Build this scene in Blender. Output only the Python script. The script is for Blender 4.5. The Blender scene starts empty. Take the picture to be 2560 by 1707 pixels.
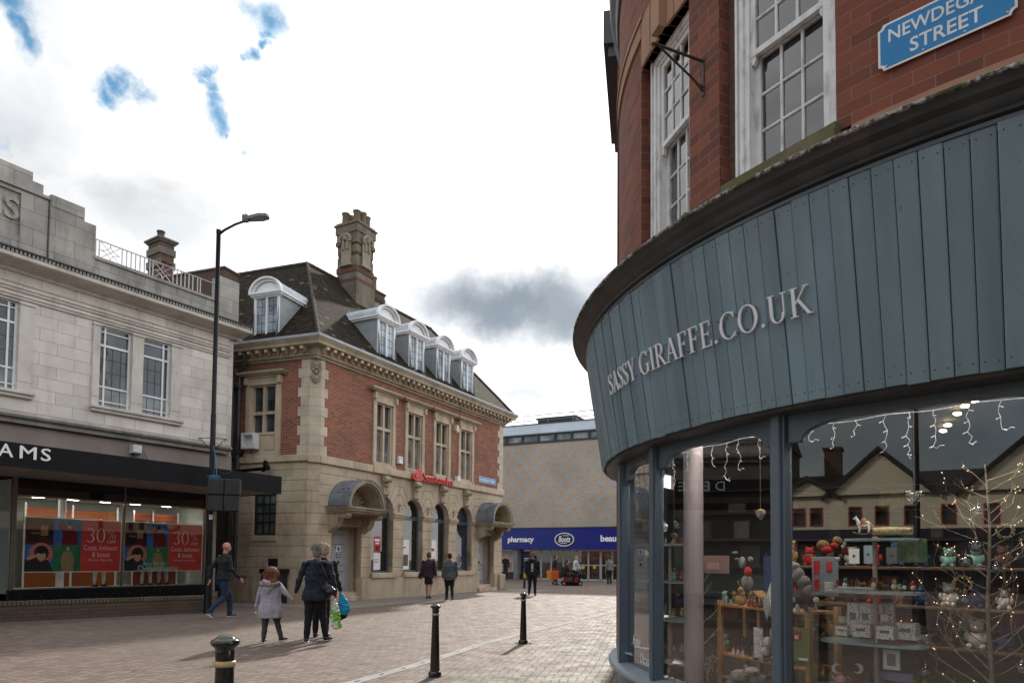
import bpy, bmesh, math, random
from mathutils import Vector, Matrix, noise as mnoise
from math import sin, cos, pi, radians, degrees, atan2, hypot, sqrt
random.seed(7)
SC = bpy.context.scene
COL = SC.collection
TMP = bpy.data.scenes.new('scratch')            # meshes are evaluated in here, apart from the big scene
def baked(o):
    TMP.collection.objects.link(o); vl = TMP.view_layers[0]; vl.update(); dg = vl.depsgraph; me = bpy.data.meshes.new_from_object(o.evaluated_get(dg)); bpy.data.objects.remove(o); return me

# ------------------------------------------------------------------ camera
F_PX, CAM_H = 1707.0, 1.42                      # focal length in photo pixels, eye height
PITCH, ROLL = radians(2.5), radians(0.5)
CYP = 1397 - F_PX * math.tan(PITCH)
_f = Vector((0, cos(PITCH), sin(PITCH))); _u0 = Vector((0, -sin(PITCH), cos(PITCH))); _r0 = Vector((1, 0, 0))
_r = _r0 * cos(ROLL) + _u0 * sin(ROLL); _u = _u0 * cos(ROLL) - _r0 * sin(ROLL)
cam_d = bpy.data.cameras.new('camera'); cam = bpy.data.objects.new('camera', cam_d); COL.objects.link(cam)
cam.matrix_world = Matrix(((_r.x, _u.x, -_f.x, 0), (_r.y, _u.y, -_f.y, 0), (_r.z, _u.z, -_f.z, CAM_H), (0, 0, 0, 1)))
cam_d.sensor_width = 36; cam_d.sensor_fit = 'HORIZONTAL'; cam_d.lens = 36 * F_PX / 2560
cam_d.shift_y = (CYP - 853.5) / 2560
cam_d.clip_start = 0.05; cam_d.clip_end = 2000
SC.camera = cam

def ray(x, y):
    return _f + _r * ((x - 1280) / F_PX) - _u * ((y - CYP) / F_PX)

# ------------------------------------------------------------------ light
SUN_AZ, SUN_EL = radians(13), radians(31)
sd = bpy.data.lights.new('sun', 'SUN'); so = bpy.data.objects.new('sun', sd); COL.objects.link(so)
sd.energy = 2.8; sd.angle = radians(2.5); sd.color = (1.0, 0.93, 0.84)
_sv = Vector((sin(SUN_AZ) * cos(SUN_EL), cos(SUN_AZ) * cos(SUN_EL), sin(SUN_EL)))
so.rotation_euler = _sv.to_track_quat('Z', 'Y').to_euler()
so.location = _sv * 60
SC.view_settings.view_transform = 'Standard'; SC.view_settings.look = 'None'
SC.view_settings.exposure = 0.7; SC.view_settings.gamma = 1.0
SC.cycles.max_bounces = 8; SC.cycles.transparent_max_bounces = 12
SC.cycles.use_denoising = True

W = bpy.data.worlds.new('World'); SC.world = W; W.use_nodes = True
nt = W.node_tree; nt.nodes.clear()
def wn(t, **k):
    n = nt.nodes.new(t)
    for a, b in k.items(): setattr(n, a, b)
    return n
def wl(a, b): nt.links.new(a, b)
def wmath(op, a, b=None, c=None, clamp=False):
    n = wn('ShaderNodeMath', operation=op); n.use_clamp = clamp
    for i, v in enumerate((a, b, c)):
        if v is None: continue
        if isinstance(v, (int, float)): n.inputs[i].default_value = v
        else: wl(v, n.inputs[i])
    return n.outputs[0]
sky = wn('ShaderNodeTexSky', sky_type='NISHITA'); sky.sun_disc = False
sky.sun_elevation = SUN_EL; sky.sun_rotation = SUN_AZ; sky.air_density = 1.2; sky.dust_density = 0.6; sky.ozone_density = 1.2
skys = wn('ShaderNodeVectorMath', operation='SCALE'); wl(sky.outputs[0], skys.inputs[0]); skys.inputs['Scale'].default_value = .78
tc = wn('ShaderNodeTexCoord'); D = tc.outputs['Generated']
n1 = wn('ShaderNodeTexNoise'); n1.inputs['Scale'].default_value = 10; n1.inputs['Detail'].default_value = 8; n1.inputs['Roughness'].default_value = .6; wl(D, n1.inputs['Vector'])
sub = wn('ShaderNodeVectorMath', operation='SUBTRACT'); wl(n1.outputs['Color'], sub.inputs[0]); sub.inputs[1].default_value = (.5, .5, .5)
scl = wn('ShaderNodeVectorMath', operation='SCALE'); wl(sub.outputs[0], scl.inputs[0]); scl.inputs['Scale'].default_value = .12
dd = wn('ShaderNodeVectorMath', operation='ADD'); wl(D, dd.inputs[0]); wl(scl.outputs[0], dd.inputs[1])
def blob(x, y, rpx, soft=.85, sx=1.0, sy=1.0):
    d = ray(x, y).normalized(); r = rpx / F_PX * d.y
    s = wn('ShaderNodeVectorMath', operation='SUBTRACT'); wl(dd.outputs[0], s.inputs[0]); s.inputs[1].default_value = d
    m = wn('ShaderNodeVectorMath', operation='MULTIPLY'); wl(s.outputs[0], m.inputs[0]); m.inputs[1].default_value = (1 / sx, 1, 1 / sy)
    l = wn('ShaderNodeVectorMath', operation='LENGTH'); wl(m.outputs[0], l.inputs[0])
    mr = wn('ShaderNodeMapRange', interpolation_type='SMOOTHSTEP'); wl(l.outputs['Value'], mr.inputs[0])
    mr.inputs[1].default_value = r * (1 + soft); mr.inputs[2].default_value = r * (1 - soft); mr.inputs[3].default_value = 0; mr.inputs[4].default_value = 1
    return mr.outputs[0]
def vmax(l):
    o = l[0]
    for q in l[1:]: o = wmath('MAXIMUM', o, q)
    return o
blue = vmax([blob(655, 5, 46), blob(650, 45, 26), blob(643, 88, 20, .8), blob(637, 140, 30), blob(622, 165, 14, .9), blob(541, 222, 20), blob(549, 255, 24), blob(559, 290, 28), blob(569, 320, 26), blob(584, 346, 17, .8), blob(601, 368, 13, .9), blob(618, 387, 12, .95),
             blob(292, 205, 28, .8), blob(262, 235, 30, .9), blob(0, 40, 42, .8), blob(18, 95, 30, .9), blob(-10, 350, 34, .9)])
grey = vmax([wmath('MULTIPLY', blob(1270, 755, 140, .85, 2.0, .62), 1.0), wmath('MULTIPLY', blob(1420, 780, 140, .9, 2.0, .6), .95), wmath('MULTIPLY', blob(1080, 730, 90, .95, 1.9, .45), .45), wmath('MULTIPLY', blob(1480, 690, 80, .9, 1.5, .6), .6), wmath('MULTIPLY', blob(1340, 985, 75, .9, 2.2, .45), .65), wmath('MULTIPLY', blob(1200, 905, 70, .95, 2.0, .4), .4), wmath('MULTIPLY', blob(420, 560, 130, .95, 2.0, .6), .45),
             wmath('MULTIPLY', blob(660, 640, 75, .8, 1.3, .7), .5), wmath('MULTIPLY', blob(1132, 168, 14, .8), .35), wmath('MULTIPLY', blob(230, 480, 60, .8), .35),
             wmath('MULTIPLY', blob(130, 60, 150, .95, 1.4, 1.0), .42), wmath('MULTIPLY', blob(60, 260, 150, .95), .45), wmath('MULTIPLY', blob(380, 100, 40, .9, .6, 1.3), .4), wmath('MULTIPLY', blob(1180, 880, 60, .9, 1.5, .7), .28)])
# clouds behind the camera: broken cover, so the back of the sky is bluer
n2 = wn('ShaderNodeTexNoise'); n2.inputs['Scale'].default_value = 2.1; n2.inputs['Detail'].default_value = 5; wl(D, n2.inputs['Vector'])
sep = wn('ShaderNodeSeparateXYZ'); wl(D, sep.inputs[0])
back = wn('ShaderNodeMapRange', interpolation_type='SMOOTHSTEP'); wl(sep.outputs['Y'], back.inputs[0])
back.inputs[1].default_value = .35; back.inputs[2].default_value = -.5; back.inputs[3].default_value = 0; back.inputs[4].default_value = 1
gap = wn('ShaderNodeMapRange', interpolation_type='SMOOTHSTEP'); wl(n2.outputs['Fac'], gap.inputs[0])
gap.inputs[1].default_value = .36; gap.inputs[2].default_value = .56; gap.inputs[3].default_value = 1; gap.inputs[4].default_value = 0
bluef = vmax([blue, wmath('MULTIPLY', back.outputs[0], wmath('MULTIPLY_ADD', gap.outputs[0],   .60, .20))])
n3 = wn('ShaderNodeTexNoise'); n3.inputs['Scale'].default_value = 4; n3.inputs['Detail'].default_value = 8; n3.inputs['Distortion'].default_value = .6; st3 = wn('ShaderNodeVectorMath', operation='MULTIPLY'); wl(D, st3.inputs[0]); st3.inputs[1].default_value = (1, 1, 1.7); wl(st3.outputs[0], n3.inputs['Vector'])
wm = wn('ShaderNodeMapRange'); wl(n3.outputs['Fac'], wm.inputs[0]); wm.inputs[1].default_value = .3; wm.inputs[2].default_value = .7; wm.inputs[3].default_value = 0; wm.inputs[4].default_value = 1
sunward = wn('ShaderNodeMapRange', interpolation_type='SMOOTHSTEP'); wl(sep.outputs['X'], sunward.inputs[0]); sunward.inputs[1].default_value = -.62; sunward.inputs[2].default_value = .02
lo_ = wmath('MULTIPLY_ADD', sunward.outputs[0], .40, .42); hi_ = wmath('MULTIPLY_ADD', sunward.outputs[0], .40, .95)
wmo = wmath('ADD', lo_, wmath('MULTIPLY', wm.outputs[0], wmath('SUBTRACT', hi_, lo_)))
cloud = wn('ShaderNodeMix', data_type='RGBA'); wl(grey, cloud.inputs[0])
cw = wn('ShaderNodeVectorMath', operation='SCALE'); cw.inputs[0].default_value = (1.0, 1.0, 1.005); wl(wmo, cw.inputs['Scale'])
wl(cw.outputs[0], cloud.inputs[6]); cloud.inputs[7].default_value = (.20, .235, .275, 1)
# the background strength below is 0.1, so cloud radiance is scaled up by ten here
c10 = wn('ShaderNodeVectorMath', operation='SCALE'); wl(cloud.outputs[2], c10.inputs[0]); c10.inputs['Scale'].default_value = 10
mixs = wn('ShaderNodeMix', data_type='RGBA'); wl(bluef, mixs.inputs[0]); wl(c10.outputs[0], mixs.inputs[6])
tint = wn('ShaderNodeVectorMath', operation='MULTIPLY'); wl(skys.outputs[0], tint.inputs[0]); tint.inputs[1].default_value = (.55, .92, 1.0); wl(tint.outputs[0], mixs.inputs[7])
bg = wn('ShaderNodeBackground'); wl(mixs.outputs[2], bg.inputs[0]); bg.inputs[1].default_value = .1
wo = wn('ShaderNodeOutputWorld'); wl(bg.outputs[0], wo.inputs[0])

# ------------------------------------------------------------------ materials
MATS = {}
class NB:
    def __init__(s, name):
        s.m = bpy.data.materials.new(name); s.m.use_nodes = True; s.t = s.m.node_tree; s.t.nodes.clear()
        s.out = s.n('ShaderNodeOutputMaterial'); s.p = s.n('ShaderNodeBsdfPrincipled'); s.l(s.p.outputs[0], s.out.inputs[0])
    def n(s, t, **k):
        q = s.t.nodes.new(t)
        for a, b in k.items(): setattr(q, a, b)
        return q
    def l(s, a, b): s.t.links.new(a, b)
    def math(s, op, *v):
        q = s.n('ShaderNodeMath', operation=op)
        for i, x in enumerate(v):
            if isinstance(x, (int, float)): q.inputs[i].default_value = x
            else: s.l(x, q.inputs[i])
        return q.outputs[0]
    def pos(s): return s.n('ShaderNodeNewGeometry').outputs['Position']
    def uv(s): return s.n('ShaderNodeUVMap').outputs[0]
    def noise(s, scale, detail=4, vec=None, rough=.55, stretch=None):
        q = s.n('ShaderNodeTexNoise'); q.inputs['Scale'].default_value = scale; q.inputs['Detail'].default_value = detail; q.inputs['Roughness'].default_value = rough
        v = vec or s.pos()
        if stretch:
            mm = s.n('ShaderNodeVectorMath', operation='MULTIPLY'); s.l(v, mm.inputs[0]); mm.inputs[1].default_value = stretch; v = mm.outputs[0]
        s.l(v, q.inputs['Vector']); return q.outputs['Fac']
    def ramp(s, f, a, b, lo=0., hi=1.):
        q = s.n('ShaderNodeMapRange'); s.l(f, q.inputs[0]); q.inputs[1].default_value = a; q.inputs[2].default_value = b; q.inputs[3].default_value = lo; q.inputs[4].default_value = hi; return q.outputs[0]
    def mix(s, f, a, b, mode='MIX'):
        q = s.n('ShaderNodeMix', data_type='RGBA', blend_type=mode)
        for i, x in ((0, f), (6, a), (7, b)):
            if isinstance(x, (int, float)): q.inputs[i].default_value = x
            elif isinstance(x, tuple): q.inputs[i].default_value = (*x[:3], 1)
            else: s.l(x, q.inputs[i])
        return q.outputs[2]
    def bump(s, h, st=.3, dist=.01, nrm=None):
        q = s.n('ShaderNodeBump'); s.l(h, q.inputs['Height']); q.inputs['Strength'].default_value = st; q.inputs['Distance'].default_value = dist
        if nrm: s.l(nrm, q.inputs['Normal'])
        s.l(q.outputs[0], s.p.inputs['Normal']); return q.outputs[0]
    def base(s, c):
        if isinstance(c, tuple): s.p.inputs['Base Color'].default_value = (*c[:3], 1)
        else: s.l(c, s.p.inputs['Base Color'])
    def rough(s, v):
        if isinstance(v, (int, float)): s.p.inputs['Roughness'].default_value = v
        else: s.l(v, s.p.inputs['Roughness'])

def srgb(r, g, b):
    f = lambda c: (c / 255 / 12.92) if c / 255 <= .04045 else ((c / 255 + .055) / 1.055) ** 2.4
    return (f(r), f(g), f(b))

def paint(name, col, rough=.5, var=.15, scale=3., bump=.0, metal=0., bscale=60., spec=None, dirt=None, dirt_amt=.0):
    """plain painted or moulded surface with a little unevenness"""
    if name in MATS: return MATS[name]
    b = NB(name); f = b.noise(scale, 5)
    c = b.mix(b.ramp(f, .3, .7), tuple(x * (1 - var) for x in col), tuple(min(1, x * (1 + var)) for x in col))
    if dirt: 
        g = b.ramp(b.noise(scale * 2.3, 7, stretch=(1, 1, .35)), .5, .72, 0, dirt_amt); c = b.mix(g, c, dirt)
    b.base(c); b.rough(rough); b.p.inputs['Metallic'].default_value = metal
    if spec is not None: b.p.inputs['Specular IOR Level'].default_value = spec
    if bump: b.bump(b.noise(bscale, 3), bump, .004)
    MATS[name] = b.m; return b.m

def brick(name, c1, c2, mortar, bw=.225, bh=.075, ms=.006, weather=.35, soot=(.05, .04, .035), rough=.9):
    if name in MATS: return MATS[name]
    b = NB(name); t = b.n('ShaderNodeTexBrick'); b.l(b.uv(), t.inputs['Vector'])
    t.inputs['Scale'].default_value = 1; t.inputs['Brick Width'].default_value = bw; t.inputs['Row Height'].default_value = bh
    t.inputs['Mortar Size'].default_value = ms; t.inputs['Mortar Smooth'].default_value = .2; t.inputs['Bias'].default_value = -.1
    t.inputs['Color1'].default_value = (*c1, 1); t.inputs['Color2'].default_value = (*c2, 1); t.inputs['Mortar'].default_value = (*mortar, 1)
    v = b.mix(.55, t.outputs['Color'], b.mix(b.ramp(b.noise(13, 3), .3, .7), tuple(x * .6 for x in c1), tuple(x * 1.35 for x in c2)), 'MIX')
    inv = b.math('SUBTRACT', 1., t.outputs['Fac'])
    c = b.mix(b.math('MULTIPLY', inv, .75), t.outputs['Color'], v)
    c = b.mix(b.ramp(b.noise(.9, 6), .45, .75, 0, weather), c, soot)
    b.base(c); b.rough(rough)
    h = b.math('ADD', b.math('MULTIPLY', inv, 1.), b.math('MULTIPLY', b.noise(70, 4), .35))
    b.bump(h, .6, .012)
    MATS[name] = b.m; return b.m

def stone(name, col, var=.18, stain=(.10, .085, .06), amt=.4, rough=.85, joints=None, jc=None, lo=0.):
    if name in MATS: return MATS[name]
    b = NB(name)
    c = b.mix(b.ramp(b.noise(1.7, 6), .3, .7), tuple(x * (1 - var) for x in col), tuple(min(1, x * (1 + var)) for x in col))
    c = b.mix(b.ramp(b.noise(2.2, 8, stretch=(1, 1, .25), rough=.7), .48, .75, 0, amt), c, stain)
    h = b.noise(45, 5)
    if joints:
        t = b.n('ShaderNodeTexBrick'); b.l(b.uv(), t.inputs['Vector']); t.inputs['Scale'].default_value = 1
        t.inputs['Brick Width'].default_value = joints[0]; t.inputs['Row Height'].default_value = joints[1]; t.inputs['Mortar Size'].default_value = joints[2]; t.inputs['Mortar Smooth'].default_value = .1
        t.inputs['Color1'].default_value = (.86, .86, .86, 1); t.inputs['Color2'].default_value = (1.1, 1.09, 1.07, 1); t.inputs['Mortar'].default_value = (.52, .5, .47, 1)
        c = b.mix(1., c, t.outputs['Color'], 'MULTIPLY')
        h = b.math('SUBTRACT', b.math('MULTIPLY', h, .3), t.outputs['Fac'])
    b.base(c); b.rough(rough); b.bump(h, .35, .008)
    MATS[name] = b.m; return b.m

def emit(name, col, s):
    if name in MATS: return MATS[name]
    b = NB(name); b.base((0.02, .02, .02)); b.p.inputs['Emission Color'].default_value = (*col, 1); b.p.inputs['Emission Strength'].default_value = s
    MATS[name] = b.m; return b.m

def glass(name, tint=(.9, .93, .92), boost=1.3, base=.02):
    if name in MATS: return MATS[name]
    b = NB(name); b.t.nodes.remove(b.p)
    tr = b.n('ShaderNodeBsdfTransparent'); tr.inputs[0].default_value = (*tint, 1)
    gl = b.n('ShaderNodeBsdfGlossy'); gl.inputs['Roughness'].default_value = .0
    fr = b.n('ShaderNodeFresnel'); fr.inputs[0].default_value = 1.5
    f = b.math('MINIMUM', b.math('MULTIPLY_ADD', fr.outputs[0], boost, base), 1.)
    m = b.n('ShaderNodeMixShader'); b.l(f, m.inputs[0]); b.l(tr.outputs[0], m.inputs[1]); b.l(gl.outputs[0], m.inputs[2]); b.l(m.outputs[0], b.out.inputs[0])
    MATS[name] = b.m; return b.m

# ------------------------------------------------------------------ mesh building
class Fr:
    """wall frame: u runs along the wall, n points out of it, z up"""
    def __init__(s, O, ang):
        a = radians(ang); s.O = Vector((O[0], O[1], 0)); s.d = Vector((sin(a), cos(a), 0)); s.n = Vector((cos(a), -sin(a), 0))
    def __call__(s, u, n, z): return s.O + s.d * u + s.n * n + Vector((0, 0, z))
    def sub(s, u, n=0): 
        f = Fr((0, 0), 0); f.O = s(u, n, 0); f.d = s.d; f.n = s.n; return f
class Cy:
    """cylinder frame: u is an angle in degrees about the centre, n a radius"""
    def __init__(s, cx, cy): s.c = (cx, cy)
    def __call__(s, u, n, z): return Vector((s.c[0] + n * cos(radians(u)), s.c[1] + n * sin(radians(u)), z))
WORLD = Fr((0, 0), 90)       # u = +x, n = -y
class Lc:
    def __call__(s, x, y, z): return Vector((x, y, z))
LOC = Lc()

class MB:
    def __init__(s): s.v = []; s.f = []; s.uv = []
    def add(s, vs, fs, uvs=None):
        o = len(s.v); s.v += [Vector(q) for q in vs]
        for i, f in enumerate(fs):
            s.f.append([o + k for k in f]); s.uv.append(uvs[i] if uvs else None)
        return s
    def box(s, F, u0, u1, n0, n1, z0, z1, rnd=None):
        P = [F(u, n, z) for z in (z0, z1) for n in (n0, n1) for u in (u0, u1)]
        return s.add(P, [(0, 1, 3, 2), (4, 6, 7, 5), (0, 4, 5, 1), (2, 3, 7, 6), (0, 2, 6, 4), (1, 5, 7, 3)])
    def bbox(s, F, u0, u1, n0, n1, z0, z1, b=.01):
        """box with chamfered front edges (front = +n)"""
        if u1 - u0 < 2.2 * b or z1 - z0 < 2.2 * b: return s.box(F, u0, u1, n0, n1, z0, z1)
        a = [F(u0, n0, z0), F(u1, n0, z0), F(u1, n0, z1), F(u0, n0, z1)]; m = n1 - b
        c = [F(u0, m, z0), F(u1, m, z0), F(u1, m, z1), F(u0, m, z1)]
        d = [F(u0 + b, n1, z0 + b), F(u1 - b, n1, z0 + b), F(u1 - b, n1, z1 - b), F(u0 + b, n1, z1 - b)]
        fs = [(3, 2, 1, 0), (8, 9, 10, 11)]
        for i in range(4):
            j = (i + 1) % 4; fs += [(i, j, 4 + j, 4 + i), (4 + i, 4 + j, 8 + j, 8 + i)]
        return s.add(a + c + d, fs)
    def prism(s, F, poly, n0, n1):
        k = len(poly); A = [F(u, n0, z) for u, z in poly]; B = [F(u, n1, z) for u, z in poly]
        return s.add(A + B, [tuple(range(k - 1, -1, -1)), tuple(range(k, 2 * k))] + [(i, (i + 1) % k, k + (i + 1) % k, k + i) for i in range(k)])
    def slab(s, F, poly, z0, z1):
        k = len(poly); A = [F(u, n, z0) for u, n in poly]; B = [F(u, n, z1) for u, n in poly]
        return s.add(A + B, [tuple(range(k - 1, -1, -1)), tuple(range(k, 2 * k))] + [(i, (i + 1) % k, k + (i + 1) % k, k + i) for i in range(k)])
    def tube(s, pts, r, seg=8, cap=True, sx=1., sy=1.):
        pts = [Vector(p) for p in pts]; n = len(pts); rr = r if isinstance(r, (list, tuple)) else [r] * n
        t = (pts[1] - pts[0]).normalized(); a = Vector((0, 0, 1)) if abs(t.z) < .9 else Vector((1, 0, 0)); x = t.cross(a).normalized(); rings = []
        for i, p in enumerate(pts):
            t = (pts[min(i + 1, n - 1)] - pts[max(i - 1, 0)]).normalized(); x = (x - t * x.dot(t)).normalized(); y = t.cross(x)
            rings += [p + (x * cos(2 * pi * k / seg) * sx + y * sin(2 * pi * k / seg) * sy) * rr[i] for k in range(seg)]
        fs = [(i * seg + k, i * seg + (k + 1) % seg, (i + 1) * seg + (k + 1) % seg, (i + 1) * seg + k) for i in range(n - 1) for k in range(seg)]
        if cap: fs += [tuple(range(seg - 1, -1, -1)), tuple((n - 1) * seg + k for k in range(seg))]
        return s.add(rings, fs)
    def lathe(s, c, prof, seg=24, ax=None):
        """prof: list of (radius, height) about a vertical axis through c"""
        c = Vector(c); n = len(prof)
        vs = [c + Vector((r * cos(2 * pi * k / seg), r * sin(2 * pi * k / seg), z)) for r, z in prof for k in range(seg)]
        fs = [(i * seg + k, i * seg + (k + 1) % seg, (i + 1) * seg + (k + 1) % seg, (i + 1) * seg + k) for i in range(n - 1) for k in range(seg)]
        if prof[0][0] > 1e-4: fs.append(tuple(range(seg - 1, -1, -1)))
        if prof[-1][0] > 1e-4: fs.append(tuple((n - 1) * seg + k for k in range(seg)))
        return s.add(vs, fs)
    def ball(s, c, r, seg=12, rings=8, sc=(1, 1, 1), rot=None):
        c = Vector(c); vs = []
        for i in range(rings + 1):
            a = pi * i / rings
            for k in range(seg):
                q = Vector((sin(a) * cos(2 * pi * k / seg) * sc[0], sin(a) * sin(2 * pi * k / seg) * sc[1], -cos(a) * sc[2])) * r
                if rot: q = rot @ q
                vs.append(c + q)
        return s.add(vs, [(i * seg + k, i * seg + (k + 1) % seg, (i + 1) * seg + (k + 1) % seg, (i + 1) * seg + k) for i in range(rings) for k in range(seg)])
    def sweep(s, F, prof, us, cap=True):
        """closed profile [(n,z)] swept along u positions, metric uv"""
        k = len(prof); vs = [F(u, n, z) for u in us for n, z in prof]
        fs = []; uvs = []
        L = [0]
        for i in range(k): a = prof[i]; b = prof[(i + 1) % k]; L.append(L[-1] + hypot(a[0] - b[0], a[1] - b[1]))
        cy = isinstance(F, Cy)
        for j in range(len(us) - 1):
            for i in range(k):
                fs.append((j * k + i, (j + 1) * k + i, (j + 1) * k + (i + 1) % k, j * k + (i + 1) % k))
                R = prof[i][0] if cy else 1
                ua = radians(us[j]) * R if cy else us[j]; ub = radians(us[j + 1]) * R if cy else us[j + 1]
                z0, z1 = (prof[i][1], prof[(i + 1) % k][1]) if abs(prof[i][1] - prof[(i + 1) % k][1]) > .02 else (L[i], L[i + 1])
                uvs.append([(ua, z0), (ub, z0), (ub, z1), (ua, z1)])
        if cap:
            fs += [tuple(range(k - 1, -1, -1)), tuple((len(us) - 1) * k + i for i in range(k))]; uvs += [None, None]
        return s.add(vs, fs, uvs)

def world_off(p):
    o = Vector((0, 0, 0))
    while p is not None: o += p.location; p = p.parent
    return o

def obj(name, mb, mat, parent=None, local=False, smooth=False, bevel=0, fix=True, subs=0):
    me = bpy.data.meshes.new(name); off = Vector((0, 0, 0)) if (local or parent is None) else world_off(parent)
    me.from_pydata([v - off for v in mb.v], [], mb.f)
    ul = me.uv_layers.new(name='UVMap')
    for p, u in zip(me.polygons, mb.uv):
        if u:
            for li, q in zip(p.loop_indices, u): ul.data[li].uv = q
        else:
            nrm = p.normal
            if abs(nrm.z) < .8:
                t = Vector((-nrm.y, nrm.x, 0)).normalized()
                if t.x < 0: t = -t
                for li in p.loop_indices:
                    v = me.vertices[me.loops[li].vertex_index].co + off; s = v.z / max(.2, sqrt(1 - nrm.z ** 2)); ul.data[li].uv = (v.dot(t), s)
            else:
                for li in p.loop_indices:
                    v = me.vertices[me.loops[li].vertex_index].co + off; ul.data[li].uv = (v.x, v.y)
    if fix:
        bm = bmesh.new(); bm.from_mesh(me); bmesh.ops.recalc_face_normals(bm, faces=bm.faces); bm.to_mesh(me); bm.free()
    if smooth:
        for p in me.polygons: p.use_smooth = True
        if smooth != 'all': me.set_sharp_from_angle(angle=radians(smooth if smooth is not True else 40))
    if mat: me.materials.append(mat)
    o = bpy.data.objects.new(name, me); COL.objects.link(o)
    if parent is not None: o.parent = parent
    if bevel:
        m = o.modifiers.new('bevel', 'BEVEL'); m.width = bevel; m.segments = 2; m.limit_method = 'ANGLE'
    if subs:
        m = o.modifiers.new('sub', 'SUBSURF'); m.levels = subs; m.render_levels = subs
    return o
def tag(o, label, cat, group=None, kind=None):
    if label: o['label'] = label
    if cat: o['category'] = cat
    if group: o['group'] = group
    if kind: o['kind'] = kind
    return o
def thing(name, label, cat, loc=(0, 0, 0), rot=0, group=None):
    o = bpy.data.objects.new(name, None); COL.objects.link(o); o.location = Vector(loc); o.rotation_euler = (0, 0, rot); o.empty_display_size = .1
    return tag(o, label, cat, group)
def structure(name, mb, mat, **k):
    o = obj(name, mb, mat, **k); o['kind'] = 'structure'; return o

def panel(mb, F, u0, u1, z0, z1, holes, n0, n1):
    """wall slab with rectangular holes (a, b, c, d) = u0, u1, z0, z1"""
    us = sorted({u0, u1, *[h[0] for h in holes], *[h[1] for h in holes]}); us = [u for u in us if u0 <= u <= u1]
    for a, b in zip(us, us[1:]):
        m = (a + b) / 2; cuts = sorted([(h[2], h[3]) for h in holes if h[0] < m < h[1]]); z = z0
        for c, d in cuts:
            if c > z: mb.box(F, a, b, n0, n1, z, min(c, z1))
            z = max(z, d)
        if z < z1: mb.box(F, a, b, n0, n1, z, z1)
    return mb

# ------------------------------------------------------------------ lettering
def text_polys(txt, size=1., bold=0., shear=0., width=1., spacing=1.):
    c = bpy.data.curves.new('t', 'FONT'); c.body = txt; c.size = size; c.offset = bold; c.shear = shear; c.space_character = spacing; c.resolution_u = 3
    o = bpy.data.objects.new('t', c); me = baked(o)
    vs = [(v.co.x * width, v.co.y) for v in me.vertices]; fs = [tuple(p.vertices) for p in me.polygons]
    bpy.data.curves.remove(c); bpy.data.meshes.remove(me)
    return vs, fs
def put_text(mb, fn, txt, x0, x1, y0, y1, d0, d1, bold=0., shear=0., spacing=1., cap=True):
    """fit text into the rectangle; fn(x, depth, y) -> world"""
    vs, fs = text_polys(txt, 1., bold, shear, 1., spacing)
    ax = min(v[0] for v in vs); bx = max(v[0] for v in vs); ay = min(v[1] for v in vs); by = max(v[1] for v in vs)
    q = [(x0 + (v[0] - ax) / (bx - ax) * (x1 - x0), y0 + (v[1] - ay) / (by - ay) * (y1 - y0)) for v in vs]
    k = len(q); A = [fn(x, d1, y) for x, y in q]; B = [fn(x, d0, y) for x, y in q]
    from collections import Counter
    ec = Counter(); dirn = {}
    for f in fs:
        for i in range(len(f)):
            a, b = f[i], f[(i + 1) % len(f)]; ec[frozenset((a, b))] += 1; dirn[frozenset((a, b))] = (a, b)
    side = [(a, b, b + k, a + k) for e, (a, b) in dirn.items() if ec[e] == 1]
    mb.add(A + B, [tuple(f) for f in fs] + side)
    return mb

def _arc(cx, cy, rx, ry, a0, a1, wt, wn_, n=14):
    """crescent stroke between two ellipses: wt = width at the sides, wn_ = width at top and bottom"""
    o = []; i_ = []
    for k in range(n + 1):
        a = radians(a0 + (a1 - a0) * k / n); o.append((cx + rx * cos(a), cy + ry * sin(a))); i_.append((cx + (rx - wt) * cos(a), cy + (ry - wn_) * sin(a)))
    return [[o[k], o[k + 1], i_[k + 1], i_[k]] for k in range(n)]
def _bx(a, b, c, d): return [[(a, c), (b, c), (b, d), (a, d)]]
def _dg(x0, y0, x1, y1, w): return [[(x0 - w / 2, y0), (x0 + w / 2, y0), (x1 + w / 2, y1), (x1 - w / 2, y1)]]
def _sf(x, y, w=.2, t=.035): return _bx(x - w / 2, x + w / 2, y, y + t)
T, N_ = .115, .04
def _curve(pts, ws):
    r = []
    n = len(pts); L = []; Rr = []
    for i, (x, y) in enumerate(pts):
        x0, y0 = pts[max(i - 1, 0)]; x1, y1 = pts[min(i + 1, n - 1)]; d = hypot(x1 - x0, y1 - y0) or 1; nx, ny = -(y1 - y0) / d, (x1 - x0) / d; w = ws[i] / 2
        L.append((x + nx * w, y + ny * w)); Rr.append((x - nx * w, y - ny * w))
    return [[L[i], L[i + 1], Rr[i + 1], Rr[i]] for i in range(n - 1)]
_S = _curve([(.50, .80), (.46, .90), (.38, .965), (.28, .98), (.17, .95), (.09, .86), (.09, .75), (.15, .65), (.27, .56), (.40, .47), (.49, .37), (.51, .24), (.45, .11), (.34, .03), (.22, .02), (.11, .07), (.05, .16), (.03, .24)],
            [.03, .035, .035, .04, .06, .085, .10, .115, .125, .125, .115, .10, .08, .05, .04, .035, .035, .03]) + _bx(.475, .51, .74, .97) + _bx(.02, .055, .03, .27)
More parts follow.
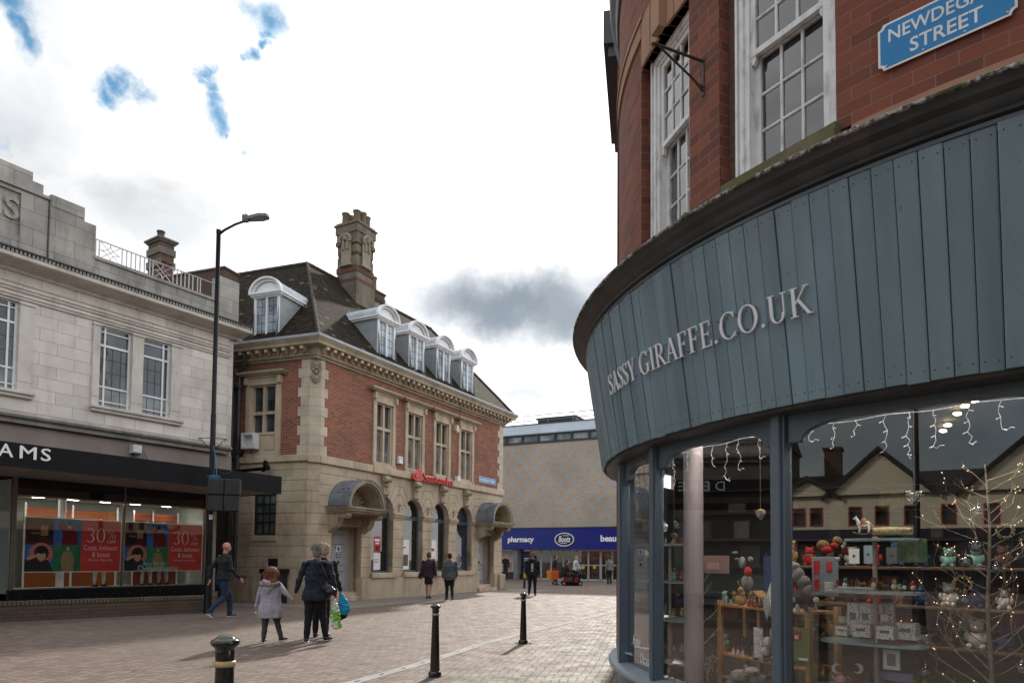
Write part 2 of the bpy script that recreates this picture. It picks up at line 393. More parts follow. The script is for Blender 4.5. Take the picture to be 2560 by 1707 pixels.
GLY = {  # serif capitals: (polygons, advance)
 'S': (_S, .60), 'A': (_dg(.08, 0, .36, 1, .045) + _dg(.62, 0, .36, 1.0, T) + _bx(.18, .54, .33, .37) + _sf(.08, 0) + _sf(.63, 0, .24), .72),
 'Y': (_dg(.33, .42, .08, .97, T) + _dg(.36, .42, .58, .97, .045) + _bx(.29, .405, 0, .45) + _sf(.345, 0, .26) + _sf(.09, .965, .22) + _sf(.58, .965, .18), .68),
 'G': (_arc(.44, .5, .41, .52, 52, 330, T, N_, 22) + _bx(.66, .775, .06, .40) + _sf(.71, .39, .26) + _bx(.665, .70, .76, .99), .86),
 'I': (_bx(.12, .235, 0, 1) + _sf(.178, 0, .27) + _sf(.178, .965, .27), .36),
 'R': (_bx(.10, .215, 0, 1) + _sf(.158, 0, .27) + _sf(.10, .965, .2) + _bx(.12, .33, .96, 1) + _bx(.2, .33, .47, .51) + _arc(.33, .735, .24, .265, -90, 90, T, N_) + _dg(.66, 0, .32, .5, T) + _sf(.68, 0, .18), .72),
 'F': (_bx(.10, .215, 0, 1) + _sf(.158, 0, .27) + _bx(.04, .54, .96, 1) + _bx(.2, .44, .49, .53) + _bx(.505, .54, .79, .97) + _bx(.41, .44, .42, .60), .59),
 'E': (_bx(.10, .215, 0, 1) + _bx(.04, .56, 0, .04) + _bx(.04, .54, .96, 1) + _bx(.2, .44, .49, .53) + _bx(.505, .54, .79, .97) + _bx(.41, .44, .42, .60) + _bx(.53, .565, .02, .2), .63),
 '.': (_arc(.1, .06, .07, .07, 0, 360, .07, .07, 10), .24), ' ': ([], .28),
 'C': (_arc(.44, .5, .41, .52, 48, 314, T, N_, 22) + _bx(.665, .70, .76, .99) + _bx(.685, .715, .04, .22), .78),
 'O': (_arc(.44, .5, .41, .52, 0, 360, T, N_, 28), .88),
 'U': (_bx(.10, .215, .3, 1) + _bx(.595, .64, .3, 1) + _arc(.37, .32, .27, .34, 180, 360, .1, N_) + _sf(.158, .965, .27) + _sf(.62, .965, .22), .76),
 'K': (_bx(.10, .215, 0, 1) + _sf(.158, 0, .27) + _sf(.158, .965, .27) + _dg(.22, .44, .58, .97, .045) + _dg(.68, 0, .32, .56, T) + _sf(.60, .965, .2) + _sf(.70, 0, .2), .76),
 '3': (_arc(.27, .74, .24, .25, -90, 150, .09, .035) + _arc(.27, .26, .27, .28, -150, 90, .10, .04), .6),
 '0': (_arc(.31, .5, .29, .51, 0, 360, .10, .035, 28), .66),
 '%': (_arc(.17, .76, .16, .23, 0, 360, .05, .025, 18) + _arc(.63, .24, .16, .23, 0, 360, .05, .025, 18) + _dg(.18, 0, .62, 1, .035), .84),
 'a': (_arc(.20, .17, .18, .18, 60, 350, .10, .035) + _bx(.29, .40, .03, .48) + _arc(.21, .44, .19, .17, 0, 160, .1, .04) + _bx(.38, .46, 0, .05), .48),
 'n': (_bx(.07, .18, 0, .60) + _arc(.27, .40, .20, .21, 0, 150, .11, .05) + _bx(.36, .47, 0, .42) + _sf(.125, 0, .2) + _sf(.415, 0, .2) + _sf(.09, .575, .14), .54),
 't': (_bx(.10, .21, .1, .80) + _bx(.02, .33, .55, .59) + _arc(.25, .15, .15, .15, 180, 300, .1, .045), .36),
 'd': (_bx(.33, .44, 0, 1.0) + _arc(.24, .29, .22, .31, 60, 300, .11, .045) + _sf(.40, 0, .16) + _sf(.36, .965, .16), .52),
 'e': (_arc(.24, .29, .22, .31, 0, 320, .11, .045, 18) + _bx(.1, .44, .29, .33), .48),
 'r': (_bx(.07, .18, 0, .60) + _arc(.27, .42, .17, .19, 40, 150, .09, .06) + _sf(.125, 0, .22) + _sf(.09, .575, .14), .40),
}
def put_serif(mb, fn, txt, x0, x1, y0, y1, d0, d1, gap=.06):
    """serif letters as solid strokes; y0..y1 is cap height, fn(x, depth, y) -> world"""
    wtot = sum(GLY[c][1] + gap for c in txt) - gap; sx = (x1 - x0) / wtot; x = 0; j = 0
    for c in txt:
        polys, adv = GLY[c]
        for k, pl in enumerate(polys):
            e = (j % 7) * .00025; j += 1; P = [(x0 + (x + px) * sx, y0 + py * (y1 - y0)) for px, py in pl]; m = len(P)
            A = [fn(a, d1 + e, b) for a, b in P]; B = [fn(a, d0, b) for a, b in P]
            mb.add(A + B, [tuple(range(m))] + [(i, i + m, (i + 1) % m + m, (i + 1) % m) for i in range(m)])
        x += adv + gap
    return mb
# ------------------------------------------------------------------ shared materials
M = {}
M['pale_stone'] = stone('portland_stone', (.68, .635, .585), .08, (.20, .17, .14), .4, joints=(.78, .30, .006))
M['stone_trim'] = stone('portland_trim', (.60, .56, .51), .12, (.10, .085, .065), .45)
M['stone_dark'] = stone('weathered_parapet', (.34, .325, .30), .2, (.07, .06, .045), .7, joints=(.9, .42, .007))
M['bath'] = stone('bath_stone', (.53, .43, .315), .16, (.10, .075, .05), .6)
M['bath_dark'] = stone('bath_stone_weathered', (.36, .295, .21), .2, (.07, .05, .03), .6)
M['joint'] = paint('stone_joint_shade', (.10, .075, .05), .95)  # mortar tone with groove shade put into the colour; also used for print
M['brick_bank'] = brick('orange_brick', (.40, .125, .06), (.13, .05, .038), (.36, .26, .2), .225, .076, .008, .5, (.10, .06, .045))
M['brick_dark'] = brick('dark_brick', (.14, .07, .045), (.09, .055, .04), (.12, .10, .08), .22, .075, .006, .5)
M['brick_shop'] = brick('red_brick', (.29, .085, .047), (.095, .038, .03), (.235, .135, .10), .232, .083, .004, .25, (.075, .035, .028))
M['brick_buff'] = brick('buff_brick', (.44, .33, .235), (.35, .255, .18), (.34, .27, .20), .225, .075, .007, .1)
M['lead'] = paint('lead', (.20, .225, .26), .42, .3, 2.5, .1, metal=.35, dirt=(.08, .085, .09), dirt_amt=.5)
M['white'] = paint('white_paint', (.78, .79, .81), .4, .06, 3, dirt=(.45, .44, .42), dirt_amt=.25)
M['white_old'] = paint('weathered_white_paint', (.74, .74, .74), .55, .08, 6, .15, dirt=(.33, .30, .26), dirt_amt=.7)
M['grey_door'] = paint('grey_door_paint', (.40, .41, .43), .45, .06)
M['blue_grey'] = paint('blue_grey_frame', (.075, .105, .13), .4, .12)
M['black'] = paint('black_paint', (.008, .008, .010), .35, .2, 8, spec=.25)
M['black_matt'] = paint('matt_black', (.018, .018, .020), .55, .3, 4)
M['fascia_black'] = paint('black_fascia', (.007, .0075, .010), .5, .15, spec=.2)
M['pipe'] = paint('pipe_grey', (.05, .055, .065), .5, .2)
M['dark_in'] = paint('dark_interior', (.018, .016, .015), .9)
M['win_glass'] = None
def dark_glass(name, col, r=.06, wob=.0):
    if name in MATS: return MATS[name]
    b = NB(name); f = b.noise(1.3, 2); b.base(b.mix(b.ramp(f, .35, .65), tuple(x * .4 for x in col), tuple(x * 1.6 for x in col))); b.rough(r)
    b.p.inputs['Specular IOR Level'].default_value = .75
    if wob: b.bump(b.noise(2.2, 2), wob, .05)
    MATS[name] = b.m; return b.m
M['pane'] = dark_glass('window_pane', (.05, .058, .068), .08, .25)
M['pane_curtain'] = dark_glass('net_curtain_pane', (.20, .215, .23), .12, .2)
M['pane_navy'] = dark_glass('navy_pane', (.022, .03, .05), .06, .2)
M['glass'] = glass('shop_glass', (.93, .95, .94), 2.5, .02)
def roof_mat():
    b = NB('clay_roof_tiles'); t = b.n('ShaderNodeTexBrick'); b.l(b.uv(), t.inputs['Vector']); t.inputs['Scale'].default_value = 1
    t.inputs['Brick Width'].default_value = .17; t.inputs['Row Height'].default_value = .105; t.inputs['Mortar Size'].default_value = .007; t.inputs['Mortar Smooth'].default_value = .3
    t.inputs['Color1'].default_value = (.022, .016, .011, 1); t.inputs['Color2'].default_value = (.011, .009, .007, 1); t.inputs['Mortar'].default_value = (.012, .010, .008, 1)
    c = b.mix(b.ramp(b.noise(1.1, 6), .42, .7, 0, .75), t.outputs['Color'], (.026, .025, .012))
    s = b.n('ShaderNodeSeparateXYZ'); b.l(b.uv(), s.inputs[0])
    w = b.math('FRACT', b.math('DIVIDE', s.outputs['Y'], .105)); ce = b.n('ShaderNodeCombineXYZ'); b.l(b.math('FLOOR', b.math('DIVIDE', s.outputs['X'], .17)), ce.inputs[0]); b.l(b.math('FLOOR', b.math('DIVIDE', s.outputs['Y'], .105)), ce.inputs[1])
    wnz = b.n('ShaderNodeTexWhiteNoise'); b.l(ce.outputs[0], wnz.inputs[0])
    c = b.mix(b.math('MULTIPLY', b.math('GREATER_THAN', wnz.outputs[0], .985), .8), c, (.17, .135, .11))
    c = b.mix(b.math('MULTIPLY', b.math('LESS_THAN', wnz.outputs[0], .2), .5), c, (.06, .036, .026))
    b.base(c); b.rough(.95); b.p.inputs['Specular IOR Level'].default_value = .1
    b.bump(b.math('ADD', b.math('MULTIPLY', b.math('SUBTRACT', 1., w), 1.), b.math('MULTIPLY', t.outputs['Fac'], -.6)), .9, .03)
    return b.m
M['tiles'] = roof_mat()

# ------------------------------------------------------------------ ground
def paver_mat():
    b = NB('block_paving'); P = b.pos(); s = b.n('ShaderNodeSeparateXYZ')
    rot = b.n('ShaderNodeVectorRotate', rotation_type='Z_AXIS'); b.l(P, rot.inputs['Vector']); rot.inputs['Angle'].default_value = radians(12)
    wv = b.n('ShaderNodeTexNoise'); wv.inputs['Scale'].default_value = .7; b.l(P, wv.inputs['Vector'])
    b.l(rot.outputs[0], s.inputs[0]); U = .102
    jit = b.math('MULTIPLY', b.math('SUBTRACT', wv.outputs['Fac'], .5), .12)
    X = b.math('DIVIDE', b.math('ADD', s.outputs['X'], jit), U); Y = b.math('DIVIDE', b.math('ADD', s.outputs['Y'], jit), U)
    ix, iy = b.math('FLOOR', X), b.math('FLOOR', Y); fx, fy = b.math('SUBTRACT', X, ix), b.math('SUBTRACT', Y, iy)
    k = b.math('FLOORED_MODULO', b.math('SUBTRACT', ix, iy), 4.)
    def eq(v): return b.math('COMPARE', k, float(v), .25)
    k0, k1, k2, k3 = eq(0), eq(1), eq(2), eq(3)
    d = b.math('MINIMUM', b.math('MINIMUM', b.math('MULTIPLY_ADD', k1, 9., fx), b.math('MULTIPLY_ADD', k0, 9., b.math('SUBTRACT', 1., fx))),
               b.math('MINIMUM', b.math('MULTIPLY_ADD', k2, 9., fy), b.math('MULTIPLY_ADD', k3, 9., b.math('SUBTRACT', 1., fy))))
    ce = b.n('ShaderNodeCombineXYZ'); b.l(b.math('SUBTRACT', ix, k1), ce.inputs[0]); b.l(b.math('SUBTRACT', iy, k2), ce.inputs[1])
    w = b.n('ShaderNodeTexWhiteNoise'); b.l(ce.outputs[0], w.inputs[0])
    joint = b.ramp(d, .035, .11, 1, 0)
    pink = b.mix(b.ramp(w.outputs[0], 0, 1), (.118, .078, .060), (.205, .146, .116))
    buff = b.mix(b.ramp(w.outputs[0], 0, 1), (.135, .104, .078), (.212, .168, .128))
    # the paving right of the drain channel is a yellower, mossier block
    sp = b.n('ShaderNodeSeparateXYZ'); b.l(P, sp.inputs[0])
    side = b.ramp(b.math('SUBTRACT', b.math('MULTIPLY_ADD', sp.outputs['X'], 2.02, 9.95 - .0), sp.outputs['Y']), -.1, .1)
    c = b.mix(side, pink, buff)
    c = b.mix(b.ramp(b.noise(.55, 6), .4, .68, 0, .38), c, (.15, .125, .105))
    c = b.mix(b.ramp(b.noise(7, 5), .55, .75, 0, .25), c, (.12, .105, .09))
    c = b.mix(b.math('MULTIPLY', b.ramp(b.noise(1.6, 5), .52, .68, 0, 1.), b.math('MULTIPLY', joint, .8)), c, (.10, .115, .04))
    c = b.mix(b.math('MULTIPLY', b.ramp(b.noise(34, 1), .72, .75, 0, 1), .45), c, (.42, .39, .36))
    vv = b.n('ShaderNodeTexVoronoi'); vv.inputs['Scale'].default_value = 3.1; b.l(P, vv.inputs['Vector']); c = b.mix(b.ramp(vv.outputs['Distance'], .045, .06, .6, 0), c, (.05, .042, .038))
    c = b.mix(b.ramp(b.noise(.23, 4), .46, .62, 0, .3), c, (.09, .072, .062))
    c = b.mix(b.math('MULTIPLY', joint, .9), c, (.03, .025, .021))
    b.base(c); b.rough(b.ramp(b.noise(3, 4), .3, .7, .62, .85))
    b.bump(b.math('ADD', b.math('MULTIPLY', joint, -1.), b.math('ADD', b.math('MULTIPLY', w.outputs[0], .3), b.math('MULTIPLY', b.noise(90, 3), .3))), .55, .012)
    return b.m
g = MB(); g.add([(-400, -150, 0), (400, -150, 0), (400, 700, 0), (-400, 700, 0)], [(0, 1, 2, 3)])
structure('pavement', g, paver_mat(), fix=False)
def slab_mat():
    b = NB('paving_slabs'); t = b.n('ShaderNodeTexBrick'); rot = b.n('ShaderNodeVectorRotate', rotation_type='Z_AXIS'); b.l(b.pos(), rot.inputs['Vector']); rot.inputs['Angle'].default_value = radians(27.7)
    b.l(rot.outputs[0], t.inputs['Vector']); t.inputs['Scale'].default_value = 1; t.inputs['Brick Width'].default_value = .2; t.inputs['Row Height'].default_value = .1; t.inputs['Mortar Size'].default_value = .004
    t.inputs['Color1'].default_value = (.20, .16, .14, 1); t.inputs['Color2'].default_value = (.26, .215, .19, 1); t.inputs['Mortar'].default_value = (.07, .06, .05, 1)
    c = b.mix(b.ramp(b.noise(1.2, 6), .4, .7, 0, .5), t.outputs['Color'], (.13, .11, .095)); b.base(c); b.rough(.8); b.bump(t.outputs['Fac'], .3, -.006); return b.m
g = MB(); FS = Fr((-.46, 31.92), 27.7); FL = Fr((-6.36, 21.16), 109.5)
P0 = [FS(1.0, 2.3, .004), FS(-13.2, 2.3, .004), FL(-3.2, 2.0, .004), FL(-3.2, 0, .004), FL(0, 0, .004), FS(0, 0, .004), FS(1, 0, .004)]
g.add(P0, [tuple(range(7))]); structure('footway', g, slab_mat(), fix=False)
conc = stone('channel_concrete', (.30, .295, .285), .15, (.16, .15, .13), .4)
def gpt(x, y, z=0.):
    d = ray(x, y); t = (z - CAM_H) / d.z; return Vector((d.x * t, d.y * t, z))
chp = [gpt(860, 1712), gpt(1080, 1650), gpt(1200, 1611), gpt(1310, 1582), gpt(1440, 1551), gpt(1540, 1528)]
g = MB(); hw = .085
for i in range(len(chp)):
    t = (chp[min(i + 1, 5)] - chp[max(i - 1, 0)]).normalized(); nn = Vector((-t.y, t.x, 0)) * hw; g.v += [chp[i] + nn + Vector((0, 0, .004)), chp[i] - nn + Vector((0, 0, .004))]
for i in range(5): g.f.append([2 * i, 2 * i + 1, 2 * i + 3, 2 * i + 2]); g.uv.append(None)
structure('drain_channel', g, conc, fix=False)
g = MB()
for i in range(5):
    a, b_ = chp[i], chp[i + 1]; L = (b_ - a).length; n = int(L / .5)
    for k in range(n):
        c = a.lerp(b_, (k + .5) / n); t = (b_ - a).normalized(); s_ = Vector((-t.y, t.x, 0))
        g.add([c - t * .05 - s_ * .012 + Vector((0, 0, .008)), c + t * .05 - s_ * .012 + Vector((0, 0, .008)), c + t * .05 + s_ * .012 + Vector((0, 0, .008)), c - t * .05 + s_ * .012 + Vector((0, 0, .008))], [(0, 1, 2, 3)])
structure('drain_slots', g, M['black_matt'], fix=False)

def on_plane(F, n, x, y):
    """photo pixel -> (u, z) on the plane n metres out from wall frame F"""
    d = ray(x, y); O = F(0, n, 0); C = Vector((0, 0, CAM_H)); t = (O - C).dot(F.n) / d.dot(F.n); P = C + d * t
    return (P - O).dot(F.d), P.z

# ================================================================== the bank
bank = thing('bank_building', 'red brick and honey stone corner bank with dormers and two barrel hooded doorways', 'building', FS(-6, -3, 0))
ARC = [-8.83, -7.0, -5.17, -3.34]; AR = .605; SP = 3.03; D1, D2 = -10.68, -1.48; DW = .72
# ground floor masonry, course by course so that the joints are real
g = MB(); courses = [.74] + [1.08 + .344 * k for k in range(6)] + [SP]
holes = [(c - AR, c + AR, .80, 9) for c in ARC] + [(D1 - DW, D1 + DW, 0, 2.5), (D2 - DW, D2 + DW, 0, 2.5)]
for a, b_ in zip(courses, courses[1:]):
    edges = [-12.02] + sorted(sum([[h[0], h[1]] for h in holes if h[2] < (a + b_) / 2 < h[3]], [])) + [0]
    for u0, u1 in zip(edges[::2], edges[1::2]): g.bbox(FS, u0, u1, -.35, 0, a + .006, b_ - .006, .012)
panel(g, FS, -12.02, 0, 0, .74, holes, -.35, .07)
panel(g, FS, -12.0, -.02, .74, SP, holes, -.36, -.02)
obj('wall', g, M['bath'], bank)
# arch heads
g = MB(); edges = [-12.02, D1 + .95] + [(ARC[i] + ARC[i + 1]) / 2 for i in range(3)] + [D2 - .95, 0]
ZT = 4.37
for c in ARC:
    l = c - .915; r = c + .915
    arc = [(c - AR * cos(pi * k / 24), SP + AR * sin(pi * k / 24)) for k in range(13)]
    arr = [(c + AR * cos(pi * k / 24), SP + AR * sin(pi * k / 24)) for k in range(13)]
    g.prism(FS, [(l, SP)] + arc + [(c, ZT), (l, ZT)], -.35, 0); g.prism(FS, [(r, SP)] + arr + [(c, ZT), (r, ZT)], -.35, 0)
for a, b_ in ((-12.02, ARC[0] - .915), (ARC[3] + .915, 0)):
    for k in range(4):
        z0 = SP + .344 * k; g.bbox(FS, a, b_, -.35, 0, z0 + .006, min(z0 + .338, ZT), .012)
    g.box(FS, a, b_, -.36, -.02, SP, ZT)
obj('wall', g, M['bath'], bank)
g = MB()
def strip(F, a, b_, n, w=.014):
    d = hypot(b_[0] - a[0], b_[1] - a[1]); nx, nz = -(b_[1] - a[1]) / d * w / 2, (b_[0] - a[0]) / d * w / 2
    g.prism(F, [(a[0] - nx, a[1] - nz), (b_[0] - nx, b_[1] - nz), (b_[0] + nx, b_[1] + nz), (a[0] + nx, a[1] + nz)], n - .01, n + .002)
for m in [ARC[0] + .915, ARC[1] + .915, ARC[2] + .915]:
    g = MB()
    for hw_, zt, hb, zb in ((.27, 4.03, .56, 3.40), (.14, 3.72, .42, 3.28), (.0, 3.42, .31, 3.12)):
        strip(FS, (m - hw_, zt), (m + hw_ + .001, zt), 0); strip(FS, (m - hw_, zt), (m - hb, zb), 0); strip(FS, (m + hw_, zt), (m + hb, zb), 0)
    obj('voussoir_joint_shade', g, M['joint'], bank)  # proud dark strips: mortar joints with the shade of the grooves painted in
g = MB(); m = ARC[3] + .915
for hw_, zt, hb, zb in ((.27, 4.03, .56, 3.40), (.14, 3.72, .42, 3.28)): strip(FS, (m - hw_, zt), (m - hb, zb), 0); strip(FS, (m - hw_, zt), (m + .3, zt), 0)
obj('voussoir_joint_shade', g, M['joint'], bank)
# imposts, keystone scrolls, sills
for i in range(5):
    a = -9.78 if i == 0 else ARC[i - 1] + AR - .03; b_ = ARC[i] - AR + .03 if i < 4 else D2 - .9
    if i == 0: continue
    g = MB(); g.box(FS, a, b_, 0, .05, 2.90, 2.98); g.box(FS, a - .01, b_ + .01, 0, .085, 2.98, 3.03); g.box(FS, a, b_, 0, .05, 3.03, 3.06); obj('impost', g, M['bath'], bank)
for c in ARC:
    g = MB(); g.prism(FS, [(c - .10, 3.60), (c + .10, 3.60), (c + .13, 4.30), (c - .13, 4.30)], -.02, .10)
    r_ = [FS(c - .17, .16, 4.19), FS(c + .17, .16, 4.19)]; g.tube(r_, .105, 16); g.tube([FS(c - .09, .13, 3.98), FS(c + .09, .13, 3.98)], .045, 10)
    g.tube([FS(c - .12, .10, 3.68), FS(c + .12, .10, 3.68)], .06, 12); g.box(FS, c - .16, c + .16, 0, .17, 4.27, 4.33)
    obj('keystone_scroll', g, M['bath_dark'], bank, smooth=35)
    g = MB(); g.bbox(FS, c - AR - .06, c + AR + .06, -.3, .13, .72, .84, .015); g.bbox(FS, c - AR - .02, c + AR + .02, -.3, .08, .84, .90, .01); obj('sill', g, M['bath'], bank)
# arched windows
poster_m = {}
for i, c in enumerate(ARC):
    g = MB(); fw = .06; z0 = .90
    out = [(c - AR, z0), (c + AR, z0)] + [(c + AR * cos(pi * k / 24), SP + AR * sin(pi * k / 24)) for k in range(25)]
    inn = [(c - AR + fw, z0 + fw), (c + AR - fw, z0 + fw)] + [(c + (AR - fw) * cos(pi * k / 24), SP + (AR - fw) * sin(pi * k / 24)) for k in range(25)]
    n = len(out)
    A = [FS(u, -.30, z) for u, z in out] + [FS(u, -.30, z) for u, z in inn] + [FS(u, -.22, z) for u, z in out] + [FS(u, -.22, z) for u, z in inn]
    fs = []
    for k in range(n):
        j = (k + 1) % n; fs += [(2 * n + k, 2 * n + j, 3 * n + j, 3 * n + k), (n + k, n + j, 3 * n + j, 3 * n + k)]
    g.add(A, fs); g.box(FS, c - AR + fw, c + AR - fw, -.29, -.21, 2.86, 2.93); g.box(FS, c - AR + fw, c + AR - fw, -.29, -.215, 2.95, 2.99)
    wf = obj('arched_window', g, M['blue_grey'], bank)
    g = MB(); g.prism(FS, inn, -.275, -.268)
    obj('pane', g, glass('bank_glass', (.55, .6, .62), 1.6, .06) if i < 3 else M['pane_navy'], wf)
    g = MB(); g.box(FS, c - AR, c + AR, -1.2, -1.19, .8, 3.7); g.box(FS, c - AR - .02, c - AR, -1.2, -.3, .8, 3.7); g.box(FS, c + AR, c + AR + .02, -1.2, -.3, .8, 3.7); g.box(FS, c - AR, c + AR, -1.2, -.3, .8, .88)
    g.box(FS, c - AR, c + AR, -1.2, -.3, 3.7, 3.72)
    obj('window_lining', g, paint('window_lining', (.13, .14, .15), .8, .3, 1.5), wf)
    if i < 3:
        g = MB(); g.box(FS, c + .12, c + .15, -.5, -.47, .9, 2.86); g.box(FS, c + .15, c + AR, -.5, -.48, .9, 2.86); obj('blind_panel', g, paint('blind', (.30, .34, .35), .7), wf)
# first floor
W1 = [-8.87, -7.04, -5.19, -3.33]
g = MB(); ho = [(c - .61, c + .61, 4.5, 7.12) for c in W1]
panel(g, FS, -11.85, -.42, 4.62, 7.67, ho, -.3, 0)
FLh = [(-2.42, -1.09, 4.5, 7.1)]
panel(g, FL, -2.95, -.33, 4.62, 7.72, FLh, -.3, 0)
obj('brick_wall', g, M['brick_bank'], bank)
g = MB()   # stone bands, left flank and canted corner
for a, b_ in ((4.37, 4.62),):
    g.bbox(FS, -9.5, -1.2, -.3, .13, a, b_, .015); g.bbox(FS, -12.03, -9.5, -.3, .09, a, b_, .015); g.bbox(FS, -1.2, .05, -.3, .09, a, b_, .015)
    g.bbox(FL, -2.95, .03, -.3, .09, 4.42, 4.63, .015)
CH = Fr((-6.36, 21.16), 69.0); CHL = hypot(-6.047 + 6.36, 21.278 - 21.16)
g.bbox(CH, -.02, CHL + .02, -.3, .09, 4.38, 4.625, .01)
obj('string_course', g, M['bath'], bank)
g = MB(); zz = [.74] + [1.08 + .344 * k for k in range(10)]
for a, b_ in zip(zz, zz[1:]):
    hs = [(-2.04, -1.19, 2.1, 3.62), (-1.47, -1.07, 1.12, 1.37)]
    edges = [-2.95] + sorted(sum([[h[0], h[1]] for h in hs if h[2] <= (a + b_) / 2 <= h[3]], [])) + [0]
    for u0, u1 in zip(edges[::2], edges[1::2]): g.bbox(FL, u0, u1, -.3, 0, a + .007, b_ - .007, .012)
    g.bbox(CH, 0, CHL, -.3, 0, a + .007, b_ - .007, .006)
g.bbox(FL, -2.95, 0, -.3, 0, zz[-1], 4.42, .01); g.box(CH, 0, CHL, -.3, 0, zz[-1], 4.38)
g.box(FL, -2.95, .03, -.3, .07, 0, .74); g.box(CH, -.02, CHL + .02, -.3, .07, 0, .74)
panel(g, FL, -2.94, 0, .74, 4.4, [(-2.04, -1.19, 2.1, 3.62), (-1.47, -1.07, 1.12, 1.37)], -.31, -.02); g.box(CH, .01, CHL - .01, -.31, -.02, .74, 4.4)
g.bbox(FL, -2.12, -1.12, 0, .05, 1.93, 2.10, .01)
obj('wall', g, M['bath'], bank)
ms_ = stone('mossy_stone', (.36, .29, .20), .2, (.06, .075, .03), .7)
g = MB(); g.bbox(FL, -2.95, -1.95, .07, .34, 0, .80, .03); g.bbox(FL, -2.98, -1.92, .05, .37, .80, .88, .01); obj('plinth_block', g, ms_, bank)
g = MB(); g.bbox(FS, -12.1, -11.62, .07, .22, 0, .62, .03); obj('plinth_block', g, ms_, bank)
g = MB(); g.bbox(FS, -.5, .1, .07, .16, 0, .72, .03); obj('plinth_block', g, ms_, bank)
g, g2 = MB(), MB()   # quoins
for k in range(10):
    z0 = 4.63 + k * .304; z1 = min(z0 + .300, 7.67); w = (.31, .17)[k % 2]; x = .012
    g.bbox(FS, -12.02, -12.02 + w, -.3, x + .001 * (k % 2), z0, z1, .006); g.bbox(FL, -(.44, .33)[k % 2], 0, -.3, x, z0, z1, .006)
    g2.bbox(FS, -(.52, .36)[k % 2], 0, -.3, x, z0, z1, .006); g.bbox(CH, .0, CHL, -.3, .008, z0, z1, .004)
obj('quoins', g, stone('quoin_stone', (.54, .465, .36), .2, (.14, .11, .08), .35), bank); obj('quoins', g2, MATS['quoin_stone'], bank)
g = MB(); cu = CHL / 2   # carved drop on the canted corner
for z, r, s in ((7.47, .10, 1), (7.36, .07, 1), (7.22, .06, 1), (7.02, .08, 1), (6.92, .06, 1)): g.ball(CH(cu, .05, z), r, 10, 8)
for sx_ in (-1, 1):
    for z, r in ((7.52, .06), (7.4, .055), (7.29, .06), (7.12, .05), (7.05, .06), (6.98, .045), (7.18, .035)): g.ball(CH(cu + sx_ * .09, .04, z), r, 8, 6)
    g.tube([CH(cu + sx_ * .03, .05, 7.6), CH(cu + sx_ * .13, .06, 7.5), CH(cu + sx_ * .14, .05, 7.35), CH(cu + sx_ * .07, .06, 7.25)], .028, 6)
    g.tube([CH(cu + sx_ * .13, .05, 7.16), CH(cu + sx_ * .14, .06, 7.05), CH(cu + sx_ * .05, .06, 6.93), CH(cu, .05, 6.88)], .026, 6)
obj('carved_cartouche', g, M['bath_dark'], bank, smooth=60)

def leaded(F, parent, u0, u1, z0, z1, n, mat, nu=2, nz=4):
    g = MB(); g.box(F, u0, u1, n - .01, n, z0, z1); p = obj('pane', g, mat, parent)
    g = MB()
    for k in range(1, nu): u = u0 + (u1 - u0) * k / nu; g.box(F, u - .006, u + .006, n, n + .006, z0, z1)
    for k in range(1, nz): z = z0 + (z1 - z0) * k / nz; g.box(F, u0, u1, n, n + .007, z - .006, z + .006)
    obj('glazing_bars', g, paint('lead_came', (.03, .035, .04), .6), parent)
def bank_window(F, c, gw, z0, zm, z1, fw, zf0, zf1, hw_, blank=None):
    g = MB(); m = .045
    h = [(c - gw, c - m, z0, zm - .05), (c + m, c + gw, z0, zm - .05), (c - gw, c - m, zm + .05, z1), (c + m, c + gw, zm + .05, z1)]
    panel(g, F, c - gw - .07, c + gw + .07, z0 - .08, z1 + .07, h, -.16, .0)
    panel(g, F, c - fw, c + fw, zf0, zf1, [(c - gw - .07, c + gw + .07, z0 - .08 if not blank else zf0 + .1, z1 + .07)], -.2, .06)
    panel(g, F, c - fw + .05, c + fw - .05, z1 + .05, z1 + .13, [], .06, .085)
    for s in (-1, 1): g.box(F, c + s * (fw - .03) - .06, c + s * (fw - .03) + .06, .0, .14, zf1 - .12, zf1 + .10); g.box(F, c + s * (fw - .05) - .05, c + s * (fw - .05) + .05, .06, .10, zf0 + .0, zf0 + .1)
    g.box(F, c - fw, c + fw, -.2, .07, zf1, zf1 + .14); g.box(F, c - fw, c + fw, .06, .12, zf1 + .08, zf1 + .14)
    w = obj('window', g, M['bath'], bank)
    g = MB(); g.prism(F, [(c - hw_ + .06, zf1 + .14), (c + hw_ - .06, zf1 + .14), (c + hw_ - .03, zf1 + .19), (c - hw_ + .03, zf1 + .19)], 0, .20); g.box(F, c - hw_, c + hw_, 0, .26, zf1 + .19, zf1 + .25); g.box(F, c - hw_ + .03, c + hw_ - .03, 0, .23, zf1 + .25, zf1 + .28)
    obj('hood', g, M['bath_dark'], w)
    for k, (a, b_, cc, d) in enumerate(h):
        leaded(F, w, a, b_, cc, d, -.12, M['pane_curtain'] if k in (1, 0) and F is FS else M['pane'], 2, 5 if cc < zm and F is FS else 4)
    return w
for c in W1: bank_window(FS, c, .385, 4.79, 5.98, 6.82, .615, 4.62, 7.08, .88)
wl_ = bank_window(FL, -1.74, .43, 5.41, 6.03, 6.88, .68, 4.63, 7.08, .89, blank=True)
g = MB(); g.bbox(FL, -2.18, -1.30, -.2, -.03, 4.73, 5.33, .01); g.bbox(FL, -1.70, -1.32, -.03, -.01, 4.82, 5.28, .03); obj('stone_panel', g, M['bath'], wl_)
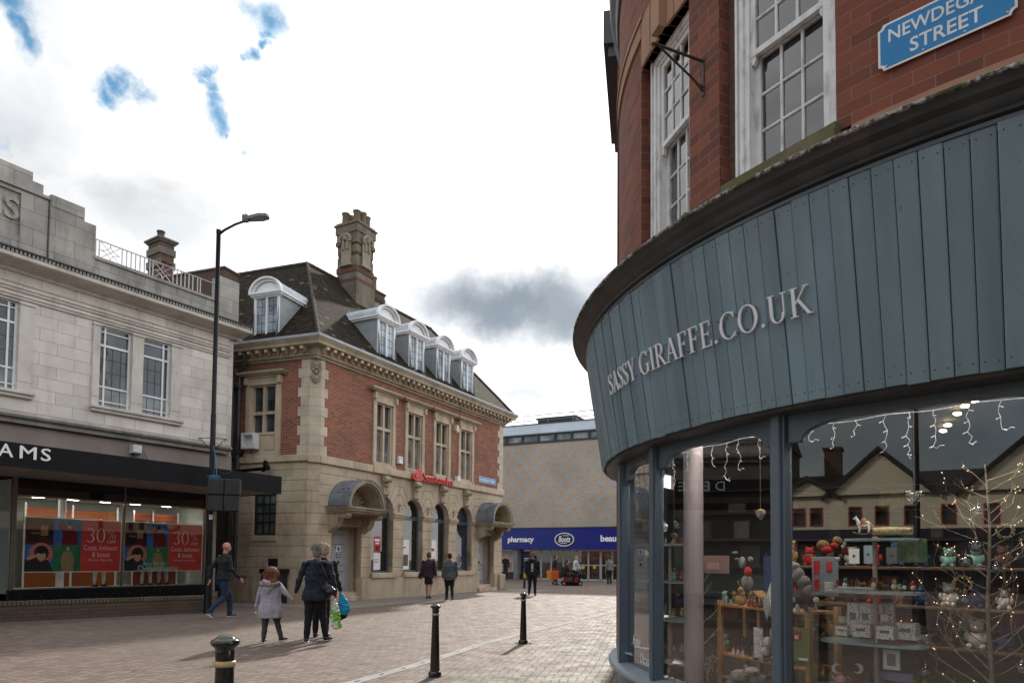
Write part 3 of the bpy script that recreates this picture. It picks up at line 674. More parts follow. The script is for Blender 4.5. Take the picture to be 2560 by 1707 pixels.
# ground floor flank window
g = MB(); panel(g, FL, -2.04, -1.19, 2.1, 3.62, [(-1.98, -1.24, 2.17, 3.58)], -.16, -.05)
for k in range(1, 3): u = -1.98 + .74 * k / 3; g.box(FL, u - .015, u + .015, -.12, -.07, 2.17, 3.58)
for k in range(1, 5): z = 2.17 + 1.41 * k / 5 + .1; g.box(FL, -1.98, -1.24, -.12, -.075, z - .013, z + .013)
w = obj('window', g, paint('dark_green_frame', (.02, .03, .03), .5), bank)
g = MB(); g.box(FL, -1.98, -1.24, -.15, -.13, 2.17, 3.58); obj('pane', g, dark_glass('blind_pane', (.16, .18, .16), .3), w)
g = MB(); g.box(FL, -1.47, -1.07, -.25, -.06, 1.12, 1.37)
for k in range(6): g.box(FL, -1.46, -1.08, -.06, -.045, 1.135 + k * .04, 1.15 + k * .04)
obj('air_vent', g, M['black_matt'], bank)
# cornice
def corner(n):
    """meeting point of the two street walls, both moved n outwards"""
    a, b_ = FS.n, FL.n; ra = a.dot(FS(0, n, 0)); rb = b_.dot(FL(0, n, 0)); det = a.x * b_.y - a.y * b_.x
    return Vector(((ra * b_.y - a.y * rb) / det, (a.x * rb - ra * b_.x) / det, 0))
cprof = [(0, 7.64), (.06, 7.64), (.07, 7.70), (.12, 7.72), (.13, 7.78), (.15, 7.80), (.15, 7.95), (.44, 7.97), (.45, 8.05), (.50, 8.12), (.53, 8.165), (-.3, 8.17), (-.3, 7.64)]
g = MB()
rings = []
for kind in ('r', 'c', 'l'):
    ring = []
    for n, z in cprof:
        if kind == 'r': p = FS(.0 + max(n, 0), n, z)
        elif kind == 'l': p = FL(-2.98, n, z)
        else: q = corner(n); p = Vector((q.x, q.y, z))
        ring.append(p)
    rings.append(ring)
k = len(cprof)
g.add(sum(rings, []), [(j * k + i, (j + 1) * k + i, (j + 1) * k + (i + 1) % k, j * k + (i + 1) % k) for j in range(2) for i in range(k)] + [tuple(range(k)), tuple(range(2 * k, 3 * k))])
g.sweep(Fr(FS(0, 0, 0), 27.7 - 90), cprof, [-.5, 0]) if False else None
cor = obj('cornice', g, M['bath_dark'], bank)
g = MB()
for F, a, b_ in ((FS, -12.1, 0.0), (FL, -2.9, .05)):
    u = a
    g = MB()
    while u < b_: g.box(F, u, u + .045, .12, .165, 7.72, 7.785); u += .085
    obj('dentils', g, M['bath'], cor)
def bracket(F, u):
    g = MB(); g.box(F, u - .055, u + .055, .14, .40, 7.86, 7.955); g.box(F, u - .045, u + .045, .14, .24, 7.80, 7.87); g.tube([F(u - .045, .2, 7.83), F(u + .045, .2, 7.83)], .035, 8); obj('bracket', g, M['bath'], cor)
for k in range(39): bracket(FS, -12.15 + k * .322)
for k in range(9): bracket(FL, -2.75 + k * .335)
g = MB(); A, B, C_ = FS(.53, .53, 0), corner(.53), FL(-2.98, .53, 0); A2, B2, C2 = FS(.45, .44, 0), corner(.44), FL(-2.98, .44, 0)
for z0, z1 in ((8.172, 8.25),):
    g.add([Vector((p.x, p.y, z)) for z in (z0, z1) for p in (A, B, C_, C2, B2, A2)], [(0, 1, 7, 6), (1, 2, 8, 7), (2, 3, 9, 8), (3, 4, 10, 9), (4, 5, 11, 10), (5, 0, 6, 11), (6, 7, 10, 11), (7, 8, 9, 10), (0, 1, 4, 5), (1, 2, 3, 4)])
obj('gutter', g, paint('gutter_lead', (.33, .36, .40), .4, .2), bank)
# roof
RN = -3.5; RZ = 12.52
def xy(p, z): return Vector((p.x, p.y, z))
e0, e1, e2 = xy(FS(.42, .42, 0), 8.2), xy(corner(.42), 8.2), xy(FL(-2.98, .42, 0), 8.2)
r0, r1, r2 = xy(FS(-1.0, RN, 0), RZ), xy(corner(RN), RZ), xy(FL(-6.2, RN, 0), RZ)
b0, b1, b2 = xy(FS(.42, -7.4, 0), 8.2), xy(corner(-7.4), 8.2), xy(FL(-6.2, -7.4, 0), 8.2)
g = MB(); g.add([e0, e1, e2, r0, r1, r2, b0, b1, b2], [(0, 1, 4, 3), (1, 2, 5, 4), (0, 3, 6), (3, 4, 7, 6), (4, 5, 8, 7), (2, 8, 5), (0, 6, 7, 1), (1, 7, 8, 2)])
roof = obj('roof', g, M['tiles'], bank)
g = MB()
def ridge(a, b_, r=.075):
    L = (b_ - a).length; n = int(L / .32)
    for k in range(n):
        p = a.lerp(b_, k / n); q = a.lerp(b_, (k + 1.04) / n); g.tube([p, q], [r * 1.06, r * .94], 8)
ridge(r0, r1); ridge(r1, r2); ridge(e1, r1, .06); ridge(e0, r0, .06)
obj('ridge_tiles', g, paint('ridge_clay', (.05, .036, .028), .9, .4, 6), roof)
# dormers
def roof_n(z): return .42 - (z - 8.2) * (.42 - RN) / (RZ - 8.2)
def dormer(F, c, wd=.5):
    zt = 9.80; zb = 8.32; nf = .06
    g = MB()
    for s in (-1, 1):
        poly = [(nf, zb), (nf, zt), (roof_n(zt) - .1, zt), (roof_n(zb) - .1, zb)]
        u0, u1 = (c + s * (wd - .03), c + s * (wd + .0)); a = [F(u0, n, z) for n, z in poly]; b_ = [F(u1, n, z) for n, z in poly]
        g.add(a + b_, [(0, 1, 2, 3), (7, 6, 5, 4)] + [(i, (i + 1) % 4, 4 + (i + 1) % 4, 4 + i) for i in range(4)])
    d = obj('dormer', g, paint('dormer_cheek', (.27, .29, .30), .6, .15, 3), bank)
    g = MB(); panel(g, F, c - wd + .001, c + wd - .001, zb, zt, [(c - wd + .09, c - .03, zb + .10, zt - .05), (c + .03, c + wd - .09, zb + .10, zt - .05)], nf - .06, nf + .03); fr = obj('window_frame', g, M['white'], d)
    for a, b_ in ((c - wd + .09, c - .03), (c + .03, c + wd - .09)):
        leaded(F, fr, a, b_, zb + .10, zt - .05, nf - .03, dark_glass('dormer_pane', (.27, .33, .38), .05, .3), 2, 5)
    # curved hood: moulded front and barrel roof behind
    hw_, rise, z0 = .63, .50, 9.90; N = 20
    def el(w, r, zb_): return [(c - w * cos(pi * k / N), zb_ + r * sin(pi * k / N)) for k in range(N + 1)]
    g = MB()
    for (w, r, na, nb) in ((hw_, rise, .10, .22), (hw_ - .07, rise - .07, .06, .14)):
        o_ = el(w, r, z0); i_ = el(w - .055, r - .055, z0)
        for k in range(N): g.prism(F, [o_[k], o_[k + 1], i_[k + 1], i_[k]], na, nb)
    g.prism(F, el(hw_ - .15, rise - .14, z0), -.02, .06)
    for (w, za, zb_, nn) in ((hw_, 9.86, 9.92, .22), (hw_ - .04, 9.81, 9.86, .17), (hw_ - .08, 9.77, 9.81, .12)):
        g.box(F, c - w, c + w, -.0, nn, za, zb_)
    for s in (-1, 1):
        for w, za, zb_ in ((hw_, 9.86, 9.92), (hw_ - .05, 9.80, 9.86)): u0, u1 = sorted((c + s * (wd - .02), c + s * w)); g.box(F, u0, u1, roof_n(9.85) - .1, 0, za, zb_)
    obj('hood_moulding', g, M['white'], d)
    g = MB(); o_ = el(hw_ - .01, rise - .01, z0 - .03); i_ = el(hw_ - .06, rise - .06, z0 - .03)
    for k in range(N):
        nb = roof_n((o_[k][1] + o_[k + 1][1]) / 2) - .15; g.prism(F, [o_[k], o_[k + 1], i_[k + 1], i_[k]], nb, .10)
    obj('barrel_roof', g, paint('pale_lead', (.36, .39, .43), .4, .15), d)
for c in (-8.90, -7.07, -5.23, -3.39): dormer(FS, c)
dormer(FL, -1.66)
# chimney stack
ch = MB(); cu0, cu1, cn0, cn1 = -7.58, -6.52, -3.55, -2.5
st = M['bath_dark']
def bandbox(g, gap, z0, z1): g.box(FS, cu0 - gap, cu1 + gap, cn0 - gap, cn1 + gap, z0, z1)
g = MB(); bandbox(g, .03, 10.3, 12.28); bandbox(g, -.03, 12.45, 12.72); bandbox(g, -.03, 12.95, 13.35); bandbox(g, -.03, 13.5, 13.8); bandbox(g, .03, 13.85, 14.0); bandbox(g, 0, 14.0, 14.3); bandbox(g, .04, 14.3, 14.62); bandbox(g, .09, 14.62, 14.68); bandbox(g, .02, 14.68, 14.76)
chim = obj('chimney', g, stone('chimney_stone', (.15, .13, .095), .3, (.04, .038, .026), .8), roof)
g = MB(); bandbox(g, 0, 12.28, 12.45); bandbox(g, 0, 12.72, 12.95); bandbox(g, -.05, 13.35, 13.5); bandbox(g, -.02, 13.8, 13.85); obj('brick_bands', g, brick('sooty_brick', (.16, .05, .035), (.10, .04, .03), (.12, .1, .08), .225, .076, .006, .5), chim)
g = MB()
for (F, uc, nn) in ((FS, (cu0 + cu1) / 2, cn1), (Fr(FS(cu0, 0, 0), 27.7 + 90), (cn1 + cn0) / -2 , 0)):
    if F is not FS: F = Fr(FS(cu0, cn0, 0), 27.7 + 90); F.n = -FS.d; F.d = FS.n; uc = (cn1 - cn0) / 2; nn = 0
    g.bbox(F, uc - .24, uc + .24, nn, nn + .06, 12.98, 13.95, .01); g.bbox(F, uc - .30, uc + .30, nn, nn + .10, 12.95, 13.03, .01)
    for s in (-1, 1): g.tube([F(uc + s * .02, nn + .1, 14.2), F(uc + s * .16, nn + .13, 14.17), F(uc + s * .28, nn + .12, 14.03), F(uc + s * .24, nn + .1, 13.9)], .06, 8); g.tube([F(uc + s * .10, nn + .08, 14.12), F(uc + s * .11, nn + .08, 13.6)], .05, 8)
    g.ball(F(uc, nn + .1, 14.05), .10, 10, 8)
obj('carved_panel', g, stone('pale_carving', (.28, .245, .18), .2, (.1, .09, .07), .5), chim, smooth=40)
pot = [(.155, 0), (.165, .03), (.145, .10), (.135, .40), (.155, .44), (.165, .47), (.165, .50), (.11, .50), (.10, .3), (0, .28)]
for (du, dn) in ((.22, .25), (.55, .2), (.84, .25), (.25, .8), (.58, .82), (.85, .8)):
    g = MB(); g.lathe(FS(cu0 + du, cn0 + dn, 14.74 + (.05 if .3 < du < .7 else 0)), pot, 16); obj('chimney_pot', g, paint('clay_pot', (.15, .105, .065), .8, .2, 5, dirt=(.1, .08, .06), dirt_amt=.6), chim, smooth=40)
# rear brick stack further along the ridge
u_, z_ = on_plane(FS, -5.2, 520 + 1085 / 2.5295, 480 + 640 / 2.5295)
g = MB(); g.box(FS, u_ - .35, u_ + .4, -6.0, -5.2, 10, z_ + .1); g.box(FS, u_ - .40, u_ + .45, -6.05, -5.15, z_ - .02, z_ + .06); g.box(FS, u_ - .38, u_ + .43, -6.03, -5.17, z_ - .3, z_ - .22); c2 = obj('chimney', g, M['brick_dark'], roof)
g = MB(); g.lathe(FS(u_ - .1, -5.5, z_ + .1), [(a * 1.1, b * 1.35) for a, b in pot], 14); obj('chimney_pot', g, MATS['clay_pot'], c2, smooth=40)
# doors with barrel hoods
for di, c in enumerate((D1, D2)):
    g = MB(); panel(g, FS, c - DW, c + DW, 0, 2.5, [(c - .42, c + .52, .0, 2.38)], -.62, -.5)
    g.box(FS, c - DW - .02, c - DW, -.6, -.2, 0, 2.5); g.box(FS, c + DW, c + DW + .02, -.6, -.2, 0, 2.5); g.box(FS, c - DW, c + DW, -.6, -.3, 2.5, 2.56); g.box(FS, c - DW - .1, c + DW + .05, -.6, .16 if di else .0, 0, .14); g.box(FS, c - DW, c + DW, -.6, -.1, .14, .28)
    por = obj('doorway', g, M['bath'], bank)
    g = MB(); g.box(FS, c - .68, c + .62, -.50, -.46, .28, 2.36)
    dz = [(.4, .85), (.95, 1.05), (1.15, 1.75), (1.85, 2.2)]
    for z0, z1 in dz: g.bbox(FS, c - .26, c + .42, -.46, -.43, z0, z1, .03)
    g.box(FS, c - .36, c - .33, -.46, -.44, .28, 2.36)
    dr = obj('door', g, M['grey_door'], por)
    g = MB(); g.ball(FS(c + .05, -.40, 1.27), .045, 10, 8); obj('door_knob', g, M['black'], dr, smooth='all')
    if di == 0:
        g = MB(); g.box(FS, c - .03, c + .17, -.43, -.425, 1.42, 1.60); b_ = obj('notice', g, paint('sign_blue', (.01, .09, .30), .4), dr)
        g = MB(); g.box(FS, c - .03, c + .17, -.43, -.426, 1.60, 1.82); obj('notice_face', g, M['white'], b_)
        g = MB(); g.ball(FS(c + .07, -.425, 1.71), .075, 14, 8, sc=(.5, .5, 1)); obj('notice_symbol', g, MATS['sign_blue'], b_)
        g = MB()
        for q in range(3): g.box(FS, c - .01, c + .15, -.424, -.423, 1.46 + q * .045, 1.48 + q * .045)
        obj('notice_text', g, M['white'], b_)
    else:
        g = MB(); g.box(FS, c - .52, c - .36, -.46, -.45, 1.42, 1.62); obj('notice', g, paint('red_notice', (.5, .02, .02), .4), dr)
    # frieze and consoles
    g = MB(); g.bbox(FS, c - .95, c + .95, 0, .80, 2.84, 2.90, .01); g.bbox(FS, c - .99, c + .99, 0, .86, 2.90, 2.97, .01); g.bbox(FS, c - 1.03, c + 1.03, 0, .90, 2.97, 3.03, .01)
    g.box(FS, c - .7, c + .7, -.3, .06, 2.5, 2.84)
    for k in range(7): g.ball(FS(c - .5 + k * .17, .06, 2.66 + .03 * (k % 2)), .09, 8, 6, (1, .5, 1))
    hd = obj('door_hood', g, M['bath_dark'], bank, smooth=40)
    for s in (-1, 1):
        g = MB(); uc = c + s * .78
        pr = [(0, 2.84), (.74, 2.84), (.76, 2.76), (.70, 2.68), (.58, 2.66), (.48, 2.72), (.42, 2.66), (.38, 2.52), (.30, 2.40), (.18, 2.36), (.10, 2.28), (0, 2.22)]
        a = [FS(uc - .12, n, z) for n, z in pr]; b_ = [FS(uc + .12, n, z) for n, z in pr]; k = len(pr)
        g.add(a + b_, [tuple(range(k)), tuple(range(2 * k - 1, k - 1, -1))] + [(i, (i + 1) % k, k + (i + 1) % k, k + i) for i in range(k)])
        g.tube([FS(uc - .14, .64, 2.74), FS(uc + .14, .64, 2.74)], .075, 12); g.tube([FS(uc - .14, .22, 2.42), FS(uc + .14, .22, 2.42)], .07, 12)
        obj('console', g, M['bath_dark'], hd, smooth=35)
    R = .90; N = 28; pts = [(cos(pi * k / N), sin(pi * k / N)) for k in range(N + 1)]
    g = MB()
    for k in range(N):
        p, q = pts[k], pts[k + 1]; P = lambda t, r: (c + t[0] * r, 3.03 + t[1] * r)
        g.prism(FS, [P(p, R), P(q, R), P(q, R + .035), P(p, R + .035)], 0, .88)
    for a_ in (30, 150): g.tube([FS(c + (R + .035) * cos(radians(a_)), 0, 3.03 + (R + .035) * sin(radians(a_))), FS(c + (R + .035) * cos(radians(a_)), .88, 3.03 + (R + .035) * sin(radians(a_)))], .012, 6)
    for a_ in (142, 142): 
        for nn in (.45, .68): g.ball(FS(c + (R + .04) * cos(radians(a_)), nn, 3.03 + (R + .04) * sin(radians(a_))), .035, 8, 6)
    for s in (-1, 1): u0, u1 = sorted((c + s * .86, c + s * 1.06)); g.box(FS, u0, u1, 0, .92, 3.03, 3.05)
    obj('lead_barrel', g, M['lead'], hd, smooth=30)
    g = MB()
    for k in range(N):
        p, q = pts[k], pts[k + 1]; P = lambda t, r: (c + t[0] * r, 3.03 + t[1] * r)
        g.prism(FS, [P(p, R - .002), P(q, R - .002), P(q, R - .10), P(p, R - .10)], .05, .86); g.prism(FS, [P(p, R - .10), P(q, R - .10), P(q, R - .16), P(p, R - .16)], .30, .80)
        g.prism(FS, [P(p, R - .16), P(q, R - .16), P(q, R - .21), P(p, R - .21)], .10, .45)
    for k in range(11):
        a_ = pi * (k + .5) / 11; g.tube([FS(c + .1 * cos(a_), .06, 3.06 + .1 * sin(a_)), FS(c + .40 * cos(a_), .14, 3.06 + .40 * sin(a_)), FS(c + .66 * cos(a_), .09, 3.03 + .66 * sin(a_))], [.03, .075, .085], 8)
    g.ball(FS(c, .10, 3.08), .12, 10, 8)
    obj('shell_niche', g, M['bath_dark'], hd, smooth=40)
g = MB(); g.box(FS, -10.2, 0, -7.3, -.45, 3.8, 8.15); g.box(FS, -11.6, -.1, -7.3, -1.3, 0, 8.15); g.box(FL, -3.0, -.7, -5.0, -.32, 0, 8.15)
obj('rear_wall', g, M['brick_dark'], bank)
g = MB(); g.box(FS, -.3, -.001, -7.3, -.3, 0, 8.15); obj('end_wall', g, M['brick_bank'], bank)
g = MB()
for ic in (ARC[0] + .915, ARC[1] + .915, ARC[2] + .915):
    g.tube([FS(ic - .02, .02, 3.1), FS(ic - .02, .02, 3.36)], .012, 5); g.tube([FS(ic - .02, .02, 3.35), FS(ic + .1, .06, 3.37), FS(ic + .3, .1, 3.34)], .008, 5)
obj('hanging_hooks', g, M['black'], bank)

# bank sign: flame emblem and name
red = paint('sign_red', (.62, .012, .008), .35, .05)
sg = thing('bank_sign', 'red raised lettering with a flame emblem on the bank front', 'sign', FS(-5.9, .16, 4.55))
g = MB()
def flame(pts, d): g.prism(FS, pts, .14, .14 + d)
bowl = [(-7.06 + .33 * cos(radians(a)), 4.47 + .145 * sin(radians(a))) for a in range(150, 392, 11)]
g.prism(FS, bowl + [(-6.86, 4.60), (-6.95, 4.52), (-7.2, 4.52), (-7.27, 4.60)], .14, .22)
g.prism(FS, [(-7.28, 4.52), (-7.18, 4.42), (-7.02, 4.45), (-6.95, 4.60), (-7.0, 4.75), (-7.05, 4.93), (-7.08, 4.78), (-7.17, 4.72), (-7.13, 4.62), (-7.2, 4.58)], .221, .25)
g.prism(FS, [(-6.98, 4.42), (-6.85, 4.5), (-6.83, 4.6), (-6.93, 4.74), (-6.92, 4.62), (-6.96, 4.52)], .221, .24)
obj('flame_emblem', g, red, sg)
g = MB(); fn = lambda x, d, y: FS(x, d, y); put_serif(g, fn, 'Santander', -6.70, -4.52, 4.37, 4.68, .14, .20, gap=.035); obj('lettering', g, red, sg)
# ================================================================== department store
FD = Fr((-8.55, 20.7), 33.0); UL = -15.0
store = thing('department_store', 'pale stone shop with stepped parapet and a long black canopy over display windows', 'building', FD(-7, -3, 0))
pairs = [-2.97, -6.70, -10.43]; wins = []
for c in pairs: wins += [(c - .95, c - .14), (c + .17, c + .95)]
g = MB(); panel(g, FD, UL, -.19, 4.62, 8.22, [(a, b_, 5.27, 7.38) for a, b_ in wins], -.4, 0); g.box(FD, -.185, 0, -.5, -.08, 3.2, 8.22)
obj('wall', g, M['pale_stone'], store)
g = MB()
for z0, z1, n in ((7.44, 7.50, .05), (7.50, 7.53, .08), (7.62, 7.68, .05), (7.68, 7.71, .08), (7.80, 7.83, .03)): g.box(FD, UL, -.19 if n < .06 else -.15, 0, n, z0, z1)
for c in pairs:
    for a, b_ in ((c - 1.13, c - .955), (c - .135, c + .165), (c + .955, c + 1.25 if c > -3 else c + 1.25)):
        g.box(FD, a, b_, 0, .045, 5.27, 7.40); g.box(FD, a - .02, b_ + .02, 0, .075, 7.33, 7.40); g.box(FD, a, b_, 0, .055, 5.50, 5.53)
obj('mouldings', g, M['stone_trim'], store)
for c in pairs:
    g = MB(); g.bbox(FD, c - 1.16, c + 1.31, 0, .15, 5.19, 5.265, .01); g.bbox(FD, c - 1.13, c + 1.28, 0, .10, 5.11, 5.19, .01); obj('sill', g, M['stone_trim'], store)
for i, (a, b_) in enumerate(wins):
    z = [5.28, 5.42, 5.80, 6.88, 7.23, 7.37]; g = MB(); fw = .022; n0, n1 = -.14, -.09
    m = a + .17 if i % 2 == 0 else b_ - .17
    for zz_ in (z[0], z[5]): g.box(FD, a, b_, n0, n1, zz_ - fw, zz_ + fw)
    for zz_, t in ((z[1], .014), (z[2], .022), (z[3], .028), (z[4], .014)): g.box(FD, a, b_, n0, n1 + .01, zz_ - t, zz_ + t)
    for u in (a + fw, b_ - fw, m): g.box(FD, u - fw, u + fw, n0, n1 + .005, z[0], z[5])
    w = obj('window', g, M['white'], store)
    g = MB(); g.box(FD, a, b_, -.13, -.12, 5.80, 7.37); obj('pane', g, M['pane_navy'] if i % 2 else M['pane'], w)
    g = MB(); g.box(FD, a, b_, -.13, -.119, 5.28, 5.80); obj('pane', g, dark_glass('frosted_pane', (.16, .175, .18), .3), w)
    g = MB()
    p, q = (m, b_) if i % 2 == 0 else (a, m)
    for k in (1, 2): u = p + (q - p) * k / 3; g.box(FD, u - .006, u + .006, -.119, -.112, z[0], z[3])
    for zz_ in (6.2, 6.54): g.box(FD, a, b_, -.119, -.112, zz_ - .006, zz_ + .006)
    obj('glazing_bars', g, MATS['lead_came'], w)
# cornice and parapet
g = MB(); cp = [(0, 8.05), (.06, 8.05), (.08, 8.12), (.30, 8.17), (.52, 8.20), (.55, 8.22), (.56, 8.30), (.0, 8.34)]
g.sweep(FD, cp, [UL, .2]); co = obj('cornice', g, M['stone_trim'], store)
g = MB(); g.box(FD, UL, .2, .10, .60, 8.385, 8.42)
obj('flashing', g, paint('black_flashing', (.025, .027, .03), .6, .3), co)
g = MB(); g.box(FD, UL, .2, .0, .47, 8.34, 8.385)
u = UL
while u < .15:
    g.box(FD, u, u + .05, .47, .575, 8.305, 8.38); u += .085
obj('antefixes', g, M['stone_dark'], co)
g = MB()
g.box(FD, -4.11, -.57, -.35, -.02, 8.3, 9.04); g.box(FD, -4.13, -.57, -.38, .03, 9.04, 9.12)
g.box(FD, -4.40, -4.11, -.5, .0, 8.3, 9.90); g.box(FD, -5.17, -4.40, -.5, .02, 8.3, 10.24); g.box(FD, -5.155, -4.415, -.48, .04, 9.95, 10.22)
panel(g, FD, UL, -5.19, 8.3, 10.10, [(-9.6, -5.62, 8.96, 10.0)], -.5, -.06); g.box(FD, -9.6, -5.62, -.5, -.12, 8.96, 10.0)
g.box(FD, UL, -5.17, -.5, .0, 10.10, 10.17); g.box(FD, UL, -5.33, -.45, -.02, 10.17, 10.40); g.box(FD, UL, -5.55, -.42, -.05, 10.40, 10.62)
obj('parapet', g, M['stone_dark'], store)
g = MB(); g.bbox(FD, -.57, .10, -.4, .0, 8.3, 9.86, .01); obj('parapet_pier', g, M['stone_dark'], store)
g = MB(); g.box(FD, -5.78, -5.2, -.059, -.045, 8.6, 10.05)
fn = lambda x, d, y: FD(x, d, y); put_text(g, fn, 'HS', -6.60, -5.80, 9.32, 9.84, -.12, -.06, bold=.012)
obj('carved_letters', g, M['stone_dark'], store)
# roof terrace railing
def railing(F, u0, u1, n, z0, z1, name, mat, parent):
    g = MB(); t = .011
    g.box(F, u0, u1, n - .015, n + .015, z1 - .02, z1); g.box(F, u0, u1, n - .01, n + .01, z0 + .03, z0 + .05)
    per = 1.42; u = u0 + .06
    while u < u1:
        for k in range(2):
            if u + k * .09 < u1: g.box(F, u + k * .09 - t, u + k * .09 + t, n - t, n + t, z0, z1)
        a, b_ = u + .12, u + .62
        if b_ < u1:
            cu_, cz = (a + b_) / 2, (z0 + z1) / 2; H = (z1 - z0) / 2 - .03; Wd = (b_ - a) / 2
            g.tube([F(a, n, z0 + .04), F(b_, n, z1 - .02)], .009, 5); g.tube([F(a, n, z1 - .02), F(b_, n, z0 + .04)], .009, 5)
            for sx_, sz in ((1, 1), (1, -1), (-1, 1), (-1, -1)):
                g.tube([F(cu_ + sx_ * Wd * (1 - sin(q)), n, cz + sz * H * (1 - cos(q))) for q in [pi / 2 * k / 6 for k in range(7)]], .009, 5)
            for k in range(6):
                if b_ + .05 + k * .12 < u1: g.box(F, b_ + .05 + k * .12 - t, b_ + .05 + k * .12 + t, n - t, n + t, z0, z1)
        u += per
    return obj(name, g, mat, parent)
railing(FD, -4.11, -.60, -.12, 9.12, 9.62, 'railing', paint('railing_paint', (.42, .43, .45), .5, .2), store)
# ledge, beige band, canopy
g = MB(); g.sweep(FD, [(0, 4.50), (.10, 4.50), (.12, 4.58), (.20, 4.62), (.23, 4.68), (.12, 4.76), (0, 4.80)], [UL, -.15]); obj('ledge', g, M['stone_dark'], store)
g = MB(); g.box(FD, UL, 0, -.4, -.03, 3.72, 4.50); obj('render_band', g, paint('beige_render', (.27, .225, .20), .8, .1, 1.2, dirt=(.12, .1, .09), dirt_amt=.3), store)
g = MB(); g.box(FD, UL, .03, 2.25, 2.30, 3.22, 3.72); g.box(FD, -.02, .031, -.0, 2.25, 3.225, 3.718); g.box(FD, UL, -.02, -.05, 2.26, 3.62, 3.69)
for k in range(9): g.box(FD, -1.9 - 1.5 * k, -1.897 - 1.5 * k, 2.30, 2.3015, 3.22, 3.72)
can = obj('canopy', g, M['fascia_black'], store)
g = MB(); g.box(FD, UL, -.02, -.02, 2.249, 3.24, 3.27); obj('soffit', g, paint('soffit_grey', (.30, .26, .235), .7, .1), can)
g = MB(); 
for ch_, a, b_ in (('D', -9.02, -8.76), ('E', -8.60, -8.40), ('B', -8.28, -8.06), ('E', -7.93, -7.73), ('N', -7.60, -7.34), ('H', -7.22, -6.97), ('A', -6.88, -6.62), ('M', -6.50, -6.20), ('S', -6.11, -5.93)):
    put_text(g, fn, ch_, a, b_, 3.41, 3.67, 2.30, 2.325)
obj('lettering', g, emit('lit_letters', (.8, .78, .76), .35), can)
# shopfront
g = MB(); chrome = paint('bronze_trim', (.22, .19, .165), .3, .15, metal=.6)
for u in (-5.70, -8.3, -10.9): g = MB(); g.box(FD, u - .02, u + .02, -.06, .02, .28, 3.24); obj('shopfront_mullion', g, chrome, store)
g = MB()
for u in (-5.65, -3.155, -.82): g.box(FD, u - .02, u + .02, -.06, .02, .6, 3.24)
for u0, u1 in ((-5.68, -3.175), (-3.135, -.84)): g.box(FD, u0, u1, -.05, .015, 2.80, 2.84); g.box(FD, u0, u1, -.05, .01, .60, .63)
sf = obj('shopfront_frame', g, chrome, store)
g = MB(); g.box(FD, -5.74, -.78, -.1, .03, .28, .60); g.box(FD, -.80, .0, -.5, -.25, 0, 3.3); g.box(FD, UL, -.8, -3.2, -3.1, .3, 3.3); obj('plinth', g, M['black'], store)
g = MB(); g.box(FD, -.62, -.44, -.24, -.04, 0, 3.24); obj('pier', g, paint('beige_pier', (.33, .28, .23), .7), store)
g = MB()
for k in range(12): g.ball(FD(-5.5 + k * .42, .035, .44), .009, 6, 4)
obj('studs', g, chrome, store)
for a, b_ in ((-5.68, -3.175), (-3.135, -.84)):
    g = MB(); g.add([FD(a, -.02, .63), FD(b_, -.02, .63), FD(b_, -.02, 2.80), FD(a, -.02, 2.80)], [(0, 1, 2, 3)]); obj('glass_pane', g, glass('store_glass', (.90, .94, .93), 1.3, .02), sf)
    g = MB(); g.box(FD, a, b_, -.06, -.03, 2.84, 3.24); obj('dark_fanlight', g, dark_glass('fanlight', (.012, .011, .011), .05), sf)
g = MB(); g.add([FD(-8.28, -.05, .3), FD(-5.72, -.05, .3), FD(-5.72, -.05, 3.24), FD(-8.28, -.05, 3.24)], [(0, 1, 2, 3)]); obj('glass_pane', g, MATS['store_glass'], sf)
g = MB(); g.box(FD, -5.69, -.84, -2.1, -.1, .50, .60); g.box(FD, -5.69, -.84, -2.1, -2.0, .6, 3.2); g.box(FD, -.84, -.80, -2.1, -.1, .6, 3.2); g.box(FD, -5.72, -5.69, -2.1, -.12, .6, 3.2); g.box(FD, -5.69, -.84, -2.1, -.1, 2.86, 2.9); g.box(FD, UL, -5.75, -2.5, -2.4, .1, 3.2); g.box(FD, UL, -5.75, -2.5, -.1, .05, .12)
obj('display_room', g, paint('display_wall', (.58, .63, .60), .7, .08), store)
g = MB()
for u in (-4.9, -4.1, -3.3, -2.5, -1.6): g.box(FD, u - .12, u + .12, -.75, -.62, 2.845, 2.855)
obj('added_light_panels', g, emit('added_panel_glow', (1, .90, .78), 20), store)  # emissive panels added to brighten the display room
# display contents
orange = paint('orange_panel', (.30, .075, .012), .5, .1)
t = thing('orange_board', 'orange board behind the left sale poster in the display window', 'board', FD(-4.0, -1.0, .6)); g = MB(); g.bbox(FD, -5.0, -2.75, -1.25, -1.18, .60, 2.62, .01); obj('board', g, orange, t)
g = MB()
for u in (-5.0, -3.9, -2.75): g.box(FD, u - .02, u + .02, -1.17, -1.13, .6, 2.75)
obj('upright', g, M['white'], t)
t = thing('orange_board', 'orange board behind the right sale poster in the display window', 'board', FD(-2.0, -1.0, .6)); g = MB(); g.bbox(FD, -2.45, -1.15, -.95, -.88, .60, 2.62, .01); obj('board', g, paint('rust_panel', (.24, .05, .015), .5, .15), t)
g = MB()
for u in (-2.45, -1.9, -1.15): g.box(FD, u - .015, u + .015, -.87, -.84, .6, 2.7)
obj('upright', g, M['white'], t)
g = MB(); g.lathe(FD(-4.42, -.55, .6), [(.09, 0), (.09, 2.26)], 24); tag(obj('display_column', g, M['white'], smooth=40), 'white round column between the two poster edges inside the department store window', 'column')
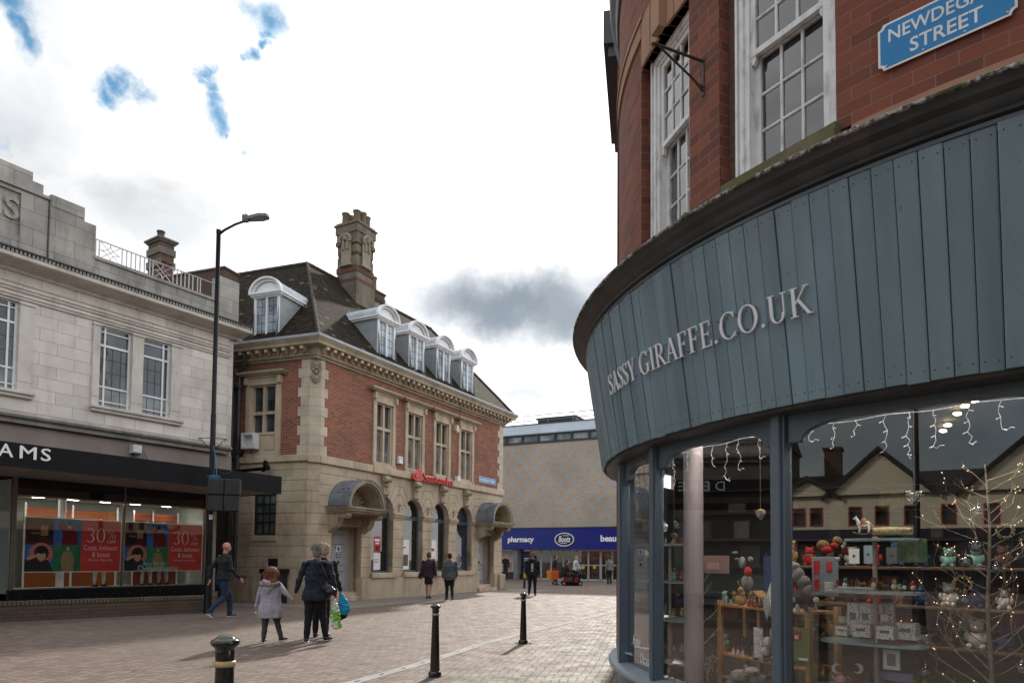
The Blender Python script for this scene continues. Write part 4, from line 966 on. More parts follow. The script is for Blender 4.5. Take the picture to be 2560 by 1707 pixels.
def legs(u, n, label):
    t = thing('mannequin', label, 'mannequin', FD(u, n, .6))
    g = MB()
    for s in (-.11, .11): g.tube([FD(u + s, n, .64), FD(u + s, n + .01, .80), FD(u + s * .9, n, 1.05), FD(u + s * .8, n, 1.4)], [.028, .045, .05, .07], 10)
    g.tube([FD(u, n, 1.3), FD(u, n, 1.6), FD(u, n, 1.85), FD(u, n, 2.05), FD(u, n, 2.12)], [.15, .13, .17, .14, .05], 14, sx=1.1, sy=.7); g.ball(FD(u, n, 2.26), .1, 12, 8, (1, 1, 1.2))
    obj('figure', g, M['white'], t, smooth='all')
    g = MB(); g.tube([FD(u, n, 1.0), FD(u, n, 1.35), FD(u, n, 1.55)], [.26, .19, .15], 16, sx=1, sy=.8); obj('skirt', g, paint('plaid_skirt', (.07, .03, .02), .9, .5, 14), t, smooth=40)
    g = MB()
    for s in (-.11, .11): g.ball(FD(u + s, n + .05, .63), .1, 10, 6, (.45, .9, .35), Matrix.Rotation(-radians(33), 3, 'Z'))
    obj('shoes', g, M['black'], t, smooth='all')
legs(-2.25, -.5, 'white mannequin in a dark skirt, the left one behind the right sale poster'); legs(-1.75, -.55, 'white mannequin in a dark skirt, the right one behind the right sale poster')
legs(-3.45, -.6, 'white mannequin in a dark skirt standing behind the join of the two posters')
# sale posters
red_p = paint('poster_red', (.74, .07, .055), .4, .12, 2); blue_p = paint('poster_blue', (.04, .19, .52), .4, .35, 3); green_p = paint('poster_green', (.03, .25, .11), .4, .4, 3)
maroon = paint('poster_maroon', (.10, .012, .012), .6, .2); skin_p = paint('poster_skin', (.75, .45, .32), .6, .1); coat_p = paint('poster_coat', (.035, .03, .025), .7, .3, 20); khaki = paint('poster_khaki', (.42, .30, .15), .7, .2, 20); pinkfur = paint('poster_fur', (.80, .26, .22), .9, .35, 25); wht = paint('poster_white', (.88, .87, .87), .5, .03)
def poster(a, b_, label, red_u):
    t = thing('sale_poster', label, 'poster', FD((a + b_) / 2, -.045, 1.0)); z0, z1 = 1.0, 2.34; n = -.04
    g = MB(); g.box(FD, a, b_, n - .004, n, z0, z1); obj('sheet', g, wht, t)
    L = lambda k: n + .0007 * k
    zm = (z0 + z1) / 2; mid = (a + red_u) / 2; e = .022
    def q(name, u0, u1, za, zb, m, k): g = MB(); g.box(FD, u0, u1, n, L(k), za, zb); return obj(name, g, m, t)
    q('shoe_photo', a + e, mid, zm, z1 - e, maroon, 1); q('red_coat_photo', mid, red_u, zm, z1 - e, blue_p, 1); q('fur_hood_photo', a + e, mid, z0 + e, zm, blue_p, 1); q('khaki_coat_photo', mid, red_u, z0 + e, zm, green_p, 1)
    rp = q('offer_panel', red_u, b_ - e, z0 + e, z1 - e, red_p, 1)
    w = red_u - a; c1 = a + w * .26; c2 = a + w * .76; g = MB()
    def ell(cu_, cz, ru, rz, k, g, nn=24): g.prism(FD, [(cu_ + ru * cos(2 * pi * i / nn), cz + rz * sin(2 * pi * i / nn)) for i in range(nn)], n, L(k))
    g = MB(); ell(c1 + .04, zm - .22, .26, .27, 2, g); obj('fur_hood', g, pinkfur, t)
    g = MB(); ell(c1 + .05, zm - .20, .16, .18, 3, g); g.prism(FD, [(a + e, z0 + e), (a + e, z0 + .32), (c1 - .12, z0 + .36), (c1 + .2, z0 + .3), (c1 + .32, z0 + e)], n, L(3)); obj('dark_coat', g, coat_p, t)
    g = MB(); ell(c1 + .05, zm - .27, .095, .13, 4, g); g.prism(FD, [(a + .05, zm - .34), (a + .12, zm - .28), (c1 + .02, zm - .2), (c1 + .03, zm - .26), (a + .1, zm - .38)], n, L(4)); ell(c2, zm - .09, .035, .05, 4, g); ell(c2 + .02, z1 - .2, .05, .065, 4, g); obj('faces', g, skin_p, t)
    g = MB(); g.prism(FD, [(c2 - .12, z0 + e), (c2 - .15, z0 + .32), (c2 - .09, zm - .16), (c2 + .09, zm - .16), (c2 + .15, z0 + .3), (c2 + .13, z0 + e)], n, L(3)); obj('khaki_coat', g, khaki, t)
    g = MB(); g.prism(FD, [(c2 - .15, zm + .005), (c2 - .12, zm + .30), (c2 - .24, zm + .46), (c2 - .16, zm + .6), (c2 - .02, zm + .44), (c2 + .1, zm + .42), (c2 + .2, zm + .3), (c2 + .24, zm + .005)], n, L(3)); obj('red_coat', g, paint('poster_coat_red', (.25, .012, .012), .7, .2, 20), t)
    g = MB(); g.box(FD, c1 + .02, c1 + .18, n, L(3), zm + .22, zm + .46); g.box(FD, c1 - .18, c1 + .0, n, L(3), zm + .26, zm + .29); obj('boots_photo', g, khaki, t)
    g = MB(); g.prism(FD, [(c1 + .2, zm + .5), (c1 + .27, zm + .5), (c1 + .27, zm + .15), (c1 + .18, zm + .1), (c1 + .2, zm + .2)], n, L(4)); g.box(FD, c1 - .25, c1 - .02, n, L(4), zm + .08, zm + .24); ell(c2 + .02, z1 - .14, .07, .05, 5, g); ell(c1 + .05, zm - .13, .12, .09, 5, g); obj('hair_and_boots', g, paint('poster_black', (.008, .008, .01), .6), t)
    g = MB(); ru = red_u; rw = b_ - e - red_u
    put_serif(g, fn, '30', ru + rw * .12, ru + rw * .62, 1.76, 2.11, L(1), L(2), gap=.06); put_serif(g, fn, '%', ru + rw * .65, ru + rw * .88, 1.86, 2.09, L(1), L(2)); put_text(g, fn, 'OFF', ru + rw * .65, ru + rw * .88, 1.74, 1.82, L(1), L(2))
    put_text(g, fn, 'Coats, knitwear', ru + rw * .07, ru + rw * .93, 1.535, 1.69, L(1), L(2), bold=-.004); put_text(g, fn, '& boots', ru + rw * .28, ru + rw * .72, 1.385, 1.51, L(1), L(2)); put_text(g, fn, "Womens • Mens • Kids", ru + rw * .18, ru + rw * .80, 1.28, 1.33, L(1), L(2))
    obj('offer_text', g, wht, rp)
poster(-5.44, -3.19, 'red sale poster in the left display window with a clear pink fur hood', -4.18)
poster(-3.12, -.87, 'red thirty per cent off poster in the right display window beside the lamp post', -1.90)
g = MB(); put_text(g, fn, 'do a bit of', -2.62, -2.0, 1.17, 1.26, -.016, -.014); put_serif(g, fn, 'D', -2.72, -2.64, 1.02, 1.14, -.016, -.014) if 'D' in GLY else None
put_text(g, fn, 'Debenhams', -2.74, -1.62, 1.01, 1.16, -.016, -.014)
tag(obj('window_lettering', g, paint('faint_vinyl', (.30, .42, .36), .5)), 'pale green vinyl words stuck on the right display window over the poster', 'lettering')
# floodlight box
t = thing('floodlight', 'small pale box light on the beige band above the black canopy', 'floodlight', FD(-2.9, 0, 4.15)); g = MB(); g.bbox(FD, -3.06, -2.82, -.03, .16, 4.16, 4.38, .02); obj('housing', g, paint('pale_plastic', (.62, .66, .62), .5), t)
g = MB(); g.box(FD, -3.02, -2.86, .02, .14, 4.12, 4.16); obj('lens', g, M['black_matt'], t)
g = MB(); g.tube([FD(-2.82, .02, 4.3), FD(-2.7, .03, 4.2), FD(-2.55, .03, 3.95), FD(-2.4, .1, 3.74)], .008, 5); obj('cable', g, M['black_matt'], t)
g = MB(); g.box(FD, UL, -.2, -9, -.52, 3.72, 8.3); g.box(FD, UL, -.2, -9, -3.3, 0, 3.72); obj('rear_wall', g, M['brick_dark'], store)
# brick planter wall along the shopfront
A = Vector((-10.76, 14.45, 0)); B = Vector((-7.86, 17.40, 0)); dv = (A - B); A2 = A + dv * .5
FP = Fr((B.x, B.y), degrees(atan2(B.x - A.x, B.y - A.y))); LEN = (B - A2).length
t = thing('brick_planter', 'low dark brick wall with a mossy soldier course below the display windows', 'wall', FP(-2, -.2, 0))
blue_brick = brick('planter_brick', (.13, .085, .06), (.08, .055, .042), (.05, .042, .036), .225, .078, .007, .4, (.03, .03, .02))
g = MB(); g.box(FP, -LEN, 0, -.24, 0, 0, .33); q = FD(-.82, .35, 0)
RT = Fr((B.x, B.y), degrees(atan2(q.x - B.x, q.y - B.y))); g.box(RT, 0, (q - B).length, -.0, .2, 0, .328); obj('wall', g, blue_brick, t)
g = MB(); k = 0; u = -LEN
rs = random.Random(3)
while u < -.02:
    g.bbox(FP, u, u + .068, -.235, .008 + rs.uniform(-.004, .006), .335, .43 + rs.uniform(-.006, .004), .01); u += .078
u = .02; L2 = (q - B).length
while u < L2 - .1: g.bbox(RT, u, u + .068, -.02, .2, .33, .425, .01); u += .078
obj('soldier_course', g, stone('mossy_brick', (.13, .095, .07), .35, (.07, .09, .022), .8), t)
g = MB(); pl = [FP(-LEN, -.24, 0), FP(-.02, -.24, 0), FD(-.9, .36, 0), FD(-13.5, .36, 0)]
g.add([Vector((p.x, p.y, .30)) for p in pl] + [Vector((p.x, p.y, .0)) for p in pl], [(0, 1, 2, 3), (4, 5, 6, 7)]); obj('soil', g, paint('planter_soil', (.05, .045, .03), 1, .4, 5), t)
# building joint: party wall with chimney behind
nb = thing('rear_building', 'dark red brick building with a single potted chimney seen over the roof railing', 'building', FD(1, -6, 0))
g = MB(); u0, z0 = on_plane(FD, -3, 1250 / 3.136, 380 + 900 / 3.136); u1, _ = on_plane(FD, -3, 1350 / 3.136, 380 + 900 / 3.136); zt = on_plane(FD, -3, 1350 / 3.136, 380 + 700 / 3.136)[1]
g.box(FD, u0, u1 + .05, -3.7, -3, 8, zt - .05); g.box(FD, -.9, .9, -8, -3.8, 0, 9.8); cb = obj('wall', g, M['brick_dark'], nb)
g = MB()
H_ = zt - z0
g.box(FD, u0 + .04, u1 + .01, -3.66, -2.96, z0 - .3, z0 + .25)
ck = obj('chimney', g, MATS['sooty_brick'], nb)
g = MB()
for a, b_, e in ((.15, .38, .04), (.58, .80, .04)): g.box(FD, u0 - e, u1 + .05 + e, -3.7 - e, -3 + e, z0 + H_ * a - .1, z0 + H_ * b_ - .1)
g.box(FD, u0 - .05, u1 + .1, -3.75, -2.95, zt - .12, zt - .06); g.box(FD, u0 - .1, u1 + .15, -3.8, -2.9, zt - .06, zt + .0)
obj('stone_bands', g, stone('sooty_stone', (.15, .135, .115), .25, (.04, .035, .03), .7), ck)
g = MB(); g.lathe(FD((u0 + u1) / 2, -3.35, zt), [(.12, 0), (.11, .28), (.13, .3), (.13, .34), (.08, .34)], 14); obj('chimney_pot', g, paint('dark_pot', (.07, .05, .04), .8), ck, smooth=40)
FL2 = Fr(FL(0, 0, 0), 109.5); a0 = on_plane(FL, -1.2, 1470 / 3.136, 380 + 945 / 3.136); a1 = on_plane(FL, -1.2, 1760 / 3.136, 380 + 905 / 3.136)
g = MB(); g.box(FL, a0[0] - 1.0, a1[0], -1.9, -1.2, 6, (a0[1] + a1[1]) / 2 - .05); g.box(FL, a0[0] - 1.0, a1[0] + .04, -1.94, -1.16, (a0[1] + a1[1]) / 2 - .05, (a0[1] + a1[1]) / 2 + .02); obj('party_wall', g, M['brick_dark'], nb)
# rainwater pipes
t = thing('drainpipe', 'pair of grey iron downpipes in the corner between the stone shop and the bank', 'drainpipe', FL(-2.7, .15, 0))
for (u, off, top) in ((-2.86, .42, 7.85), (-2.62, .18, 7.85)):
    g = MB(); x = .10 if u > -2.8 else 0
    g.tube([FL(u + .25 * (u > -2.8) + .12, .42, top), FL(u + .25 * (u > -2.8) + .12, .35, top - .15), FL(u + .2 * (u > -2.8), .22, top - .40), FL(u, .16, top - .52), FL(u, .14, top - .7)], .065, 10)
    g.tube([FL(u, .14, 7.3), FL(u, .14, .9)], .06, 12)
    for z in (6.5, 5.2, 4.6, 3.4, 2.0): g.tube([FL(u, .14, z), FL(u, .14, z + .09)], .078, 12)
    g.bbox(FL, u - .09, u + .09, .04, .25, 6.85, 7.02, .02)
    obj('pipe', g, M['pipe'], t, smooth=40)
g = MB(); g.box(FL, -2.95, -2.5, .04, .26, 4.72, 4.84); g.box(FL, -2.85, -2.62, .05, .24, 4.55, 4.72); obj('hopper', g, M['pipe'], t)
t = thing('overflow_pipe', 'black horizontal pipe with a capped end above the black canopy tip', 'pipe', FL(-2, .1, 4.2)); g = MB(); g.tube([FL(-2.6, .16, 4.16), FL(-1.45, .28, 4.2)], .055, 10); obj('pipe', g, M['black'], t, smooth=40)
g = MB(); g.tube([FL(-1.5, .28, 4.14), FL(-1.3, .3, 4.3)], .08, 10); g.tube([FL(-1.42, .3, 4.28), FL(-1.36, .3, 4.44)], .065, 10); g.tube([FL(-1.4, .3, 4.2), FL(-1.24, .32, 4.2)], .07, 10); obj('end_cap', g, M['black'], t, smooth=40)

# small things fixed to the bank
def wallbox(name, F, u0, u1, z0, z1, n, mat, label, cat, shape=None):
    t = thing(name, label, cat, F((u0 + u1) / 2, 0, z0)); g = MB()
    if shape == 'pent': c = (u0 + u1) / 2; g.prism(F, [(c, z0), (u1, z0 + (z1 - z0) * .35), (u1 - .04, z1), (u0 + .04, z1), (u0, z0 + (z1 - z0) * .35)], 0, n)
    elif shape == 'open':
        panel(g, F, u0, u1, z0, z1, [(u0 + .06, u1 - .06, z0 + .07, z1 - .06)], .06, n); g.box(F, u0, u1, .03, .08, z0, z1)
    else: g.bbox(F, u0, u1, 0, n, z0, z1, .02)
    obj('casing', g, mat, t)
    return t
cream = paint('cream_plastic', (.62, .56, .42), .5); wp = paint('white_plastic', (.75, .76, .76), .4)
t = wallbox('alarm_box', FS, -8.08, -7.83, 4.86, 5.13, .10, wp, 'white alarm box on brick between the first and second upper windows', 'alarm box')
g = MB(); g.prism(FS, [(-7.98, 5.09), (-7.93, 5.09), (-7.955, 5.03)], .10, .105); obj('mark', g, M['black_matt'], t)
wallbox('alarm_box', FS, -4.29, -4.06, 6.62, 6.95, .14, cream, 'cream five sided alarm box beside the rightmost upper window hood', 'alarm box', 'pent')
wallbox('alarm_box', FS, -4.16, -3.95, 4.62, 4.84, .15, wp, 'plain white box below the rightmost upper window beside the red lettering', 'alarm box')
t = wallbox('vent_casing', FL, -2.36, -1.86, 4.86, 5.36, .30, wp, 'white open fronted casing over the left flank window panel', 'vent', 'open')
def street_sign(F, u0, u1, z0, z1, n, lines, label, cut=.025, loc=None, gp=None):
    t = thing('street_sign', label, 'street sign', F((u0 + u1) / 2, n, z0)); g = MB()
    def oct_(e, c, n0, n1):
        a, b_, cc, d = u0 + e, u1 - e, z0 + e, z1 - e; pts = []
        for (x, z, s1, s2, st_) in ((a, cc, 1, 1, 90), (b_, cc, -1, 1, 180), (b_, d, -1, -1, 270), (a, d, 1, -1, 0)):
            seg = [(x + s1 * c * abs(cos(radians(q))), z + s2 * c * abs(sin(radians(q)))) for q in (90, 67, 45, 22, 0)]
            if s1 * s2 < 0: seg = seg[::-1]
            pts += seg
        g.prism(F, pts, n0, n1)
    sx = 1
    oct_(0, cut, n, n + .006); pl = obj('plate', g, wp, t)
    g = MB(); w = .045 * (z1 - z0) * 1.0
    oct_(w, cut, n + .006, n + .0075); obj('blue_field', g, paint('sign_cyan', (.0, .19, .47), .35, .05), pl)
    g = MB()
    for txt, a, b_, c, d in lines: put_text(g, lambda x, dd, y: F(x, dd, y), txt, a, b_, c, d, n + .0075, n + .009, bold=.012)
    obj('lettering', g, wp, pl)
    return t
street_sign(FS, -2.24, -.72, 4.80, 5.06, .02, [('NEWDEGATE', -2.16, -1.36, 4.865, 4.995), ('STREET', -1.29, -.80, 4.865, 4.995)], 'small blue street name plate at the right end of the bank brickwork')
# litter bin by the bank flank
t = thing('litter_bin', 'black litter bin standing against the bank flank wall below the air vent', 'bin', FL(-1.2, .6, 0)); g = MB(); g.bbox(FL, -1.22, -.60, .12, .6, .0, .92, .03); obj('body', g, M['black_matt'], t)
g = MB(); g.bbox(FL, -1.26, -.56, .08, .64, .92, 1.06, .03); obj('lid', g, M['black'], t)

# ================================================================== street lamp
LP = gpt(520, 1532); t = thing('street_lamp', 'tall black street lamp with one flat lantern in front of the long canopy', 'street lamp', LP)
g = MB(); g.lathe(LP, [(.115, 0), (.115, .05), (.105, .08), (.10, 1.08), (.085, 1.14), (.068, 1.16), (.066, 5.0), (.056, 5.05), (.054, 9.70), (.06, 9.71), (.06, 9.80), (.0, 9.82)], 20); obj('pole', g, M['black'], t, smooth=35)
g = MB(); g.tube([LP + Vector(p) for p in ((0, 0, 9.68), (.15, 0, 9.80), (.42, 0, 9.95), (.72, 0, 10.06))], [.035, .03, .028, .028], 8); obj('arm', g, M['black'], t, smooth=40)
grey_l = paint('lantern_grey', (.10, .11, .115), .45)
Rl = Matrix.Rotation(radians(-8), 3, 'Y')
g = MB(); hx = LP + Vector((.74, 0, 10.09))
pr = [(-.12, -.035), (-.06, -.06), (.10, -.10), (.34, -.15), (.52, -.10), (.56, 0), (.52, .10), (.34, .15), (.10, .10), (-.06, .06), (-.12, .035)]
top = [hx + Rl @ Vector((a * .96, b_ * .8, .035 + .03 * (1 - abs(a - .25)))) for a, b_ in pr]; bot = [hx + Rl @ Vector((a, b_, -.03)) for a, b_ in pr]; k = len(pr)
g.add(bot + top, [tuple(range(k - 1, -1, -1)), tuple(range(k, 2 * k))] + [(i, (i + 1) % k, k + (i + 1) % k, k + i) for i in range(k)])
g.box(LOC, hx.x - .13, hx.x + .02, hx.y - .05, hx.y + .05, hx.z - .07, hx.z + .1); g.tube([hx + Vector((-.05, 0, .1)), hx + Vector((-.05, 0, .17))], .012, 6); lh = obj('lantern', g, grey_l, t)
g = MB(); g.add([hx + Rl @ Vector((.08 + .42 * a, .105 * b_, -.033)) for a, b_ in ((0, -.8), (.6, -1.2), (1, -.7), (1, .7), (.6, 1.2), (0, .8))], [(0, 1, 2, 3, 4, 5)]); obj('lens', g, paint('lantern_lens', (.30, .31, .31), .3), lh, fix=False)
for z0, z1, dx in ((2.97, 3.36, .36), (2.56, 2.94, .355)):
    g = MB(); FZ = Fr((LP.x, LP.y), 78); g.bbox(FZ, -.03, dx - .01, .05, .30, z0, z1, .012); g.bbox(FZ, dx, dx * 2 - .0, .05, .30, z0, z1, .012)
    if z0 < 2.9:
        gg = MB(); [gg.ball(FZ(u, .302, z0 + .04), .013, 6, 4) for u in (.2, .45, .6)]
    bx_ = obj('control_box', g, M['black_matt'], t)
    if z0 < 2.9: obj('rivet', gg, chrome, bx_)
g = MB(); g.box(FZ, -.02, .06, .072, .078, 2.35, 2.47); nl = obj('number_plate', g, wp, t)
g = MB(); put_text(g, lambda x, d, y: FZ(x, d, y), '4', .0, .04, 2.37, 2.45, .078, .08); obj('number', g, M['black_matt'], nl)
g = MB()
for s in (-1, 1):
    g.tube([FZ(0, .02, 4.42), FZ(s * .34, .02, 4.40)], .010, 5); g.tube([FZ(0, .02, 4.10), FZ(s * .10, .02, 4.18), FZ(s * .22, .02, 4.30), FZ(s * .25, .02, 4.38)], .010, 5)
    sp = [FZ(s * (.30 + .045 * (1 - q / 14) * cos(q * .6)), .02, 4.355 + .045 * (1 - q / 14) * sin(q * .6)) for q in range(13)]; g.tube(sp, .009, 5)
obj('basket_bracket', g, M['black'], t)
cab = paint('blue_cable', (.02, .20, .38), .4)
g = MB()
for q in range(3): g.tube([FZ(.08 + (.12 + .02 * q) * cos(a_ + q), .14 + .09 * sin(a_ + q), 3.39 + .022 * q + .012 * sin(a_ + q)) for a_ in [2 * pi * i / 20 for i in range(21)]], .008, 5)
g.tube([FZ(.13, .1, 3.45), FZ(.12, .08, 3.8), FZ(.03, .07, 4.2)], .008, 5); obj('cable_coil', g, cab, t)
g = MB(); e_ = FD(-1.55, 2.28, 3.72); s_ = FZ(-.05, 0, 3.98); g.tube([s_.lerp(e_, q / 10) - Vector((0, 0, .25 * sin(pi * q / 10))) for q in range(11)], .008, 5); obj('slack_cable', g, M['black_matt'], t)

# ================================================================== pharmacy building
FB = Fr((1.0, 48), 116)
ph = thing('pharmacy_building', 'buff brick block with grey diamond pattern and blue sign at the end of the street', 'building', FB(0, -5, 0))
def diamond():
    b = NB('diamond_brick'); src = M['brick_buff'].node_tree; t = b.n('ShaderNodeTexBrick'); b.l(b.uv(), t.inputs['Vector']); t.inputs['Scale'].default_value = 1
    t.inputs['Brick Width'].default_value = .225; t.inputs['Row Height'].default_value = .075; t.inputs['Mortar Size'].default_value = .006
    t.inputs['Color1'].default_value = (.54, .43, .325, 1); t.inputs['Color2'].default_value = (.43, .345, .26, 1); t.inputs['Mortar'].default_value = (.38, .33, .28, 1)
    s = b.n('ShaderNodeSeparateXYZ'); b.l(b.uv(), s.inputs[0]); ds = []
    sn = b.math('SNAP', s.outputs['X'], .1125); sz = b.math('SNAP', s.outputs['Y'], .075)
    for o in (0, .5):
        a = b.math('ABSOLUTE', b.math('SUBTRACT', b.math('FRACT', b.math('ADD', b.math('DIVIDE', sn, .90), o)), .5)); c = b.math('ABSOLUTE', b.math('SUBTRACT', b.math('FRACT', b.math('ADD', b.math('DIVIDE', sz, 1.2), o)), .5))
        ds.append(b.math('ADD', b.math('MULTIPLY', a, .9), b.math('MULTIPLY', c, 1.2)))
    m = b.math('LESS_THAN', b.math('MINIMUM', *ds), .27)
    gr = b.mix(b.ramp(b.noise(20, 3), .3, .7), (.33, .345, .36), (.45, .455, .46)); c = b.mix(b.math('MULTIPLY', m, .95), t.outputs['Color'], gr)
    c = b.mix(b.ramp(b.noise(.4, 5), .4, .7, 0, .35), c, (.2, .17, .14)); b.base(c); b.rough(.9); return b.m
g = MB(); panel(g, FB, -9, 9, 3.5, 9.55, [], -.4, 0); obj('brick_wall', g, diamond(), ph)
g = MB(); dk = paint('dark_frame', (.03, .033, .038), .5)
panel(g, FB, -9, 9, 9.55, 10.2, [(1.25 * k + .08 - .35, 1.25 * k + 1.17 - .35, 9.68, 10.10) for k in range(-6, 7)], -.35, .06); wb = obj('ribbon_window', g, dk, ph)
for k in range(-6, 7):
    g = MB(); g.box(FB, 1.25 * k - .27, 1.25 * k + .82, -.1, -.05, 9.68, 10.10); obj('pane', g, M['pane_curtain'] if k % 2 else dark_glass('ribbon_pane', (.12, .12, .115), .2), wb)
g = MB(); pr = [(.12, 10.2), (.12, 10.26), (-.5, 10.98), (-.5, 11.06), (-6, 11.1), (-6, 10.2)]; g.sweep(FB, pr, [-9, 9]); obj('roof', g, paint('metal_roof', (.34, .39, .45), .35, .12, .8), ph)
g = MB(); g.box(FB, -9, 9, -.56, -.48, 11.0, 11.07); g.box(FB, .3, 3.2, -4, -1.2, 11.0, 11.5); g.box(FB, .2, 3.3, -4.1, -1.1, 11.5, 11.58); obj('plant_room', g, dk, ph)
g = MB(); 
for z in (11.72, 11.35): g.tube([FB(-9, -.75, z), FB(5.5, -.75, z)], .03, 6)
for k in range(-4, 4): g.tube([FB(1.9 * k - .6, -.75, 11.0), FB(1.9 * k - .6, -.75, 11.72)], .03, 6)
g.tube([FB(5.5, -.75, 11.72), FB(5.5, -3, 11.72)], .03, 6); obj('roof_railing', g, paint('rail_grey', (.14, .17, .18), .5), ph)
# sign band
navy = paint('sign_navy', (.0, .010, .20), .35, .06)
g = MB(); g.box(FB, -9, 9, .0, .42, 2.13, 3.57); sgn = obj('shop_sign', g, navy, ph)
g = MB(); g.box(FB, -9, 9, -.0, .46, 3.57, 3.62); obj('sign_capping', g, dk, sgn)
fb = lambda x, d, y: FB(x, d, y)
offu = .0
g = MB(); put_text(g, fb, 'pharmacy', -1.22, .78, 2.50, 3.00, .42, .44, bold=.035); put_text(g, fb, 'beauty', 5.62, 7.2, 2.50, 3.06, .42, .44, bold=.035); obj('lettering', g, wht, sgn)
uc, uz = 3.06, 2.78
def ring(g, ro, rz, wi, n0, n1, N=40):
    for k in range(N):
        a, b_ = 2 * pi * k / N, 2 * pi * (k + 1) / N; g.prism(FB, [(uc + ro * cos(a), uz + rz * sin(a)), (uc + ro * cos(b_), uz + rz * sin(b_)), (uc + (ro - wi) * cos(b_), uz + (rz - wi) * sin(b_)), (uc + (ro - wi) * cos(a), uz + (rz - wi) * sin(a))], n0, n1)
g = MB(); g.prism(FB, [(uc + .70 * cos(2 * pi * k / 40), uz + .46 * sin(2 * pi * k / 40)) for k in range(40)], .42, .47); obj('logo_oval', g, paint('logo_navy', (.002, .004, .06), .3), sgn)
g = MB(); ring(g, .70, .46, .055, .42, .49); put_text(g, fb, 'Boots', uc - .43, uc + .45, uz - .19, uz + .23, .47, .49, bold=.02, shear=.35); g.box(FB, uc - .12, uc + .34, .47, .489, uz + .25, uz + .28); g.box(FB, uc - .30, uc + .2, .47, .489, uz - .27, uz - .24); obj('logo_lettering', g, wht, sgn)
# ground floor
silver = paint('silver_frame', (.40, .39, .37), .4, .1)
g = MB(); fr_u = [.28, 1.02, 1.06, 1.80, 2.7, 3.68, 3.76, 4.50, 4.56, 5.36, 5.44, 6.2, 7.0, 7.9]
for u in fr_u: g.box(FB, u - .035, u + .035, -.35, -.25, .0, 2.13)
g.box(FB, .25, 8, -.35, -.25, 0, .12); g.box(FB, .25, 8, -.35, -.25, 2.02, 2.13); g.box(FB, 3.76, 8, -.35, -.27, 1.02, 1.10)
df = obj('entrance_doors', g, silver, ph)
g = MB(); g.add([FB(.3, -.3, .1), FB(8, -.3, .1), FB(8, -.3, 2.1), FB(.3, -.3, 2.1)], [(0, 1, 2, 3)]); obj('glass_pane', g, glass('pharmacy_glass', (.62, .62, .6), 1.2, .04), df)
g = MB(); g.add([FB(-6, -.3, .4), FB(.2, -.3, .4), FB(.2, -.3, 2.1), FB(-6, -.3, 2.1)], [(0, 1, 2, 3)]); obj('glass_pane', g, MATS['pharmacy_glass'], df)
g = MB(); g.box(FB, -6, .25, -.4, -.2, 0, .42); g.box(FB, -9, -6, -.4, 0, 0, 2.13); obj('stallriser', g, M['black_matt'], ph)
g = MB(); g.bbox(FB, -.86, -.56, -.3, .25, 0, 2.13, .02); obj('pillar', g, paint('grey_pillar', (.17, .18, .20), .6), ph)
g = MB(); g.box(FB, -9, 9, -4, -3.9, 0, 3.4); g.box(FB, -9, 9, -3.9, -.4, 2.6, 2.65); obj('shop_interior', g, paint('warm_interior', (.20, .10, .06), .8, .5, 1.2), ph)
g = MB()
rs = random.Random(5)
for k in range(14): u = -5 + k * 1.0; g.box(FB, u, u + .5, -3.2, -2.4, 0, rs.uniform(1.2, 1.9))
obj('shop_shelving', g, paint('shelving', (.20, .17, .14), .8, .6, 4), ph)
g = MB()
for k in range(8): g.box(FB, -4 + k * 1.6, -3.1 + k * 1.6, -2.0, -1.9, 2.56, 2.59)
obj('ceiling_lamps', g, emit('shop_strip', (1, .9, .75), 5), ph)
g = MB()
for u in (3.95, 4.75, 5.6): g.box(FB, u + .1, u + .3, -.295, -.29, .82, 1.05)
obj('door_sticker', g, paint('sticker_yellow', (.65, .50, .02), .5), ph)
def flat_sheet(name, F, u0, u1, z0, z1, n, mat, label, cat, extra=None):
    t = thing(name, label, cat, F((u0 + u1) / 2, n, z0)); g = MB(); g.box(F, u0, u1, n - .01, n, z0, z1); s = obj('sheet', g, mat, t)
    for i, (nm, a, b_, c, d, m) in enumerate(extra or []):
        g = MB(); g.box(F, u0 + a * (u1 - u0), u0 + b_ * (u1 - u0), n, n + .0012 * (i + 1), z0 + c * (z1 - z0), z0 + d * (z1 - z0)); obj(nm, g, m, s)
    return t
skinish = paint('print_skin', (.42, .24, .16), .6, .3, 12)
flat_sheet('window_poster', FB, -2.15, -.92, .52, 2.02, -.25, paint('print_pale', (.46, .38, .36), .6, .2, 3), 'pale poster with a hand cream tube in the pharmacy window', 'poster', [('tube', .35, .75, .05, .45, skinish)])
flat_sheet('window_poster', FB, -.35, .22, .7, 1.98, -.24, paint('print_navy', (.01, .02, .10), .5), 'dark blue notice beside the grey pillar of the pharmacy', 'poster', [('text', .2, .8, .6, .64, wht), ('text', .2, .7, .52, .55, wht), ('text', .2, .8, .45, .48, wht)])
# bank window posters
flat_sheet('bank_poster', FS, ARC[0] - .15, ARC[0] + .22, 1.62, 2.18, -.262, paint('print_red', (.55, .02, .03), .5), 'red cashback poster in the arched window next to the hooded door', 'poster', [('heading', .1, .9, .70, .86, wht), ('text', .2, .8, .52, .62, wht), ('picture', .25, .75, .1, .4, maroon)])
flat_sheet('bank_poster', FS, ARC[0] - .15, ARC[0] + .22, 1.0, 1.60, -.262, wht, 'white notice below the red cashback poster', 'poster', [('text', .1, .7, .6, .63, M['joint']), ('text', .1, .85, .5, .53, M['joint']), ('text', .1, .6, .4, .43, M['joint'])])
flat_sheet('bank_poster', FS, ARC[1] - .56, ARC[1] + .10, 1.0, 2.12, -.262, wht, 'white poster with a grey photograph in the second arched window', 'poster', [('text', .12, .7, .72, .76, MATS['print_red']), ('picture', .1, .9, .12, .5, paint('print_grey', (.12, .09, .10), .6, .6, 8))])
